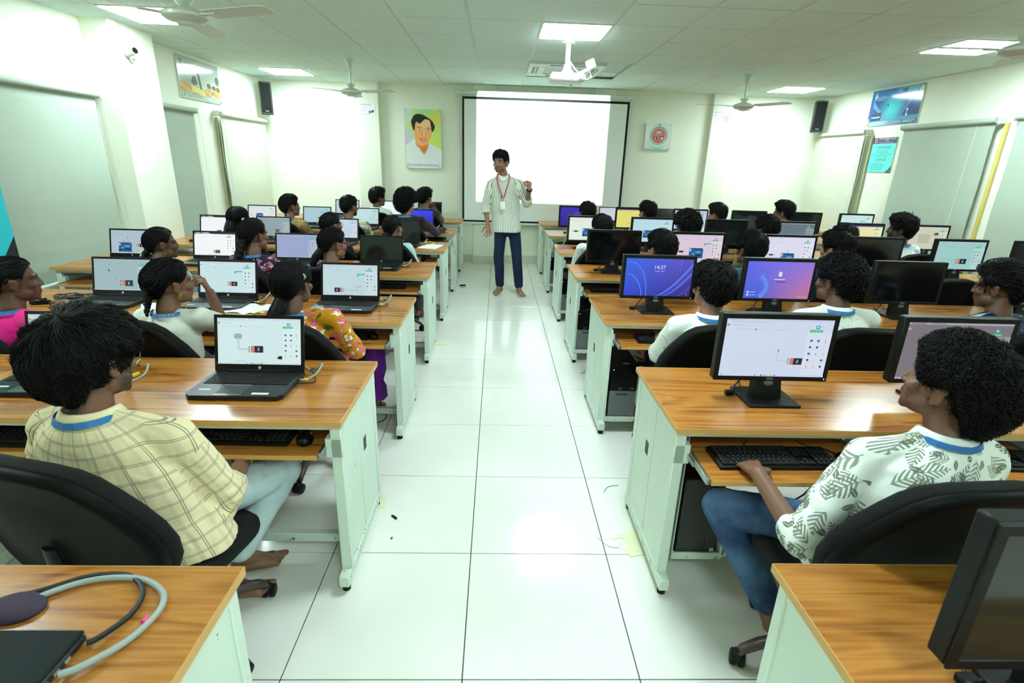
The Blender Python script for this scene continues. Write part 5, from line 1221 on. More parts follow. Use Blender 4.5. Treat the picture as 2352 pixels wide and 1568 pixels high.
tag(MB().wire([(-.7, NEAR_L[2]+.4, .6), (-.68, NEAR_L[2]+.36, .3), (-.66, NEAR_L[2]+.28, .1), (-.62, NEAR_L[2]+.26, .02), (-.66, NEAR_L[2]+.2, .006), (-.72, NEAR_L[2]+.25, .006)], .003, 5).build('hanging_cables', CAB_K), 'black cable hanging under the desk of the mustard floral woman', 'cable')
# ---------------------------------------------------------------- people
def vnoise(P, seed=0):
    P = np.asarray(P, float); I = np.floor(P).astype(np.int64); Fr = P-I; Fr = Fr*Fr*(3-2*Fr)
    def h(a, b, c):
        n = (a*374761393+b*668265263+c*2147483647+seed*1274126177) & 0xffffffff
        n = ((n ^ (n >> 13))*1274126177) & 0xffffffff
        return ((n ^ (n >> 16)) & 0xffff)/65535.0
    o = 0
    for dx in (0, 1):
        for dy in (0, 1):
            for dz in (0, 1):
                w_ = (Fr[:, 0] if dx else 1-Fr[:, 0])*(Fr[:, 1] if dy else 1-Fr[:, 1])*(Fr[:, 2] if dz else 1-Fr[:, 2])
                o = o+w_*h(I[:, 0]+dx, I[:, 1]+dy, I[:, 2]+dz)
    return o*2-1
def mesh_np(name, V, F, mat, smooth=True):
    me = bpy.data.meshes.new(name); n = len(F); k = F.shape[1]
    me.vertices.add(len(V)); me.vertices.foreach_set('co', np.asarray(V, np.float32).ravel())
    me.loops.add(n*k); me.loops.foreach_set('vertex_index', F.astype(np.int32).ravel())
    me.polygons.add(n); me.polygons.foreach_set('loop_start', np.arange(0, n*k, k, dtype=np.int32))
    if smooth: me.polygons.foreach_set('use_smooth', np.ones(n, bool))
    me.update(calc_edges=True); me.validate()
    if mat: me.materials.append(mat)
    return me
def capsule(mb, a, b, ra, rb, n=14):
    a, b = Vector(a), Vector(b); d = b-a; L = d.length
    if L < 1e-5: return mb.ell(a, (ra, ra, ra), n, 8)
    d.normalize(); pts = []; rs = []
    for k in range(4): t = PI/2*(k/4.0); pts.append(a-d*(ra*math.cos(t))); rs.append(max(ra*math.sin(t), ra*.05))
    for k in range(5): pts.append(a.lerp(b, k/4)); rs.append(ra+(rb-ra)*k/4)
    for k in range(1, 5): t = PI/2*(k/4.0); pts.append(b+d*(rb*math.sin(t))); rs.append(max(rb*math.cos(t), rb*.05))
    return mb.tube(pts, rs, n)
JOBS = []
def volume(name, mb, mat, parent, voxel, smooth=3, post=None):
    me = mb.mesh(name, mat, False, fix=True); o = put(me, name, parent)
    m = o.modifiers.new('r', 'REMESH'); m.mode = 'VOXEL'; m.voxel_size = voxel; m.use_smooth_shade = True
    m = o.modifiers.new('s', 'SMOOTH'); m.factor = .5; m.iterations = smooth
    JOBS.append((o, mat, post)); return o
def run_jobs():
    dg = bpy.context.evaluated_depsgraph_get()
    done = []
    for o, mat, post in JOBS:
        me = bpy.data.meshes.new_from_object(o.evaluated_get(dg)); done.append((o, mat, post, me))
    for o, mat, post, me in done:
        old = o.data; o.modifiers.clear(); me.name = o.name.split('.')[0]; o.data = me; bpy.data.meshes.remove(old)
        me.materials.clear(); me.materials.append(mat)
        n = len(me.vertices); V = np.empty(n*3, np.float32); me.vertices.foreach_get('co', V); V = V.reshape(-1, 3).astype(float)
        if post:
            N = np.empty(n*3, np.float32); me.vertices.foreach_get('normal', N); N = N.reshape(-1, 3)
            V2 = post(me, V, N)
            if V2 is not None: me.vertices.foreach_set('co', V2.astype(np.float32).ravel())
        me.polygons.foreach_set('use_smooth', np.ones(len(me.polygons), bool)); me.update()
    JOBS.clear()
def sstep(x, a, b): t = np.clip((x-a)/(b-a), 0, 1); return t*t*(3-2*t)

def m_skin():
    B = MatB('skin'); co = B.coord(); a = B.attr('Col'); n = B.noise(co, 40, 3)
    return B.set(B.mix(n*0.25, a, C(70, 44, 32)), .48, spec=.4, bump=B.noise(co, 260, 3), bstr=.08, bdist=.002, sss=.06)
SKIN = m_skin()
def m_hair():
    B = MatB('black_hair'); co = B.coord(); n = B.noise(co, 60, 3); 
    return B.set(B.mix(n, C(7, 7, 7), C(22, 22, 22)), .55, spec=.16, bump=B.noise(co, 160, 3), bstr=.3, bdist=.003)
HAIR = m_hair()
EYE = MatB('eye_white').set(C(150, 140, 132), .3); IRIS = MatB('dark_iris').set(C(24, 15, 10), .12)
SKINS = {'d': C(98, 66, 50), 'm': C(122, 84, 64), 'l': C(152, 108, 84), 'dd': C(74, 49, 38)}

# cloth materials -------------------------------------------------------
def cloth_bump(B): 
    co = B.coord(); return B.noise(co, 34, 4, .6)*0.7+B.noise(co, 900, 1)*0.3
def cloth(name, c1, c2=None, rough=.85, nscale=6):
    if name in _M: return _M[name]
    B = MatB(name); n = B.noise(B.coord(), nscale, 3); c2 = c2 or tuple(min(1, k*1.18) for k in c1[:3])+(1,)
    _M[name] = B.set(B.mix(n, c1, c2), rough, spec=.2, bump=cloth_bump(B), bstr=.3, bdist=.006, sheen=.15); return _M[name]
def stripe(x, period, width, off=0.0): return ((x/period+off).frac()-.5).abs().lt(width/period/2)
def m_windowpane():
    B = MatB('cream_windowpane_check'); u, v, _ = B.xyz(B.uv()); base = B.mix(B.noise(B.coord(), 5, 3), C(226, 208, 168), C(238, 222, 186))
    fine = B.noise(B.comb(u*700, v*60, 0.0), 1, 1)
    lines = stripe(u, .062, .0022, .0).max(stripe(u, .062, .0022, .085)).max(stripe(v, .047, .002)).max(stripe(v, .047, .002, .11))
    soft = stripe(u, .062, .010, .4)*.16
    c = B.mix(soft, base, C(150, 136, 110)); c = B.mix(lines*.72, c, C(92, 74, 84)); c = B.mix(fine*.1, c, C(190, 176, 130))
    return B.set(c, .85, spec=.2, bump=cloth_bump(B), bstr=.3, bdist=.006)
def rot_cell(B, scale, rand=1.0, seed=0.0):
    """voronoi cells of the print: position in the cell turned by a random angle, plus two random numbers"""
    u, v, _ = B.xyz(B.uv()); w1 = B.noise(B.uv(), 9, 2); w2 = B.noise(B.comb(v+3.0, u), 9, 2); u, v = u+(w1-.5)*.035, v+(w2-.5)*.035; vec = B.comb(u*scale+seed, v*scale+seed*.7); n = B.voro(vec, 1.0, rand)
    px, py, _ = B.xyz(n.outputs['Position']); r, g, b = B.xyz(n.outputs['Color']); x0, y0, _ = B.xyz(vec)
    dx, dy = x0-px, y0-py; a = r*6.283; ca, sa = a.cos(), a.sin()
    return dx*ca+dy*sa, dy*ca-dx*sa, g, b
def m_leafy():
    B = MatB('white_shirt_with_grey_green_leaves'); base = B.mix(B.noise(B.coord(), 4, 2), C(226, 232, 226), C(240, 243, 238))
    c = base; dark = B.mix(B.noise(B.uv(), 60, 3), C(74, 84, 66), C(140, 150, 130))
    # ferns: a spine with slanted fronds
    for sc, sd, L in ((9.4, 0.0, .5), (11.0, 3.7, .44)):
        x, y, g, b = rot_cell(B, sc, .9, sd)
        bend = x-y*y*.35; t = (y+L)*(1/(2*L)); wdt = (t*3.1416).sin().max(0)*.27
        fr = ((y*44.0+bend.abs()*-40.0).sin()).gt(-.1)
        inside = bend.abs().lt(wdt)*y.abs().lt(L)*fr; spine = bend.abs().lt(.012)*y.abs().lt(L)
        c = B.mix(inside.max(spine)*g.lt(.8)*.85, c, dark)
    # plain leaves in clusters and a few open flowers
    x, y, g, b = rot_cell(B, 16.5, 1.0, 9.1); wdt = ((y+.34)*4.6).sin().max(0)*.17
    leaf = x.abs().lt(wdt)*y.abs().lt(.34); vein = x.abs().gt(.012)
    c = B.mix(leaf*vein*g.gt(.22)*.9, c, C(92, 98, 78))
    x, y, g, b = rot_cell(B, 8.4, 1.0, 5.3); ang = y.atan2(x); r = (x*x+y*y).sqrt(); pet = r.lt((ang*5.0).cos().abs()*.12+.13); ed = (r*30.0+(ang*5.0).cos()*2.0).sin().gt(.2)
    c = B.mix(pet*ed*g.gt(.72)*.7, c, C(120, 128, 108))
    return B.set(c, .85, spec=.2, bump=cloth_bump(B), bstr=.28, bdist=.006)
def m_floral(name, ground, g2, petals, leafc, scale=26, pr=.27):
    B = MatB(name); c = B.mix(B.noise(B.coord(), 8, 3), ground, g2)
    if leafc:
        x, y, g, b = rot_cell(B, scale*.75, 1.0, 2.2); st = (x-(y*7.0).sin()*.08).abs().lt(.03)*y.abs().lt(.5); lf = x.abs().lt(((y+.3)*5.2).sin().max(0)*.12)*y.abs().lt(.3)
        c = B.mix((st.max(lf)), c, leafc)
    for i, pc in enumerate(petals):
        x, y, g, b = rot_cell(B, scale*(1-.08*i), 1.0, 4.4*(i+1)); ang = y.atan2(x); r = (x*x+y*y).sqrt(); R_1 = (ang*2.5).cos().abs()*.13+(pr-.1)
        c = B.mix(r.lt(R_1)*g.gt(.38), c, pc); c = B.mix(r.lt(.06)*g.gt(.38), c, C(226, 170, 40)); c = B.mix(r.gt(R_1*.82)*r.lt(R_1)*g.gt(.38)*.45, c, C(120, 60, 40))
    return B.set(c, .85, spec=.2, bump=cloth_bump(B), bstr=.3, bdist=.006)
def m_paisley():
    B = MatB('plum_kurta_with_pale_flowers'); c = B.mix(B.noise(B.coord(), 6, 3), C(44, 24, 52), C(58, 34, 64))
    for i, (sc, pc, ic) in enumerate(((13, C(214, 200, 204), C(150, 40, 76)), (15, C(190, 70, 100), C(226, 200, 206)), (21, C(206, 176, 186), C(90, 30, 60)))):
        x, y, g, b = rot_cell(B, sc, 1.0, 3.1*(i+1)); ang = y.atan2(x); r = (x*x+y*y).sqrt(); R_1 = (ang*3.0).cos().abs()*.14+.17
        c = B.mix(r.lt(R_1)*(r*36.0+(ang*6.0).sin()*1.5).sin().gt(-.35)*g.gt(.35), c, pc); c = B.mix(r.lt(R_1*.5)*g.gt(.35), c, ic)
    return B.set(c, .85, spec=.2, bump=cloth_bump(B), bstr=.3, bdist=.006)
def m_vstripe():
    B = MatB('white_shirt_with_olive_stripes'); u, v, _ = B.xyz(B.uv()); base = B.mix(B.noise(B.coord(), 6, 2), C(228, 230, 218), C(240, 241, 232))
    c = B.mix(stripe(u, .0235, .0105)*.8, base, C(120, 124, 104)); return B.set(c, .8, spec=.2, bump=cloth_bump(B), bstr=.35, bdist=.006)
def m_check():
    B = MatB('olive_white_check'); u, v, _ = B.xyz(B.uv()); a = stripe(u, .075, .038)*.5+stripe(v, .085, .042)*.5
    c = B.mix(a, C(226, 228, 208), C(112, 118, 84)); c = B.mix(stripe(u, .075, .004, .5).max(stripe(v, .085, .004, .5))*.6, c, C(150, 130, 90)); return B.set(c, .85, spec=.2, bump=cloth_bump(B), bstr=.3, bdist=.006)
def m_faint():
    B = MatB('white_shirt_with_faint_print'); u, v, _ = B.xyz(B.uv()); vec = B.comb(u*22, v*22); n = B.noise(vec, 1.0, 3, .6, .8); k = ((n*22.0).sin()).gt(.6)*B.noise(vec, .35, 1).gt(.5)
    return B.set(B.mix(k*.5, C(232, 234, 228), C(160, 154, 146)), .85, spec=.2, bump=cloth_bump(B), bstr=.3, bdist=.006)
def m_bluedot():
    B = MatB('white_shirt_with_blue_leaves'); x, y, g, b = rot_cell(B, 17, 1.0, 1.4); lf = x.abs().lt(((y+.3)*5.2).sin().max(0)*.14)*y.abs().lt(.3)*g.gt(.4)
    return B.set(B.mix(lf*.8, C(230, 236, 236), C(96, 166, 186)), .85, spec=.2, bump=cloth_bump(B), bstr=.3, bdist=.006)
def m_rib():
    B = MatB('white_ribbed_sweater'); u, v, _ = B.xyz(B.uv()); h = ((u*420.0+(v*420.0).sin()).sin()*.5+.5)
    return B.set(B.mix(h, C(176, 186, 180), C(230, 234, 230)), .9, spec=.1, bump=h, bstr=.6, bdist=.004)
def m_denim(name, c1, c2):
    if name in _M: return _M[name]
    B = MatB(name); co = B.coord(); n = B.noise(co, 5, 4, .6); f = B.noise(co, 420, 2)
    c = B.mix(n.smooth(.3, .7), c1, c2); c = B.mix(f*.25, c, tuple(k*.6 for k in c1[:3])+(1,)); _M[name] = B.set(c, .8, spec=.2, bump=B.noise(co, 22, 4, .6), bstr=.5, bdist=.008); return _M[name]

HL_PHI = np.array([0, .5, .85, 1.12, 1.35, 1.75, 2.0, 2.4, PI])
HL_Z = np.array([.066, .062, .05, .012, .024, .026, -.012, -.052, -.064])
CC = np.array([0, -.012, .022]); CR = np.array([.079, .099, .092])
class Hair:
    def __init__(s, top=.035, side=.016, back=.026, lump=.3, lfreq=9, seed=1, fringe=0.0, flat=0.0, front=0.0, low=0.0):
        s.__dict__.update(locals())
    def mask(s, d):
        phi = np.arctan2(np.abs(d[:, 0]), d[:, 1]); p = CC+d*CR; h = np.interp(phi, HL_PHI, HL_Z)-s.fringe*np.clip(1-phi/.9, 0, 1)-s.low*np.clip((phi-1.9)/1.0, 0, 1)
        return sstep(p[:, 2]-h, -.006, .014)
    def thick(s, d):
        zt = sstep(d[:, 2], .05, .85); bk = sstep(-d[:, 1], .1, .8)*(1-zt); t = s.side+(s.top-s.side)*zt+(s.back-s.side)*bk+s.front*sstep(d[:, 1], .1, .8)*sstep(d[:, 2], .25, .7)
        n = vnoise(d*s.lfreq*.45+7.3*s.seed, s.seed)*.6+vnoise(d*s.lfreq+3.1*s.seed, s.seed+5)*.5
        return t*(1+s.lump*n)
    def surf(s, d, k=1.0, extra=0.0):
        m = s.mask(d); t = s.thick(d)*k+extra
        return CC+d*(CR+0.0)+d*(t*m-.016*(1-m))[:, None]
def hair_mesh(M, hs, H, n, ln, curl=0.0, curlw=9.0, wd=.0022, lift=.012, mess=.35, seed=1, flow='crown', tie=None, extra=None, tip=.35, segs=5):
    rg = np.random.default_rng(seed*17+3)
    nu, nv = 56, 34; uu_ = np.linspace(0, 2*PI, nu, endpoint=False); vv_ = np.linspace(.02, PI-.02, nv)
    A, Bv = np.meshgrid(uu_, vv_); d = np.stack([np.sin(Bv)*np.cos(A), np.sin(Bv)*np.sin(A), np.cos(Bv)], -1).reshape(-1, 3)
    V = H.surf(d, .86); F = []
    for i in range(nv-1):
        for k in range(nu): F.append((i*nu+k, i*nu+(k+1) % nu, (i+1)*nu+(k+1) % nu, (i+1)*nu+k))
    Vs = [V]; Fs = [np.array(F)]; off = len(V)
    if n:
        d0 = rg.normal(size=(n*3, 3)); d0 /= np.linalg.norm(d0, axis=1)[:, None]; d0 = d0[H.mask(d0) > .5][:n]; n = len(d0)
        crown = np.array([0.1, -.45, .88]); crown /= np.linalg.norm(crown)
        if flow == 'crown': tg = d0-crown
        elif flow == 'back': tg = np.array([0, -.9, -.15])-d0*.2+np.zeros_like(d0)
        elif flow == 'side': tg = np.array([.8, -.35, -.25])+np.zeros_like(d0)
        elif flow == 'down': tg = d0*np.array([1, 1, 0])*.5+np.array([0, 0, -1.0])
        elif flow == 'tie': tg = np.array(tie)-d0
        tg = tg-(tg*d0).sum(1)[:, None]*d0; nn = np.linalg.norm(tg, axis=1)[:, None]; tg = tg/np.maximum(nn, 1e-3)
        tg += rg.normal(size=tg.shape)*mess; tg -= (tg*d0).sum(1)[:, None]*d0; tg /= np.maximum(np.linalg.norm(tg, axis=1)[:, None], 1e-3)
        L = ln*(.6+.7*rg.random(n)); ph = rg.random(n)*2*PI; bi = np.cross(d0, tg); lf = lift*(.2+rg.random(n)*1.1)
        P = []
        for k in range(segs):
            t = k/(segs-1); dt = d0+tg*(L*t/.1)[:, None]; dt /= np.linalg.norm(dt, axis=1)[:, None]
            p = H.surf(dt, .9)+dt*((lf*math.sin(t*PI*.75))+.0015)[:, None]
            mm = H.mask(dt); p = p+dt*((1-mm)*.016)[:, None]
            if curl: p = p+(np.cos(ph+curlw*t)*curl*(.3+t))[:, None]*dt+(np.sin(ph+curlw*t)*curl*(.3+t))[:, None]*bi
            P.append(p)
        P = np.stack(P, 1); wv = wd*(.6+.9*rg.random(n))
        T = np.gradient(P, axis=1); T /= np.maximum(np.linalg.norm(T, axis=2, keepdims=True), 1e-6); q = np.cross(T, d0[:, None, :]); q /= np.maximum(np.linalg.norm(q, axis=2, keepdims=True), 1e-6); r2 = np.cross(q, T)
        prof = np.array([.75, 1.0, 1.0, .8, tip])[np.linspace(0, 4, segs).astype(int)]
        ring = []
        for a in (0, 2*PI/3, 4*PI/3): ring.append(P+(q*math.cos(a)+r2*math.sin(a)*.7)*(wv[:, None]*prof[None, :])[:, :, None])
        V2 = np.stack(ring, 2).reshape(-1, 3); base = np.arange(n)[:, None, None]*segs*3; k = np.arange(segs-1)[None, :, None]*3; c = np.arange(3)[None, None, :]; c2 = (c+1) % 3
        F2 = np.stack([base+k+c, base+k+c2, base+k+3+c2, base+k+3+c], -1).reshape(-1, 4)+off
        Vs.append(V2); Fs.append(F2); off += len(V2)
    if extra is not None:
        ev = np.array(extra.v); ef = np.array([f if len(f) == 4 else (f[0], f[1], f[2], f[2]) for f in extra.f if len(f) in (3, 4)]); Vs.append(ev); Fs.append(ef+off)
    V = np.concatenate(Vs)*hs; Mn = np.array(M); V = V@Mn[:3, :3].T+Mn[:3, 3]
    return V, np.concatenate(Fs)

def head_prims(mb, M, hs, female=False, nose=1.0):
    def e(c, r, rot=None): 
        m2 = MB().ell((0, 0, 0), r, 14, 10); Q = M @ Matrix.Translation(Vector(c)*hs) @ (rot or Matrix.Identity(4)) @ Matrix.Scale(hs, 4)
        mb.add([tuple(Q @ Vector(p)) for p in m2.v], m2.f)
    def cp(a, b, ra, rb): capsule(mb, M @ (Vector(a)*hs), M @ (Vector(b)*hs), ra*hs, rb*hs, 12)
    e(CC, CR); e((0, .028, -.028), (.063, .068, .084)); e((0, .042, -.072), (.05 if not female else .044, .05, .04)); cp((-.012, .070, -.095), (.012, .070, -.095), .017, .017)
    cp((0, .084, .016), (0, .100, -.02), .009, .0115*nose); e((0, .102, -.026), (.0125*nose, .0115, .009)); 
    for s in (-1, 1):
        e((s*.0125, .093, -.029), (.0095, .0105, .008)); e((s*.042, .062, -.022), (.024, .026, .02)); cp((s*.014, .086, .023), (s*.048, .072, .022), .0095, .009)
        e((s*.05, .02, -.062), (.02, .04, .03))
        rot = Matrix.Rotation(s*R(16), 4, 'Z') @ Matrix.Rotation(R(-12), 4, 'X')
        e((s*.0825, -.006, -.008), (.0085, .019, .031), rot); e((s*.086, -.012, .010), (.0075, .016, .014), rot); e((s*.081, .0, -.034), (.008, .010, .011), rot)
    cp((-.014, .089, -.052), (.014, .089, -.052), .0075, .0075); cp((-.012, .088, -.063), (.012, .088, -.063), .0085, .0085)
def hand(mb, w_, f, n, s, curl=(15, 25, 15), spread=.12, thumb=.5, size=1.0, per=None):
    w_, f, n, s = Vector(w_), Vector(f).normalized(), Vector(n).normalized(), Vector(s)
    s = (s-f*s.dot(f)).normalized(); n = (n-f*n.dot(f)-s*n.dot(s)).normalized(); z = size
    offs = (.030, .0105, -.0095, -.028); kn = (.084, .088, .083, .074); ln = (.068, .077, .071, .055)
    for i in range(4):
        k = w_+f*(kn[i]*z)+s*(offs[i]*z); b = w_+f*(.012*z)+s*(offs[i]*.55*z); capsule(mb, b, k, .0125*z, .0115*z, 10)
        cu = per[i] if per else curl; d = (f+s*(spread*(1.2-i*.8))).normalized(); p = k; rr0 = (.0092, .0094, .009, .0082)[i]*z
        for j, fr in enumerate((.45, .31, .24)):
            ax = s; d = Matrix.Rotation(R(cu[j]), 3, ax) @ d if (f.cross(-n)).dot(ax) > 0 else Matrix.Rotation(-R(cu[j]), 3, ax) @ d
            q = p+d*(ln[i]*fr*z); capsule(mb, p, q, rr0*(1-.09*j), rr0*(.93-.09*j), 10); p = q
    capsule(mb, w_+f*.02*z, w_+f*.06*z, .017*z, .016*z, 10)
    p = w_+f*(.022*z)+s*(.022*z); d1 = (f*.55+s*(.75*thumb+.25)-n*.3).normalized(); q = p+d1*.042*z; capsule(mb, p, q, .0135*z, .0105*z, 10); d2 = (f*.85+s*(.35*thumb)-n*.35).normalized(); r_2 = q+d2*.031*z; capsule(mb, q, r_2, .0105*z, .0095*z, 10); capsule(mb, r_2, r_2+(d2+f*.2).normalized()*.024*z, .0093*z, .0075*z, 10)
def foot(mb, ankle, d, size=1.0, roll=0.0):
    a, d = Vector(ankle), Vector(d).normalized(); sd = d.cross(Vector((0, 0, 1))).normalized(); z = size; dn = Vector((0, 0, -1)) if abs(d.z) < .3 else d.cross(sd).normalized()
    if dn.z > 0: dn = -dn
    heel = a-d*.035*z+dn*.045*z; ball = a+d*.135*z+dn*.056*z
    capsule(mb, a, heel, .034*z, .03*z); capsule(mb, a, ball, .036*z, .022*z); capsule(mb, heel, ball+sd*.02*z, .026*z, .02*z); capsule(mb, heel, ball-sd*.022*z, .026*z, .021*z)
    for k in range(5):
        o = (-.032+.016*k)*z; t = ball+sd*o+d*((.02-.006*k)*z); capsule(mb, ball+sd*o*.9, t+d*(.034-.004*k)*z+dn*.008*z, .0125*z, (.0125 if k == 0 else .0085)*z, 8)
def ik(a, b, l1, l2, pole):
    a, b, pole = Vector(a), Vector(b), Vector(pole); d = b-a; L = min(d.length, (l1+l2)*.995); d.normalize(); x = (l1*l1-l2*l2+L*L)/(2*L); h = math.sqrt(max(l1*l1-x*x, 0)); pp = pole-a; pp = (pp-d*pp.dot(d)).normalized(); return a+d*x+pp*h

def person(label, x, y, head, shirt, trousers, skin='d', female=False, seat=.455, ty=None, face=None, pitch=0.0, roll=0.0, hair=None, hairkw=None, sleeve='short', arms=None, joints=None, legs=None,
           voxel=.0075, lanyard=C(36, 110, 176), collar=None, eyes=True, glasses=None, beard=0.0, hands=True, hem=None, extra=None, stand=False, wr=.0045, handkw=None, feet=True, shirt_r=.0, name='person', hs=None, group=None, ears=None, pregrow=0.0, brow=True, sw=None, fit=1.0, look=(.25, 4.8, 1.5)):
    """head = world position of the middle of the head; ty = torso yaw, face = head yaw (both from +y, anticlockwise)"""
    hs = hs or (.955 if female else 1.0); hx, hy, hz = head
    fy = math.atan2(-(look[0]-hx), look[1]-hy) if face is None else face
    ty = fy*.35 if ty is None else ty
    root = empty(name, (x, y, 0), 0, label, 'person', group or 'people in the computer lab'); base = Vector((x, y, 0))
    Q = Matrix.Rotation(ty, 3, 'Z')
    def Lc(a, b, c): return base+Q @ Vector((a, b, c))
    W = lambda v: Vector(v)-base
    hc = Vector(head); Mh = Matrix.Translation(hc-base) @ Matrix.Rotation(fy, 4, 'Z') @ Matrix.Rotation(pitch, 4, 'X') @ Matrix.Rotation(roll, 4, 'Y')
    J = {}
    hipz = seat+.085 if not stand else seat
    J['hip'] = Lc(0, 0, hipz); nb = J['neck'] = hc+Vector((0, 0, -.138*hs))+Q @ Vector((0, -.045, 0))
    sw = sw or (.152 if female else .176)
    J['chest'] = J['hip'].lerp(nb, .66)+Q @ Vector((0, -.02, 0))
    for sd, nm in ((-1, 'L'), (1, 'R')):
        J['sh'+nm] = nb+Q @ Vector((sd*sw, .0, -.052)); J['wr'+nm] = Lc(sd*.14, .34, .66); 
    if joints: J.update({k: Vector(v) for k, v in joints.items()})
    for sd, nm in ((-1, 'L'), (1, 'R')):
        if 'el'+nm not in J: J['el'+nm] = ik(J['sh'+nm], J['wr'+nm], .275, .245, J['sh'+nm]+Q @ Vector((sd*.12, -.05, -.4)))
    J = {k: W(v) for k, v in J.items()}
    s_ = .93 if female else 1.0
    # --- body -----------------------------------------------------------
    b = MB(); head_prims(b, Mh, hs, female)
    capsule(b, Mh @ Vector((0, -.022, -.055)), J['neck'], .054*s_, .06*s_); capsule(b, J['neck'], J['chest'], .056*s_, .07*s_); capsule(b, J['chest'], J['hip'], .06, .06)
    for nm in 'LR':
        capsule(b, J['neck']+(J['sh'+nm]-J['neck'])*.3+Vector((0, 0, -.035)), J['sh'+nm]+Vector((0, 0, -.012)), .036*s_, .042*s_); capsule(b, J['sh'+nm], J['el'+nm], .045*s_, .036*s_); capsule(b, J['el'+nm], J['wr'+nm], .037*s_, .0255*s_)
        if hands:
            k = dict(f=(J['wr'+nm]-J['el'+nm]).normalized()*.6+Q @ Vector((0, .6, 0)), n=Vector((0, 0, 1)), s=Q @ Vector((1 if nm == 'L' else -1, .2, 0)), size=.93*s_, curl=(12, 22, 14)); k.update((handkw or {}).get(nm, {}))
            hand(b, J['wr'+nm], **k)
    # --- legs -----------------------------------------------------------
    lg = {}
    for sd, nm in ((-1, 'L'), (1, 'R')):
        d = (legs or {}).get(nm)
        if d: hp, kn, an, fd = [Vector(q) if i == 3 else W(q) for i, q in enumerate(d)]
        else: hp, kn, an, fd = W(Lc(sd*.085, .0, seat+.075)), W(Lc(sd*.12, .41, seat+.05)), W(Lc(sd*.12, .36, .09)), Q @ Vector((sd*.15, 1, -.0))
        lg[nm] = (hp, kn, an)
        if feet: capsule(b, kn.lerp(an, .75), an, .036, .034); foot(b, an, fd, .95*s_)
    def skin_post(me, V, N):
        Mi = np.array(Mh.inverted()); P = (V@Mi[:3, :3].T+Mi[:3, 3])/hs; base_c = np.array(SKINS[skin][:3]); col = np.tile(base_c, (len(V), 1)); x_, y_, z_ = P.T
        inh = (np.abs(x_) < .1) & (z_ > -.14) & (z_ < .16) & (np.abs(y_) < .14)
        def blend(m, c): nonlocal col; m = (m*inh)[:, None]; col = col*(1-m)+np.array(c[:3])*m
        blend(sstep(y_, .02, .09)*sstep(-np.abs(x_), -.05, -.02)*.0, C(0, 0, 0))
        if beard: blend(beard*sstep(-z_, .03, .055)*sstep(y_, -.005, .025)*sstep(-z_, -.2, -.0)*(1-sstep(-z_, .108, .135))*(1-.85*sstep(-((x_/.024)**2+((z_+.058)/.011)**2), -1.4, -.7)*(y_ > .07)), C(18, 16, 15)); blend(beard*sstep(-((x_/.03)**2+((z_+.043)/.007)**2), -1.5, -.8)*(y_ > .08), C(20, 17, 15))
        blend(sstep(-((x_/.024)**2+((z_+.058)/.011)**2), -1.3, -.7)*(y_ > .078)*.75, C(120, 62, 56) if not female else C(136, 62, 60))
        if brow: blend(sstep(-(((np.abs(x_)-.032)/.022)**2+((z_-.027-.1*(np.abs(x_)-.03)*0)/.0065)**2), -1.4, -.6)*(y_ > .05)*.9, C(16, 13, 12))
        blend(sstep(-(((np.abs(x_)-.031)/.02)**2+((z_-.004)/.011)**2), -1.4, -.6)*(y_ > .05)*.45, C(30, 20, 16))
        d = (P-CC)/CR; r0 = np.linalg.norm(d, axis=1); dd = d/np.maximum(r0[:, None], 1e-6)
        if hair: blend(hair.mask(dd)*(r0 > .85)*sstep(-y_, -.12, -.1), C(12, 11, 11))
        at = me.color_attributes.new('Col', 'FLOAT_COLOR', 'POINT'); at.data.foreach_set('color', np.concatenate([col, np.ones((len(V), 1))], 1).astype(np.float32).ravel())
    volume('body', b, SKIN, root, voxel*.8, 2, skin_post)
    # --- trousers -------------------------------------------------------
    if trousers:
        m = MB()
        hp0 = J['hip']+Vector((0, 0, .02)); m.ell(hp0-(Vector((0, 0, .09)) if stand else Vector()), (.165*s_*fit-(.012 if stand else 0), .125-(.012 if stand else 0), .115), 18, 12, Q.to_4x4())
        for nm in 'LR':
            hp, kn, an = lg[nm]; e_ = kn.lerp(an, .9); capsule(m, hp, kn, (.09 if not stand else .08)*s_, .066*s_); capsule(m, kn, e_, .066*s_, .056*s_); capsule(m, J['hip'] if not stand else J['hip'].lerp(hp, .9)-Vector((0, 0, .03)), hp, .1 if not stand else .085, .09 if not stand else .082)
        def tpost(me, V, N):
            n = vnoise(V*np.array([26, 26, 14]), 3)*.6+vnoise(V*np.array([50, 50, 30]), 4)*.4; return V+N*(n*.0045)[:, None]
        volume('trousers', m, trousers, root, max(voxel*1.3, .007), 3, tpost)
    # --- shirt ----------------------------------------------------------
    m = MB(); rings = []; hip, neck = J['hip'], J['neck']; hemz = (hem if hem is not None else seat-.03)
    g = shirt_r
    prof = [(0, .168+g, .128+g), (.12, .166+g, .126+g), (.3, .152+g, .115+g), (.5, .162+g, .118+g), (.7, .172+g*.6, .118+g*.6), (.84, .168, .104), (.93, .128, .084), (1.0, .066, .062)] if not female else [(0, .17, .128), (.12, .165, .122), (.3, .135, .105), (.5, .142, .112), (.7, .15, .108), (.84, .138, .094), (.93, .10, .076), (1.0, .062, .058)]
    p0 = Vector((hip.x, hip.y, hemz)); p1 = neck+Vector((0, 0, -.005)); Q4 = Q.to_4x4()
    for t, rx, ry in prof:
        c = p0.lerp(p1, t)+Q @ Vector((0, -.02*math.sin(t*PI), 0)); rings.append([tuple(c+Q @ Vector((math.copysign(abs(math.cos(a))**.85, math.cos(a))*rx*s_*fit, math.sin(a)*ry, 0))) for a in [2*PI*k/28 for k in range(28)]])
    v, f = loft(rings); m.add(v, f)
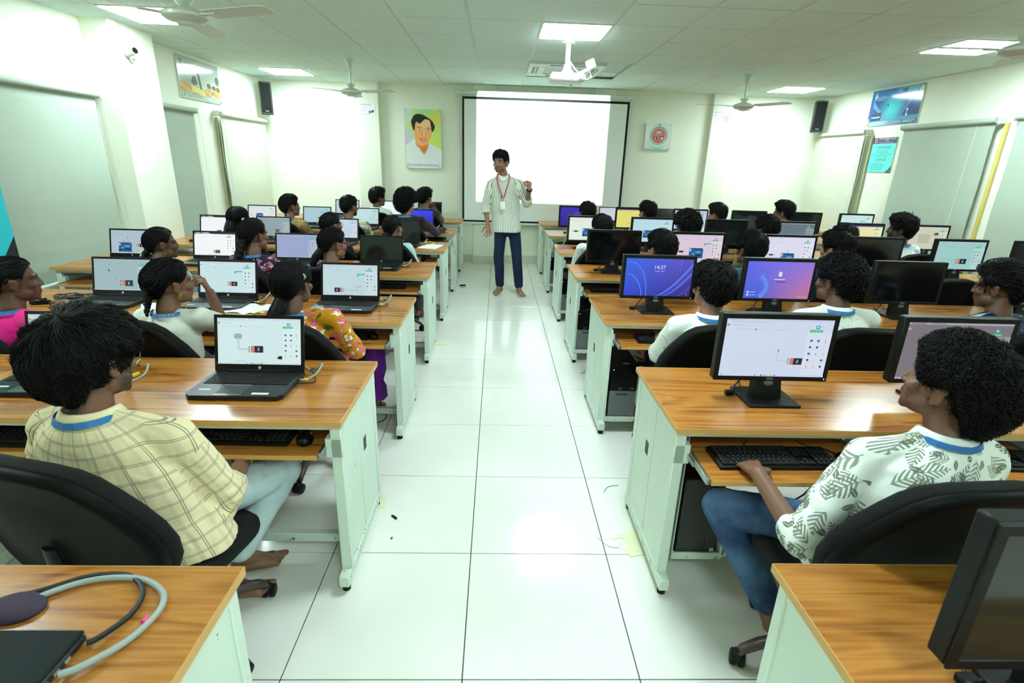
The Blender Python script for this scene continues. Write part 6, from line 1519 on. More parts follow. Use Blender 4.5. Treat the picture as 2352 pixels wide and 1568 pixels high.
    if fit > 1.1 and not stand:
        for sd in (-1, 1): m.ell(hip+Q @ Vector((sd*.10, .03, .015)), (.1, .125, .105), 16, 10, Q4)
    SL = {}
    for nm in 'LR':
        sh, el, wr_ = J['sh'+nm], J['el'+nm], J['wr'+nm]
        capsule(m, J['neck']+(sh-J['neck'])*.2+Vector((0, 0, -.022)), sh+Vector((0, 0, -.006)), .05*s_, .056*s_)
        if sleeve == 'none': SL[nm] = [sh, sh.lerp(el, .12)]; capsule(m, sh, sh.lerp(el, .1), .056*s_, .054*s_)
        elif sleeve == 'short': e_ = sh.lerp(el, .72); SL[nm] = [sh, e_]; capsule(m, sh, e_, .06*s_, .056*s_)
        elif sleeve == 'elbow': e_ = el.lerp(wr_, .12); SL[nm] = [sh, el, e_]; capsule(m, sh+Vector((0, 0, -.012)), el, .059*s_, .057*s_); capsule(m, el, e_, .056*s_, .055*s_)
        elif sleeve == 'fore': e_ = el.lerp(wr_, .38); SL[nm] = [sh, el, e_]; capsule(m, sh+Vector((0, 0, -.01)), el, .057*s_, .054*s_); capsule(m, el, e_, .053*s_, .047*s_)
        else: e_ = el.lerp(wr_, .93); SL[nm] = [sh, el, e_]; capsule(m, sh, el, .06*s_, .052*s_); capsule(m, el, e_, .05*s_, .036*s_)
        capsule(m, J['chest']+(sh-J['chest'])*.45, sh.lerp(el, .32), .06*s_, .05*s_)
        if sleeve in ('elbow', 'fore', 'short'): 
            a_ = SL[nm][-2]; e2 = SL[nm][-1]; d = (e2-a_).normalized(); capsule(m, e2-d*.03, e2, .058*s_, .058*s_)
    def spost(me, V, N):
        n = vnoise(V*np.array([9, 9, 17])+vnoise(V*6, 9)[:, None]*1.6, 5)*.75+vnoise(V*np.array([26, 26, 40])+vnoise(V*11, 2)[:, None]*1.5, 6)*.35+vnoise(V*70, 8)*.05; n = np.sign(n)*np.abs(n)**.8
        amp = np.full(len(V), wr)
        for nm in 'LR':
            pa = np.array(SL[nm][0]); pb = np.array(SL[nm][-1]); dd = np.linalg.norm(V-pb, axis=1); amp = amp+wr*1.1*np.exp(-(dd/.09)**2)
        V2 = V+N*(n*amp)[:, None]
        nl = len(me.loops); li = np.empty(nl, np.int32); me.loops.foreach_get('vertex_index', li); npg = len(me.polygons); ls = np.empty(npg, np.int32); lt = np.empty(npg, np.int32); me.polygons.foreach_get('loop_start', ls); me.polygons.foreach_get('loop_total', lt)
        pid = np.repeat(np.arange(npg), lt); cen = np.zeros((npg, 3)); np.add.at(cen, pid, V[li]); cen /= lt[:, None]
        Qi = np.array(Q.transposed())
        def tor(Pv):
            t = np.clip((Pv[:, 2]-p0.z)/max(p1.z-p0.z, .1), 0, 1); c = np.array(p0)[None]*(1-t[:, None])+np.array(p1)[None]*t[:, None]; l = (Pv-c)@Qi.T; ang = np.arctan2(l[:, 0], -(l[:, 1]+.0)); rad = np.hypot(l[:, 0], l[:, 1])
            return ang, np.stack([ang*.165, Pv[:, 2]+(.165-np.minimum(rad, .165))*.6], 1)
        UV = np.zeros((nl, 2)); ang, uvt = tor(V); a_l = ang[li].copy(); pa = tor(cen)[0][pid]; w0 = a_l-pa; a_l[w0 > PI] -= 2*PI; a_l[w0 < -PI] += 2*PI
        UV[:, 0] = a_l*.165; UV[:, 1] = uvt[li, 1]
        for q, nm in enumerate('LR'):
            sg = [np.array(k) for k in SL[nm]]; best = None; acc = 0
            def seg(Pv, a0, b0): ab = b0-a0; t = ((Pv-a0)@ab)/max(ab@ab, 1e-6); tc = np.clip(t, 0, 1.15); return np.linalg.norm(Pv-(a0+tc[:, None]*ab), axis=1), t
            dis = np.full(npg, 9.0); tot = np.zeros(npg)
            for i in range(len(sg)-1):
                dd, t = seg(cen, sg[i], sg[i+1]); ok = (dd < dis) & ((t > .22) | (i > 0)); dis = np.where(ok, dd, dis); tot = np.where(ok, i+1, tot)
            isarm = (dis < .078) & (tot > 0)
            for i in range(len(sg)-1):
                sel = isarm & (tot == i+1)
                if not sel.any(): continue
                ls_ = sel[pid]; ab = sg[i+1]-sg[i]; L_ = np.linalg.norm(ab); u_1 = ab/L_; Pv = V[li[ls_]]-sg[i]; h = Pv@u_1; e1 = np.cross(u_1, np.array([0, 1.0, .2])); e1 /= np.linalg.norm(e1); e2 = np.cross(u_1, e1); an = np.arctan2(Pv@e2, Pv@e1); Pc = (cen[pid[ls_]]-sg[i]); ac = np.arctan2(Pc@e2, Pc@e1); dlt = an-ac; an = np.where(dlt > PI, an-2*PI, np.where(dlt < -PI, an+2*PI, an))
                UV[ls_, 0] = 1.3+q*.7+an*.056; UV[ls_, 1] = .3-h-(0 if i == 0 else np.linalg.norm(sg[1]-sg[0]))
        uvl = me.uv_layers.new(name='UVMap'); uvl.data.foreach_set('uv', UV.astype(np.float32).ravel()); return V2
    volume('shirt', m, shirt, root, voxel*1.1, int(.05/voxel), spost)
    # --- rolled cuffs and collar ----------------------------------------
    if collar:
        nk = J['neck']; up = (Mh @ Vector((0, -.022, -.055))-nk).normalized(); q = []
        for (rx, ry, h, o) in ((.067, .064, -.022, 0), (.066, .063, .012, 0), (.064, .061, .02, 0), (.07, .068, .017, 0), (.087, .085, -.016, .0), (.084, .082, -.017, 0)):
            q.append([tuple(nk+Q @ Vector((math.cos(a)*rx*s_*1.03, math.sin(a)*ry*s_*1.03+.004, h-.016*max(0, math.sin(a))**2-.028*max(0, math.sin(a))**8-(.01*max(0, math.sin(a))**6 if h < 0 else 0)))) for a in [2*PI*k/32 for k in range(32)]])
        v, f = loft(q, cap=False); MB().add(v, f).build('collar', collar, root, smooth=True)
    if lanyard:
        nk = J['neck']; pts = []
        for k in range(17):
            a = R(-250+k*(320/16.0)) ; pts.append(nk+Q @ Vector((math.cos(a)*.083*s_, math.sin(a)*.078*s_-.002, -.006-.045*max(0, math.sin(a)+.1)+.004*abs(math.cos(a)))))
        for sgn, a in ((1, 0),): pts = [nk+Q @ Vector((-.03, .115, -.17))]+[nk+Q @ Vector((-.05, .10, -.1))]+pts+[nk+Q @ Vector((.05, .10, -.1)), nk+Q @ Vector((.03, .115, -.17))]
        ly = MB(); 
        for i in range(len(pts)-1):
            pass
        vs = []; 
        for i, p in enumerate(pts):
            out = (p-nk); out.z = 0; out.normalize(); vs += [tuple(p+Vector((0, 0, .0085))+out*.001), tuple(p+Vector((0, 0, -.0085))+out*.0065)]
        n_ = len(pts); vs += [tuple(Vector(q)-Vector(((Vector(q)-nk).x, (Vector(q)-nk).y, 0)).normalized()*.0018) for q in vs]
        ly.add(vs, [(2*i, 2*i+1, 2*i+3, 2*i+2) for i in range(n_-1)]+[(2*n_+2*i, 2*n_+2*i+2, 2*n_+2*i+3, 2*n_+2*i+1) for i in range(n_-1)]+[(2*i, 2*i+2, 2*n_+2*i+2, 2*n_+2*i) for i in range(n_-1)]+[(2*i+1, 2*n_+2*i+1, 2*n_+2*i+3, 2*i+3) for i in range(n_-1)])
        ly.build('lanyard', plain('lanyard_ribbon', lanyard, .5), root, smooth=False)
    # --- hair, eyes, glasses ----------------------------------------------
    if hair:
        kw = dict(n=500, ln=.05, seed=hair.seed); kw.update(hairkw or {}); V, F = hair_mesh(Mh, hs, hair, **kw); put(mesh_np('hair', V, F, HAIR), 'hair', root)
    if eyes:
        for sd in (-1, 1):
            e = MB().ell((0, 0, 0), (.0118, .0118, .0118), 14, 10); c = Vector((sd*.031, .0648, .004)); M2 = Mh @ Matrix.Scale(hs, 4) @ Matrix.Translation(c)
            o = put(MB().add([tuple(M2 @ Vector(p)) for p in e.v], e.f).mesh('eye', EYE, True), 'eye', root)
            i2 = MB().ell((0, .0092, 0), (.0068, .0034, .0068), 12, 8); put(MB().add([tuple(M2 @ Vector(p)) for p in i2.v], i2.f).mesh('iris', IRIS, True), 'iris', o)
    if glasses:
        g_ = MB(); 
        for sd in (-1, 1):
            pts = [(sd*.032+.021*math.copysign(abs(math.cos(a))**.7, math.cos(a)), .1, .002+.0155*math.copysign(abs(math.sin(a))**.7, math.sin(a))) for a in [2*PI*k/20 for k in range(20)]]; g_.tube([Mh @ (Vector(p)*hs) for p in pts], .0013 if glasses == 'thin' else .0022, 6, closed=True)
            g_.tube([Mh @ (Vector(p)*hs) for p in ((sd*.053, .099, .006), (sd*.078, .06, .008), (sd*.086, .0, .01), (sd*.085, -.022, -.002))], .0014 if glasses == 'thin' else .002, 6)
        g_.tube([Mh @ (Vector(p)*hs) for p in ((-.011, .101, .005), (0, .104, .007), (.011, .101, .005))], .0013, 6); g_.build('glasses', STEEL if glasses == 'thin' else plain('pink_frames', C(206, 90, 120), .35) if glasses == 'pink' else PLASTIC, root, smooth=True)
    if extra: extra(root, J, Mh, Q, base, hs)
    return root
def at_sleeve(): pass
# ---------------------------------------------------------------- who sits where
WHITE_C = cloth('white_cotton', C(226, 230, 224)); NAVY = cloth('navy_cotton', C(24, 40, 62)); TEAL_C = cloth('teal_cotton', C(40, 84, 92)); DKBLUE = cloth('dark_blue_cotton', C(30, 40, 60))
BLACKC = cloth('black_cotton', C(14, 15, 17)); MAROON = cloth('dark_maroon_knit', C(40, 30, 34)); DGREYC = cloth('dark_grey_cotton', C(54, 52, 52)); SKYC = cloth('pale_blue_cotton', C(168, 200, 208)); OLIVE = cloth('olive_cotton', C(120, 128, 84)); PINKC = cloth('pink_white_cotton', C(214, 150, 168), C(236, 214, 220)); MAGENTA = cloth('magenta_cotton', C(196, 14, 110)); CREAMC = cloth('cream_cotton', C(206, 208, 196), C(228, 228, 218)); PURPLE = cloth('purple_cotton', C(78, 30, 110))
BROWNPR = m_floral('brown_print', C(140, 118, 76), C(160, 138, 92), [C(96, 76, 46)], C(110, 92, 58), 30); MUSTARD = m_floral('mustard_with_pink_flowers', C(188, 122, 16), C(206, 142, 26), [C(232, 70, 150), C(236, 228, 214), C(226, 84, 170)], C(96, 92, 30), 24)
AQUA_PR = m_floral('pale_aqua_print', C(170, 200, 196), C(196, 216, 208), [C(226, 200, 120)], None, 20); NAVYL = m_floral('navy_with_white_lines', C(20, 44, 66), C(28, 54, 78), [C(26, 52, 76)], C(190, 206, 214), 12)
BLUEJ = m_denim('blue_denim', C(34, 54, 86), C(78, 108, 142)); PALEJ = m_denim('pale_denim', C(186, 206, 218), C(210, 226, 234)); DARKJ = m_denim('dark_navy_denim', C(20, 30, 54), C(30, 42, 70)); BLACKT = cloth('black_trousers', C(18, 19, 22)); GREYT = cloth('grey_trousers', C(60, 62, 66))
CHAIR0 = chair_proto('black office chair')
used = []
def chair(x, y, rz, label):
    if not used: CHAIR0.location = (x, y, 0); CHAIR0.rotation_euler.z = rz; CHAIR0['label'] = label; used.append(1); return CHAIR0
    return dup(CHAIR0, (x, y, 0), rz, label)
def spin(c, deg):
    for k in c.children:
        if k.name.split('.')[0] == 'leg': k.rotation_euler.z = R(deg)
    return c
def blob_chain(pts, rs, n=2, seed=1, wob=.012):
    """a plait: paired lobes crossing along a path"""
    m = MB(); P = [Vector(p) for p in pts]; L = len(pts)-1
    N = int((n+1.5)*L)
    for k in range(N):
        t = k/(N-1)*L; i = min(int(t), L-1); u = t-i; p = P[i].lerp(P[i+1], u); r = rs[i]+(rs[i+1]-rs[i])*u; d = (P[i+1]-P[i]).normalized(); s = Vector((1, 0, 0)); o = wob*(1 if k % 2 else -1)
        m.ell(p+s*o, (r*.8, r*.7, r*1.25), 10, 7, Matrix.Rotation(R(28)*(1 if k % 2 else -1), 4, 'Y'))
    return m
def tail(pts, rs, strands=60, seed=2):
    m = MB(); rg = random.Random(seed); P = [Vector(p) for p in pts]
    m.tube([p for p in P], [r*.8 for r in rs], 10)
    for k in range(strands):
        a = rg.uniform(0, 2*PI); q = rg.uniform(.6, 1.05); m.tube([P[i]+Vector((math.cos(a+.25*i)*rs[i]*q, math.sin(a+.25*i)*rs[i]*q*.8, 0)) for i in range(len(P))], [.0035]*(len(P)-1)+[.001], 4)
    return m
def earring(root, Mh, sides=(-1, 1), gold=True):
    for s in sides:
        m = MB(); m.tube([Mh @ Vector((s*.085+.0*math.cos(a), -.001+.008*math.cos(a), -.05+.01*math.sin(a))) for a in [2*PI*k/12 for k in range(12)]], .0018, 5, closed=True); m.ell(Mh @ Vector((s*.085, -.001, -.064)), (.004, .004, .008), 8, 6)
        m.build('earring', plain('gold', C(214, 170, 60), .25, .9), root)
def clip(root, Mh, p, col=(214, 206, 196)):
    m = MB(); 
    for k in range(5): a = 2*PI*k/5; m.ell(Mh @ Vector((p[0]+.009*math.cos(a), p[1], p[2]+.009*math.sin(a))), (.006, .006, .006), 8, 6)
    m.build('hair_clip', plain('clip_%d' % col[0], C(*col), .2, .6), root)
WT = dict(flow='tie', lift=.004, mess=.12, curl=0, wd=.0016, ln=.07)
def woman_hair(seed, **k): d = dict(top=.014, side=.010, back=.016, lump=.12, lfreq=6, seed=seed, low=.0, fringe=-.004); d.update(k); return Hair(**d)

# 1 the young man in the cream checked shirt
def ex_plaid(root, J, Mh, Q, base, hs):
    w_ = J['wrR']; MB().tube([w_+Vector((.028*math.cos(a), .004*math.sin(a*2), .028*math.sin(a))) for a in [2*PI*k/16 for k in range(16)]], .0025, 6, closed=True).build('bracelet', STEEL, root)
    a = Vector((-.905, -.215, .175))-base; MB().tube([a+Vector((.036*math.cos(t), .03*math.sin(t), .006*math.sin(t+1))) for t in [2*PI*k/18 for k in range(18)]], .003, 6, closed=True).build('anklet', STEEL, root)
WP = m_windowpane()
person('young man in a cream checked shirt and pale jeans wearing glasses', -.955, -.46, (-1.055, -.475, 1.07), WP, PALEJ, 'm', ty=R(-10), face=R(-17), pitch=R(-4), roll=R(-2), voxel=.0055, sleeve='elbow', wr=.0065, collar=cloth('cream_collar_cotton', C(224, 208, 168)), glasses='thin', beard=.75,
       hair=Hair(top=.046, side=.042, back=.05, lump=.42, lfreq=11, seed=11, fringe=.0, low=.014), hairkw=dict(n=11000, ln=.085, curl=.003, curlw=4, wd=.0011, lift=.012, mess=.3, flow='crown', segs=6),
       joints=dict(shR=(-.845, -.515, .865), elR=(-.775, -.415, .60), wrR=(-.82, -.2, .585), shL=(-1.225, -.47, .875), elL=(-1.33, -.42, .62), wrL=(-1.2, -.2, .575)),
       legs=dict(R=((-.955, -.43, .515), (-.735, -.075, .47), (-.895, -.23, .175), (.9, .45, -.05)), L=((-1.06, -.44, .53), (-1.12, -.06, .50), (-.93, -.30, .115), (.95, .25, -.02))), hem=.45, extra=ex_plaid, shirt_r=.022, fit=1.14, sw=.185)
# 2 the young man in the leafy shirt
LEAF = m_leafy()
person('young man in a white shirt printed with grey green leaves', 1.285, -.55, (1.43, -.50, 1.05), LEAF, BLUEJ, 'm', ty=R(6), face=R(36), pitch=R(10), roll=R(0), voxel=.005, sleeve='elbow', wr=.006, collar=WHITE_C, beard=.35,
       hair=Hair(top=.055, side=.048, back=.066, lump=.2, lfreq=9, seed=23, front=-.012), hairkw=dict(n=10500, ln=.03, curl=.005, curlw=9, wd=.00105, lift=.013, mess=1.2, flow='crown', segs=7),
       joints=dict(shL=(1.205, -.545, .84), elL=(1.03, -.60, .575), wrL=(.985, -.385, .668), shR=(1.575, -.55, .845), elR=(1.60, -.48, .585), wrR=(1.455, -.315, .662)),
       legs=dict(L=((1.25, -.52, .53), (.925, -.295, .475), (1.13, -.40, .10), (.3, .95, 0)), R=((1.42, -.52, .53), (1.48, -.13, .50), (1.42, -.26, .09), (.1, 1, 0))), hem=.44, shirt_r=.02, sw=.185, fit=1.16,
       handkw=dict(L=dict(f=(.06, .9, -.12), n=(-.12, .1, 1), s=(1, .1, .1), curl=(22, 38, 22), spread=.2, size=1.0, thumb=.7), R=dict(f=(-.5, .85, -.1), n=(0, .1, 1), s=(-.85, -.5, 0), curl=(18, 28, 16), spread=.22, size=.98)))
c_ = chair(-.985, -.45, R(-14), 'black office chair of the cream checked shirt man, backing on the closed laptop desk'); c_.scale = (1, 1, .965); spin(c_, 40)
c_ = chair(1.235, -.55, R(4), 'black office chair of the leafy shirt man, backing on the wood desk'); c_.scale = (1, 1, 1.005); spin(c_, 15)

# women and men on the laptop side
N2, N3, N4, N5, N6 = NEAR_L[2:]
person('young woman in a magenta top with a blue lanyard, at the picture edge', -2.35, N2-.27, (-2.31, N2-.26, 1.006), MAGENTA, BLACKT, 'd', True, sleeve='none', voxel=.0065, hair=woman_hair(31), hairkw=dict(n=900, tie=(0, -.9, -.5), extra=tail([(0, -.1, -.03), (0, -.135, -.09), (0, -.165, -.18), (0, -.17, -.3)], [.03, .034, .03, .016]), **WT),
       joints=dict(wrR=(-2.42, N2+.14, .785), elR=(-2.2, N2-.1, .72)), handkw=dict(R=dict(f=(-.8, .5, 0), n=(0, 0, 1), s=(-.5, -.8, 0))), face=R(-50))
chair(-2.36, N2-.27, R(-12), 'black office chair of the magenta top woman')
def ex_white(root, J, Mh, Q, base, hs):
    earring(root, Mh, (1,)); w_ = J['wrR']; 
    MB().tube([Mh @ Vector((.078*math.cos(a), -.022+.07*math.sin(a), -.132+.012*math.sin(a))) for a in [2*PI*k/28 for k in range(28)]], .0014, 5, closed=True).build('gold_chain', plain('gold', C(214, 170, 60), .25, .9), root)
    f = Flat(1, 1); f.text('COLLEGE', 0, 0, .016, C(214, 226, 236)); me = f.mb.mesh('lanyard_text', PRINT_M, False, False); put(me, 'lanyard_text', root, tuple(J['neck']+Vector((.036, -.0795, -.0))), (R(80), 0, R(28)))
    MB().ell(Mh @ Vector((.0, -.125, -.085)), (.014, .014, .012), 10, 8).build('hair_tie', BLACKC, root)
person('young woman in a white top holding a pen up to her chin', -1.55, N2-.26, (-1.545, N2-.26, 1.012), CREAMC, GREYT, 'm', True, sleeve='short', voxel=.0055, hair=woman_hair(32, lump=.3, lfreq=15, top=.018, side=.014, back=.024), hairkw=dict(n=1300, tie=(0, -.85, -.6), extra=blob_chain([(-.0, -.07, .06), (0, -.115, .0), (0, -.12, -.06), (0, -.125, -.1), (0, -.14, -.14)], [.02, .03, .026, .014, .012], 3), **dict(WT, lift=.007, mess=.25)),
       joints=dict(shR=(-1.405, N2-.30, .845), elR=(-1.425, N2-.06, .735), wrR=(-1.455, N2-.085, .925)), handkw=dict(R=dict(f=(-.35, -.1, .9), n=(.75, .45, .35), s=(-.3, .9, .1), curl=(35, 50, 30), spread=.1, thumb=.35, per=[(28, 40, 20), (46, 60, 35), (60, 70, 40), (66, 74, 45)])), extra=ex_white, face=R(-40), shirt_r=.0)
t = empty('pen', (-1.512, N2-.075, .955), 0, 'blue and black pen held by the white top woman', 'pen'); MB().tube([(.014, .0, .055), (.0, 0, .0)], .0045, 8).build('barrel', PLASTIC, t); MB().tube([(.0, 0, .0), (-.006, 0, -.028)], [.0048, .003], 8).build('cap', plain('blue_pen', C(40, 50, 220), .3), t)
chair(-1.56, N2-.27, R(-8), 'black office chair of the white top woman')
def ex_yellow(root, J, Mh, Q, base, hs):
    clip(root, Mh, (.087, -.03, .055)); 
person('young woman in a mustard kurta with pink and white flowers', -.89, N2-.27, (-.94, N2-.25, 1.018), MUSTARD, MAROON, 'd', True, sleeve='fore', voxel=.006, hair=woman_hair(33, top=.018, side=.016, back=.026, lump=.18), hairkw=dict(n=1800, tie=(0, -.9, -.5), extra=tail([(0, -.105, -.05), (0, -.135, -.1), (-.01, -.155, -.15), (-.01, -.16, -.215)], [.03, .044, .05, .022], 130), **dict(WT, lift=.006, mess=.2)), extra=ex_yellow, face=R(-18), fit=1.14, sw=.178,
       joints=dict(shR=(-.745, N2-.29, .865), elR=(-.665, N2-.18, .64), wrR=(-.80, N2+.04, .665)), legs=dict(R=((-.86, N2-.2, .53), (-.80, N2+.22, .52), (-.72, N2+.29, .09), (.3, 1, 0)), L=((-1.04, N2-.2, .53), (-1.06, N2+.2, .52), (-1.0, N2+.25, .09), (0, 1, 0))))
chair(-.89, N2-.27, R(-5), 'black office chair of the mustard floral woman')
m = MB(); rg = random.Random(4); v, f = loft([[(.05*s_*math.cos(a)+(.0 if z < .3 else -.03), .035*s_*math.sin(a)*(1+.3*math.sin(3*a)), z) for a in [2*PI*k/18 for k in range(18)]] for s_, z in ((.5, .0), (1, .03), (.9, .1), (.55, .14), (1.0, .22), (1.5, .34), (1.2, .42), (.4, .47))])
tag(m.add(v, f).build('scarf_end', cloth('bright_purple_cotton', C(104, 34, 140)), None, loc=(-.655, N2+.26, .14), smooth=True), 'purple scarf end hanging beside the knees of the mustard floral woman', 'scarf')
def ex_flow(root, J, Mh, Q, base, hs):
    earring(root, Mh, (1,), False)
    for k in range(14):
        a = k*.9; c = Mh @ Vector((-.035+.02*math.cos(a)-.01, -.125+.012*math.sin(a*1.7), -.075+.026*math.sin(a))); MB().ell(c, (.0095, .0095, .008), 7, 5).build('jasmine_flower', plain('jasmine', C(232, 228, 200), .7), root)
person('young woman with white flowers in her tied black hair', -2.38, N3-.25, (-2.36, N3-.25, .995), AQUA_PR, GREYT, 'd', True, sleeve='short', hair=woman_hair(34), hairkw=dict(n=700, tie=(0, -.9, -.5), extra=blob_chain([(0, -.1, -.04), (0, -.135, -.1), (0, -.165, -.18), (0, -.17, -.3)], [.03, .03, .026, .016]), **WT), extra=ex_flow, face=R(-52))
chair(-2.39, N3-.27, 0, 'black office chair of the woman with flowers in her hair')
PAIS = m_paisley()
person('young woman in a plum kurta with pale flowers and a long plait', -1.70, N3-.26, (-1.685, N3-.25, 1.075), PAIS, BLACKT, 'm', True, sleeve='elbow', voxel=.0065, hair=woman_hair(35, top=.016), hairkw=dict(n=1100, tie=(0, -.9, -.5), extra=blob_chain([(0, -.1, -.03), (.0, -.13, -.1), (-.005, -.165, -.18), (-.01, -.18, -.3), (-.01, -.18, -.42), (-.01, -.18, -.5)], [.036, .034, .03, .026, .02, .01], 3), **WT), extra=lambda root, J, Mh, Q, base, hs: clip(root, Mh, (-.02, -.06, .112), (226, 230, 230)), face=R(-32))
chair(-1.70, N3-.27, R(-5), 'black office chair of the plum kurta woman')
def ex_gl(root, J, Mh, Q, base, hs): earring(root, Mh, (1,)); v, f = loft([[tuple(J['neck']+Vector((.085+.05*k+(.02*math.cos(a)), -.04-.04*math.cos(a)+.03*(1-abs(k-1)), -.035-.05*k+.014*math.sin(a)))) for a in [2*PI*q/12 for q in range(12)]] for k in (-.6, 0, .6, 1.2, 1.8)]); MB().add(v, f).build('scarf', PURPLE, root, smooth=True)
person('young woman with pink framed glasses and a purple scarf', -1.13, N3-.26, (-1.115, N3-.25, 1.025), PAIS, BLACKT, 'm', True, sleeve='short', glasses='pink', hair=woman_hair(36), hairkw=dict(n=900, tie=(0, -.9, -.45), extra=tail([(0, -.105, -.04), (-.01, -.135, -.09), (-.02, -.15, -.14), (-.02, -.16, -.2)], [.028, .034, .026, .014]), **WT), extra=ex_gl, face=R(-46), pitch=R(-6))
chair(-1.14, N3-.27, 0, 'black office chair of the woman with pink framed glasses')
person('woman with loose straight black hair, seen from behind', -2.38, N4-.26, (-2.37, N4-.25, 1.045), BLACKC, BLACKT, 'm', True, hair=woman_hair(37, low=.03), hairkw=dict(n=500, ln=.12, flow='down', lift=.003, mess=.05, wd=.002, extra=tail([(0, -.07, .0), (0, -.1, -.08), (0, -.13, -.16), (0, -.15, -.26)], [.07, .075, .06, .03], 60)), face=R(-30))
chair(-2.38, N4-.27, 0, 'black office chair of the woman with loose black hair')
person('young woman in a black dress with glasses and a hair tie', -1.5, N4-.26, (-1.5, N4-.25, 1.01), BLACKC, BLACKT, 'm', True, glasses='thin', hair=woman_hair(38), hairkw=dict(n=500, tie=(0, -.9, -.45), extra=tail([(0, -.105, -.04), (-.01, -.13, -.09), (-.01, -.15, -.16)], [.026, .03, .016], 30), **WT), face=R(-44))
chair(-1.5, N4-.27, 0, 'black office chair of the black dress woman')
person('young woman in a pale blue top with a silver hair clip', -.915, N4-.26, (-.915, N4-.25, 1.0), SKYC, GREYT, 'm', True, sleeve='short', hair=woman_hair(39, side=.012), hairkw=dict(n=700, tie=(0, -.9, -.45), extra=tail([(0, -.105, -.04), (0, -.13, -.09), (0, -.145, -.15)], [.03, .034, .016], 40), **WT), extra=lambda root, J, Mh, Q, base, hs: clip(root, Mh, (-.02, -.03, .118), (200, 206, 206)), face=R(-26))
chair(-.92, N4-.27, R(-4), 'black office chair of the pale blue top woman')
MH = dict(n=750, ln=.05, mess=.4, lift=.01, wd=.0024, curl=.002)
person('young man in a brown printed shirt, hair combed back', -2.385, N5-.26, (-2.375, N5-.25, 1.055), BROWNPR, GREYT, 'm', hair=Hair(top=.03, side=0.019, back=0.024, seed=40, lump=.25, low=.012), hairkw=dict(n=700, ln=.07, flow='back', lift=.008, mess=.2, wd=.002), face=R(-48), sleeve='elbow')
chair(-2.37, N5-.27, R(-8), 'black office chair of the brown printed shirt man')
person('bearded man in an olive and white checked shirt', -1.685, N5-.26, (-1.68, N5-.25, 1.07), m_check(), GREYT, 'm', hair=Hair(top=.026, side=0.012, back=0.014, seed=41, lump=.15), hairkw=dict(n=700, ln=.03, mess=.4, lift=.006, wd=.002), beard=.95, face=R(-36), sleeve='elbow', fit=1.1, sw=.2)
chair(-1.80, N5-.30, R(22), 'black office chair of the olive checked shirt man')
person('young man in a dark maroon sweater with tight curly hair', -1.01, N5-.25, (-1.0, N5-.25, 1.125), MAROON, BLACKT, 'l', hair=Hair(top=.07, side=.05, back=.056, seed=42, lump=.2), hairkw=dict(n=1700, ln=.03, curl=.008, curlw=15, wd=.0028, lift=.016, mess=1.2), face=R(-22), sleeve='long', fit=1.05, sw=.19,
       joints=dict(elR=(-.68, N5-.06, .76), wrR=(-.60, N5+.12, .79)), handkw=dict(R=dict(f=(.1, 1, -.02), n=(0, 0, 1), s=(-1, .1, 0), curl=(10, 20, 10))))
chair(-.99, N5-.27, 0, 'black office chair of the maroon sweater man')
person('young man in a white shirt near the front wall', -1.63, N6-.26, (-1.625, N6-.25, 1.085), WHITE_C, GREYT, 'd', hair=Hair(top=.046, side=0.019, back=0.022, seed=43, lump=.3, front=.012), hairkw=dict(MH, n=600), face=R(-52), sleeve='elbow', lanyard=None, collar=WHITE_C)
chair(-1.62, N6-.27, 0, 'black office chair of the white shirt man near the front wall')
person('young man in a dark grey shirt near the front wall, hand to his mouth', -.96, N6-.26, (-.955, N6-.25, 1.1), DGREYC, BLACKT, 'm', hair=Hair(top=.046, side=0.016, back=0.019, seed=44, lump=.3, front=.014), hairkw=dict(MH, n=600), face=R(-34), sleeve='elbow',
       joints=dict(elR=(-.77, N6-.02, .78), wrR=(-.84, N6-.1, .95)), handkw=dict(R=dict(f=(-.3, 0, .9), n=(.6, .6, .2), s=(-.6, .5, 0), curl=(50, 70, 40), size=.9)))
chair(-.95, N6-.27, 0, 'black office chair of the dark grey shirt man near the front wall')

# people on the monitor side
M2, M3, M4_, M5 = NEAR_R[2:6]
FAINT = m_faint()
person('young man with wavy hair and a printed white collar, before the 14:37 monitor', 1.245, M2-.255, (1.25, M2-.25, 1.02), FAINT, DARKJ, 'l', ty=R(0), face=R(14), voxel=.0065, hair=Hair(top=.036, side=0.014, back=0.017, seed=50, lump=.35, lfreq=10, front=.01), hairkw=dict(n=1300, ln=.05, curl=.004, mess=.5, lift=.012, wd=.0024), collar=WHITE_C, sleeve='elbow')
spin(chair(1.20, M2-.265, R(3), 'black office chair of the wavy haired man before the 14:37 monitor'), -26)
person('young man in a white shirt with faint grey print', 1.945, M2-.26, (1.93, M2-.25, 1.078), FAINT, BLUEJ, 'd', face=R(26), ty=R(4), voxel=.0065, hair=Hair(top=.038, side=0.022, back=0.026, seed=51, lump=.3, lfreq=10), hairkw=dict(n=1700, ln=.035, curl=.006, curlw=11, wd=.0024, lift=.014, mess=.8), collar=WHITE_C, sleeve='elbow', sw=.2, fit=1.08)
chair(1.98, M2-.27, R(-4), 'black office chair of the faint print shirt man')
person('young man in a navy shirt with white lines, at the picture edge', 2.86, M2-.26, (2.83, M2-.25, 1.065), NAVYL, BLUEJ, 'd', face=R(36), ty=R(8), pitch=R(-6), voxel=.0065, hair=Hair(top=.04, side=0.020, back=0.029, seed=52, lump=.25, low=.01), hairkw=dict(n=1500, ln=.07, mess=.35, lift=.012, wd=.0024, flow='side'), sleeve='elbow', lanyard=None)
chair(2.93, M2-.27, R(-6), 'black office chair of the navy shirt man')
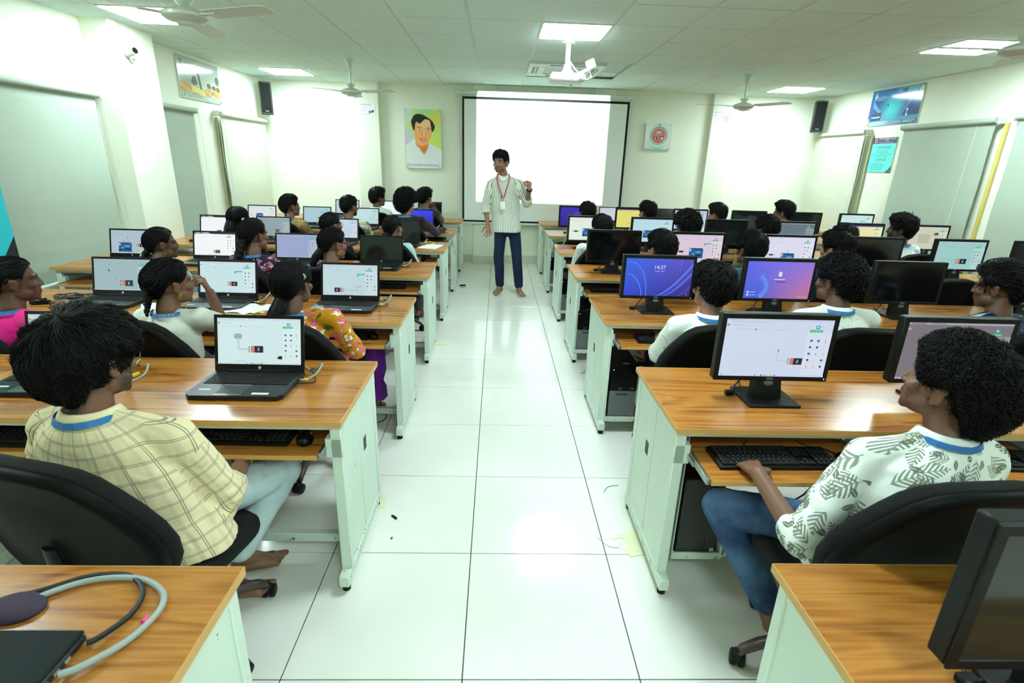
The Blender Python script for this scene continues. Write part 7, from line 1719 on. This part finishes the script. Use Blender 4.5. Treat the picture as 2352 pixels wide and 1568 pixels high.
person('young man with swept hair, above the 14:37 monitor', 1.345, M3-.26, (1.345, M3-.25, 1.035), DKBLUE, BLACKT, 'l', face=R(22), hair=Hair(top=.04, side=0.017, back=0.020, seed=53, lump=.3, front=.02), hairkw=dict(MH, n=900), joints=dict(elL=(1.13, M3-.1, .72), wrL=(1.24, M3-.14, .88)), handkw=dict(L=dict(f=(.3, 0, .9), n=(-.6, .4, .2), s=(.6, .5, 0), curl=(30, 50, 30), size=.9)))
chair(1.34, M3-.27, 0, 'black office chair of the swept hair man above the 14:37 monitor')
person('young man in a teal shirt', 2.03, M3-.26, (2.03, M3-.25, 1.048), TEAL_C, DARKJ, 'd', face=R(24), hair=Hair(top=.038, side=0.017, back=0.020, seed=54, lump=.35), hairkw=dict(MH, n=900, curl=.004), sleeve='elbow')
chair(2.03, M3-.27, 0, 'black office chair of the teal shirt man')
person('young man in a dark blue shirt with thick short hair', 2.72, M3-.26, (2.70, M3-.25, 1.065), DKBLUE, BLACKT, 'l', face=R(32), hair=Hair(top=.042, side=0.022, back=0.022, seed=55, lump=.3, front=.008), hairkw=dict(MH, n=1000), sleeve='elbow')
chair(2.73, M3-.27, 0, 'black office chair of the dark blue shirt man')
chair(3.42, M3-.22, R(6), 'empty black office chair between the dark blue shirt man and green tinted monitor')
chair(3.98, M3-.32, R(-8), 'empty black office chair before the green tinted monitor')
chair(4.84, M3-.30, R(10), 'empty black office chair at the picture edge by the wide blind')
chair(3.62, M2-.33, R(-12), 'empty black office chair behind the orange screen desk')
person('young man in a white ribbed sweater beside the aisle', 1.10, M4_-.25, (1.115, M4_-.25, 1.035), m_rib(), BLACKT, 'm', face=R(14), hair=Hair(top=.036, side=0.016, back=0.019, seed=56, lump=.15), hairkw=dict(n=900, ln=.07, mess=.25, lift=.006, wd=.002, flow='crown'), sleeve='long', lanyard=None, fit=1.05, sw=.19)
chair(1.12, M4_-.27, 0, 'black office chair of the ribbed sweater man')
person('young man with tight black curls', 1.955, M4_-.26, (1.955, M4_-.25, 1.08), WHITE_C, BLACKT, 'd', face=R(14), hair=Hair(top=.052, side=.042, back=.046, seed=57, lump=.25), hairkw=dict(n=1000, ln=.04, curl=.011, curlw=11, wd=.0036, lift=.014, mess=1.0))
chair(1.96, M4_-.27, 0, 'black office chair of the tight curls man')
person('young man with short curls and an olive collar', 2.76, M4_-.26, (2.755, M4_-.25, 1.065), OLIVE, BLACKT, 'm', face=R(26), hair=Hair(top=.042, side=0.020, back=0.022, seed=58, lump=.3), hairkw=dict(MH, n=800, curl=.005))
chair(2.76, M4_-.27, 0, 'black office chair of the olive collar man')
person('young man of whom only the curly top of the head shows', 3.55, M4_-.26, (3.55, M4_-.25, 1.0), NAVY, BLACKT, 'm', face=R(30), hair=Hair(top=.042, side=0.022, back=0.024, seed=59, lump=.3), hairkw=dict(MH, n=700, curl=.006, curlw=12))
chair(3.55, M4_-.27, 0, 'black office chair beyond the curly top of a head')
person('bearded young man in a white shirt with blue leaves', 4.15, M4_-.26, (4.115, M4_-.25, 1.105), m_bluedot(), BLUEJ, 'dd', face=R(58), ty=R(6), hair=Hair(top=.05, side=0.022, back=0.026, seed=60, lump=.35, front=.012), hairkw=dict(n=1100, ln=.045, curl=.006, curlw=10, wd=.0028, lift=.014, mess=.7), beard=.95, sleeve='elbow')
chair(4.16, M4_-.27, 0, 'black office chair of the bearded blue leaf shirt man')
person('young man in an olive top before the dark purple monitor', 1.17, M5-.25, (1.185, M5-.25, 1.065), OLIVE, BLACKT, 'd', face=R(14), hair=Hair(top=.032, side=0.013, back=0.016, seed=61, lump=.1), hairkw=dict(MH, n=600, curl=0), lanyard=None, sleeve='elbow')
chair(1.18, M5-.27, 0, 'black office chair of the olive top man')
person('young man in a pink and white shirt before the yellow monitor', 1.92, M5-.26, (1.92, M5-.25, 1.085), PINKC, BLACKT, 'l', face=R(28), hair=Hair(top=.04, side=0.012, back=0.013, seed=62, lump=.3, front=.01), hairkw=dict(MH, n=600), sleeve='elbow')
chair(1.92, M5-.27, 0, 'black office chair of the pink and white shirt man')
person('young man in a white shirt with a flat topped haircut', 2.79, M5-.26, (2.785, M5-.25, 1.085), WHITE_C, BLACKT, 'l', face=R(42), hair=Hair(top=.045, side=0.016, back=0.016, seed=63, lump=.08, front=.016), hairkw=dict(n=600, ln=.04, mess=.3, lift=.006, wd=.0022), sleeve='elbow', lanyard=None)
chair(2.79, M5-.27, 0, 'black office chair of the flat topped hair man')
person('young man in a white collar wearing glasses by the pale blind', 3.63, M5-.26, (3.61, M5-.25, 1.13), WHITE_C, BLACKT, 'm', face=R(52), glasses='dark', hair=Hair(top=.048, side=0.016, back=0.019, seed=64, lump=.35, front=.016), hairkw=dict(MH, n=650, curl=.004), sleeve='elbow', lanyard=None, collar=WHITE_C)
chair(3.63, M5-.27, 0, 'black office chair of the man with glasses by the pale blind')

# the teacher, standing barefoot in the aisle
def ex_teacher(root, J, Mh, Q, base, hs):
    w_ = J['wrL']; e = J['elL']; d = (w_-e).normalized(); p = w_-d*.012; a = d.cross(Vector((0, 1, 0))).normalized(); b2 = d.cross(a)
    MB().tube([p+a*(.031*math.cos(t))+b2*(.029*math.sin(t)) for t in [2*PI*k/20 for k in range(20)]], .0075, 8, closed=True, flat=1.5).cyl(p-b2*.03, p-b2*.043, .019, 16).build('wristwatch', PLASTIC, root)
    rl = plain('red_lanyard_ribbon', C(176, 62, 86), .5); m = MB(); nk = J['neck']
    for s in (-1, 1): m.tube([nk+Q @ Vector((s*.07, .03, .02)), nk+Q @ Vector((s*.076, .085, -.03)), nk+Q @ Vector((s*.058, .122, -.1)), nk+Q @ Vector((s*.03, .14, -.19)), nk+Q @ Vector((s*.006, .147, -.262))], .0075, 8, flat=.3)
    m.build('lanyard', rl, root, smooth=True)
    MB().box(-.028, -.002, -.045, .028, .002, .045, .0015).build('id_card', PAPER, root, loc=tuple(nk+Q @ Vector((0, .157, -.345))), rot=(R(4), 0, R(180)))
    MB().box(-.007, -.003, 0, .007, .003, .045).build('card_clip', STEEL, root, loc=tuple(nk+Q @ Vector((0, .153, -.3))))
    bm = MB(); pk = MB()
    for k in range(6): bm.cyl(nk+Q @ Vector((.0, .104+.03*math.sin(k/5*PI)+.012, -.07-k*.085)), nk+Q @ Vector((.0, .108+.03*math.sin(k/5*PI)+.014, -.07-k*.085)), .005, 8)
    bm.build('button', PAPER, root)
    for nm in 'LR':
        el, wr_ = J['el'+nm], J['wr'+nm]; d = (wr_-el).normalized(); c = el+d*(.075 if nm == 'R' else .06); MB().tube([c-d*.02, c-d*.018, c+d*.018, c+d*.02], [.05, .056, .056, .046], 18).build('rolled_cuff', cloth('striped_cuff_cotton', C(190, 192, 178), C(214, 216, 204)), root, smooth=True)
        an = Vector((.13, 4.84, .12) if nm == 'R' else (.375, 4.78, .12))-base
VST = m_vstripe()
TX = .215
person('teacher in a striped shirt and navy jeans standing barefoot in the aisle', TX, 4.84, (.112, 4.79, 1.622), VST, DARKJ, 'l', stand=True, seat=.92, ty=R(180), face=R(180-27), pitch=R(-3), voxel=.0055, sleeve='elbow', hem=.80, wr=.0055, collar=WHITE_C, lanyard=None, beard=.4, hs=1.0, group='teacher',
       hair=Hair(top=.032, side=0.009, back=0.012, seed=70, lump=.25, front=.014, fringe=.004), hairkw=dict(n=1500, ln=.035, mess=.5, lift=.008, wd=.002),
       joints=dict(neck=(.15, 4.845, 1.475), shR=(.0, 4.85, 1.37), elR=(-.065, 4.87, 1.11), wrR=(-.03, 4.80, .885), shL=(.345, 4.85, 1.385), elL=(.455, 4.87, 1.15), wrL=(.468, 4.70, 1.33), hip=(.205, 4.86, .92), chest=(.18, 4.87, 1.25)),
       handkw=dict(R=dict(f=(.12, -.35, -.95), n=(-.5, -.75, .2), s=(-.75, -.5, -.1), curl=(12, 16, 10), spread=.42, thumb=.9, size=1.0), L=dict(f=(-.15, .05, 1), n=(.35, -.9, 0), s=(-.9, -.35, 0), curl=(62, 80, 50), spread=.05, thumb=.3, size=.95)),
       legs=dict(R=((.135, 4.86, .88), (.115, 4.82, .48), (.14, 4.86, .09), (-.45, -.95, 0)), L=((.295, 4.86, .88), (.345, 4.79, .48), (.385, 4.80, .09), (.25, -.98, 0))), extra=ex_teacher, shirt_r=.022)
run_jobs()
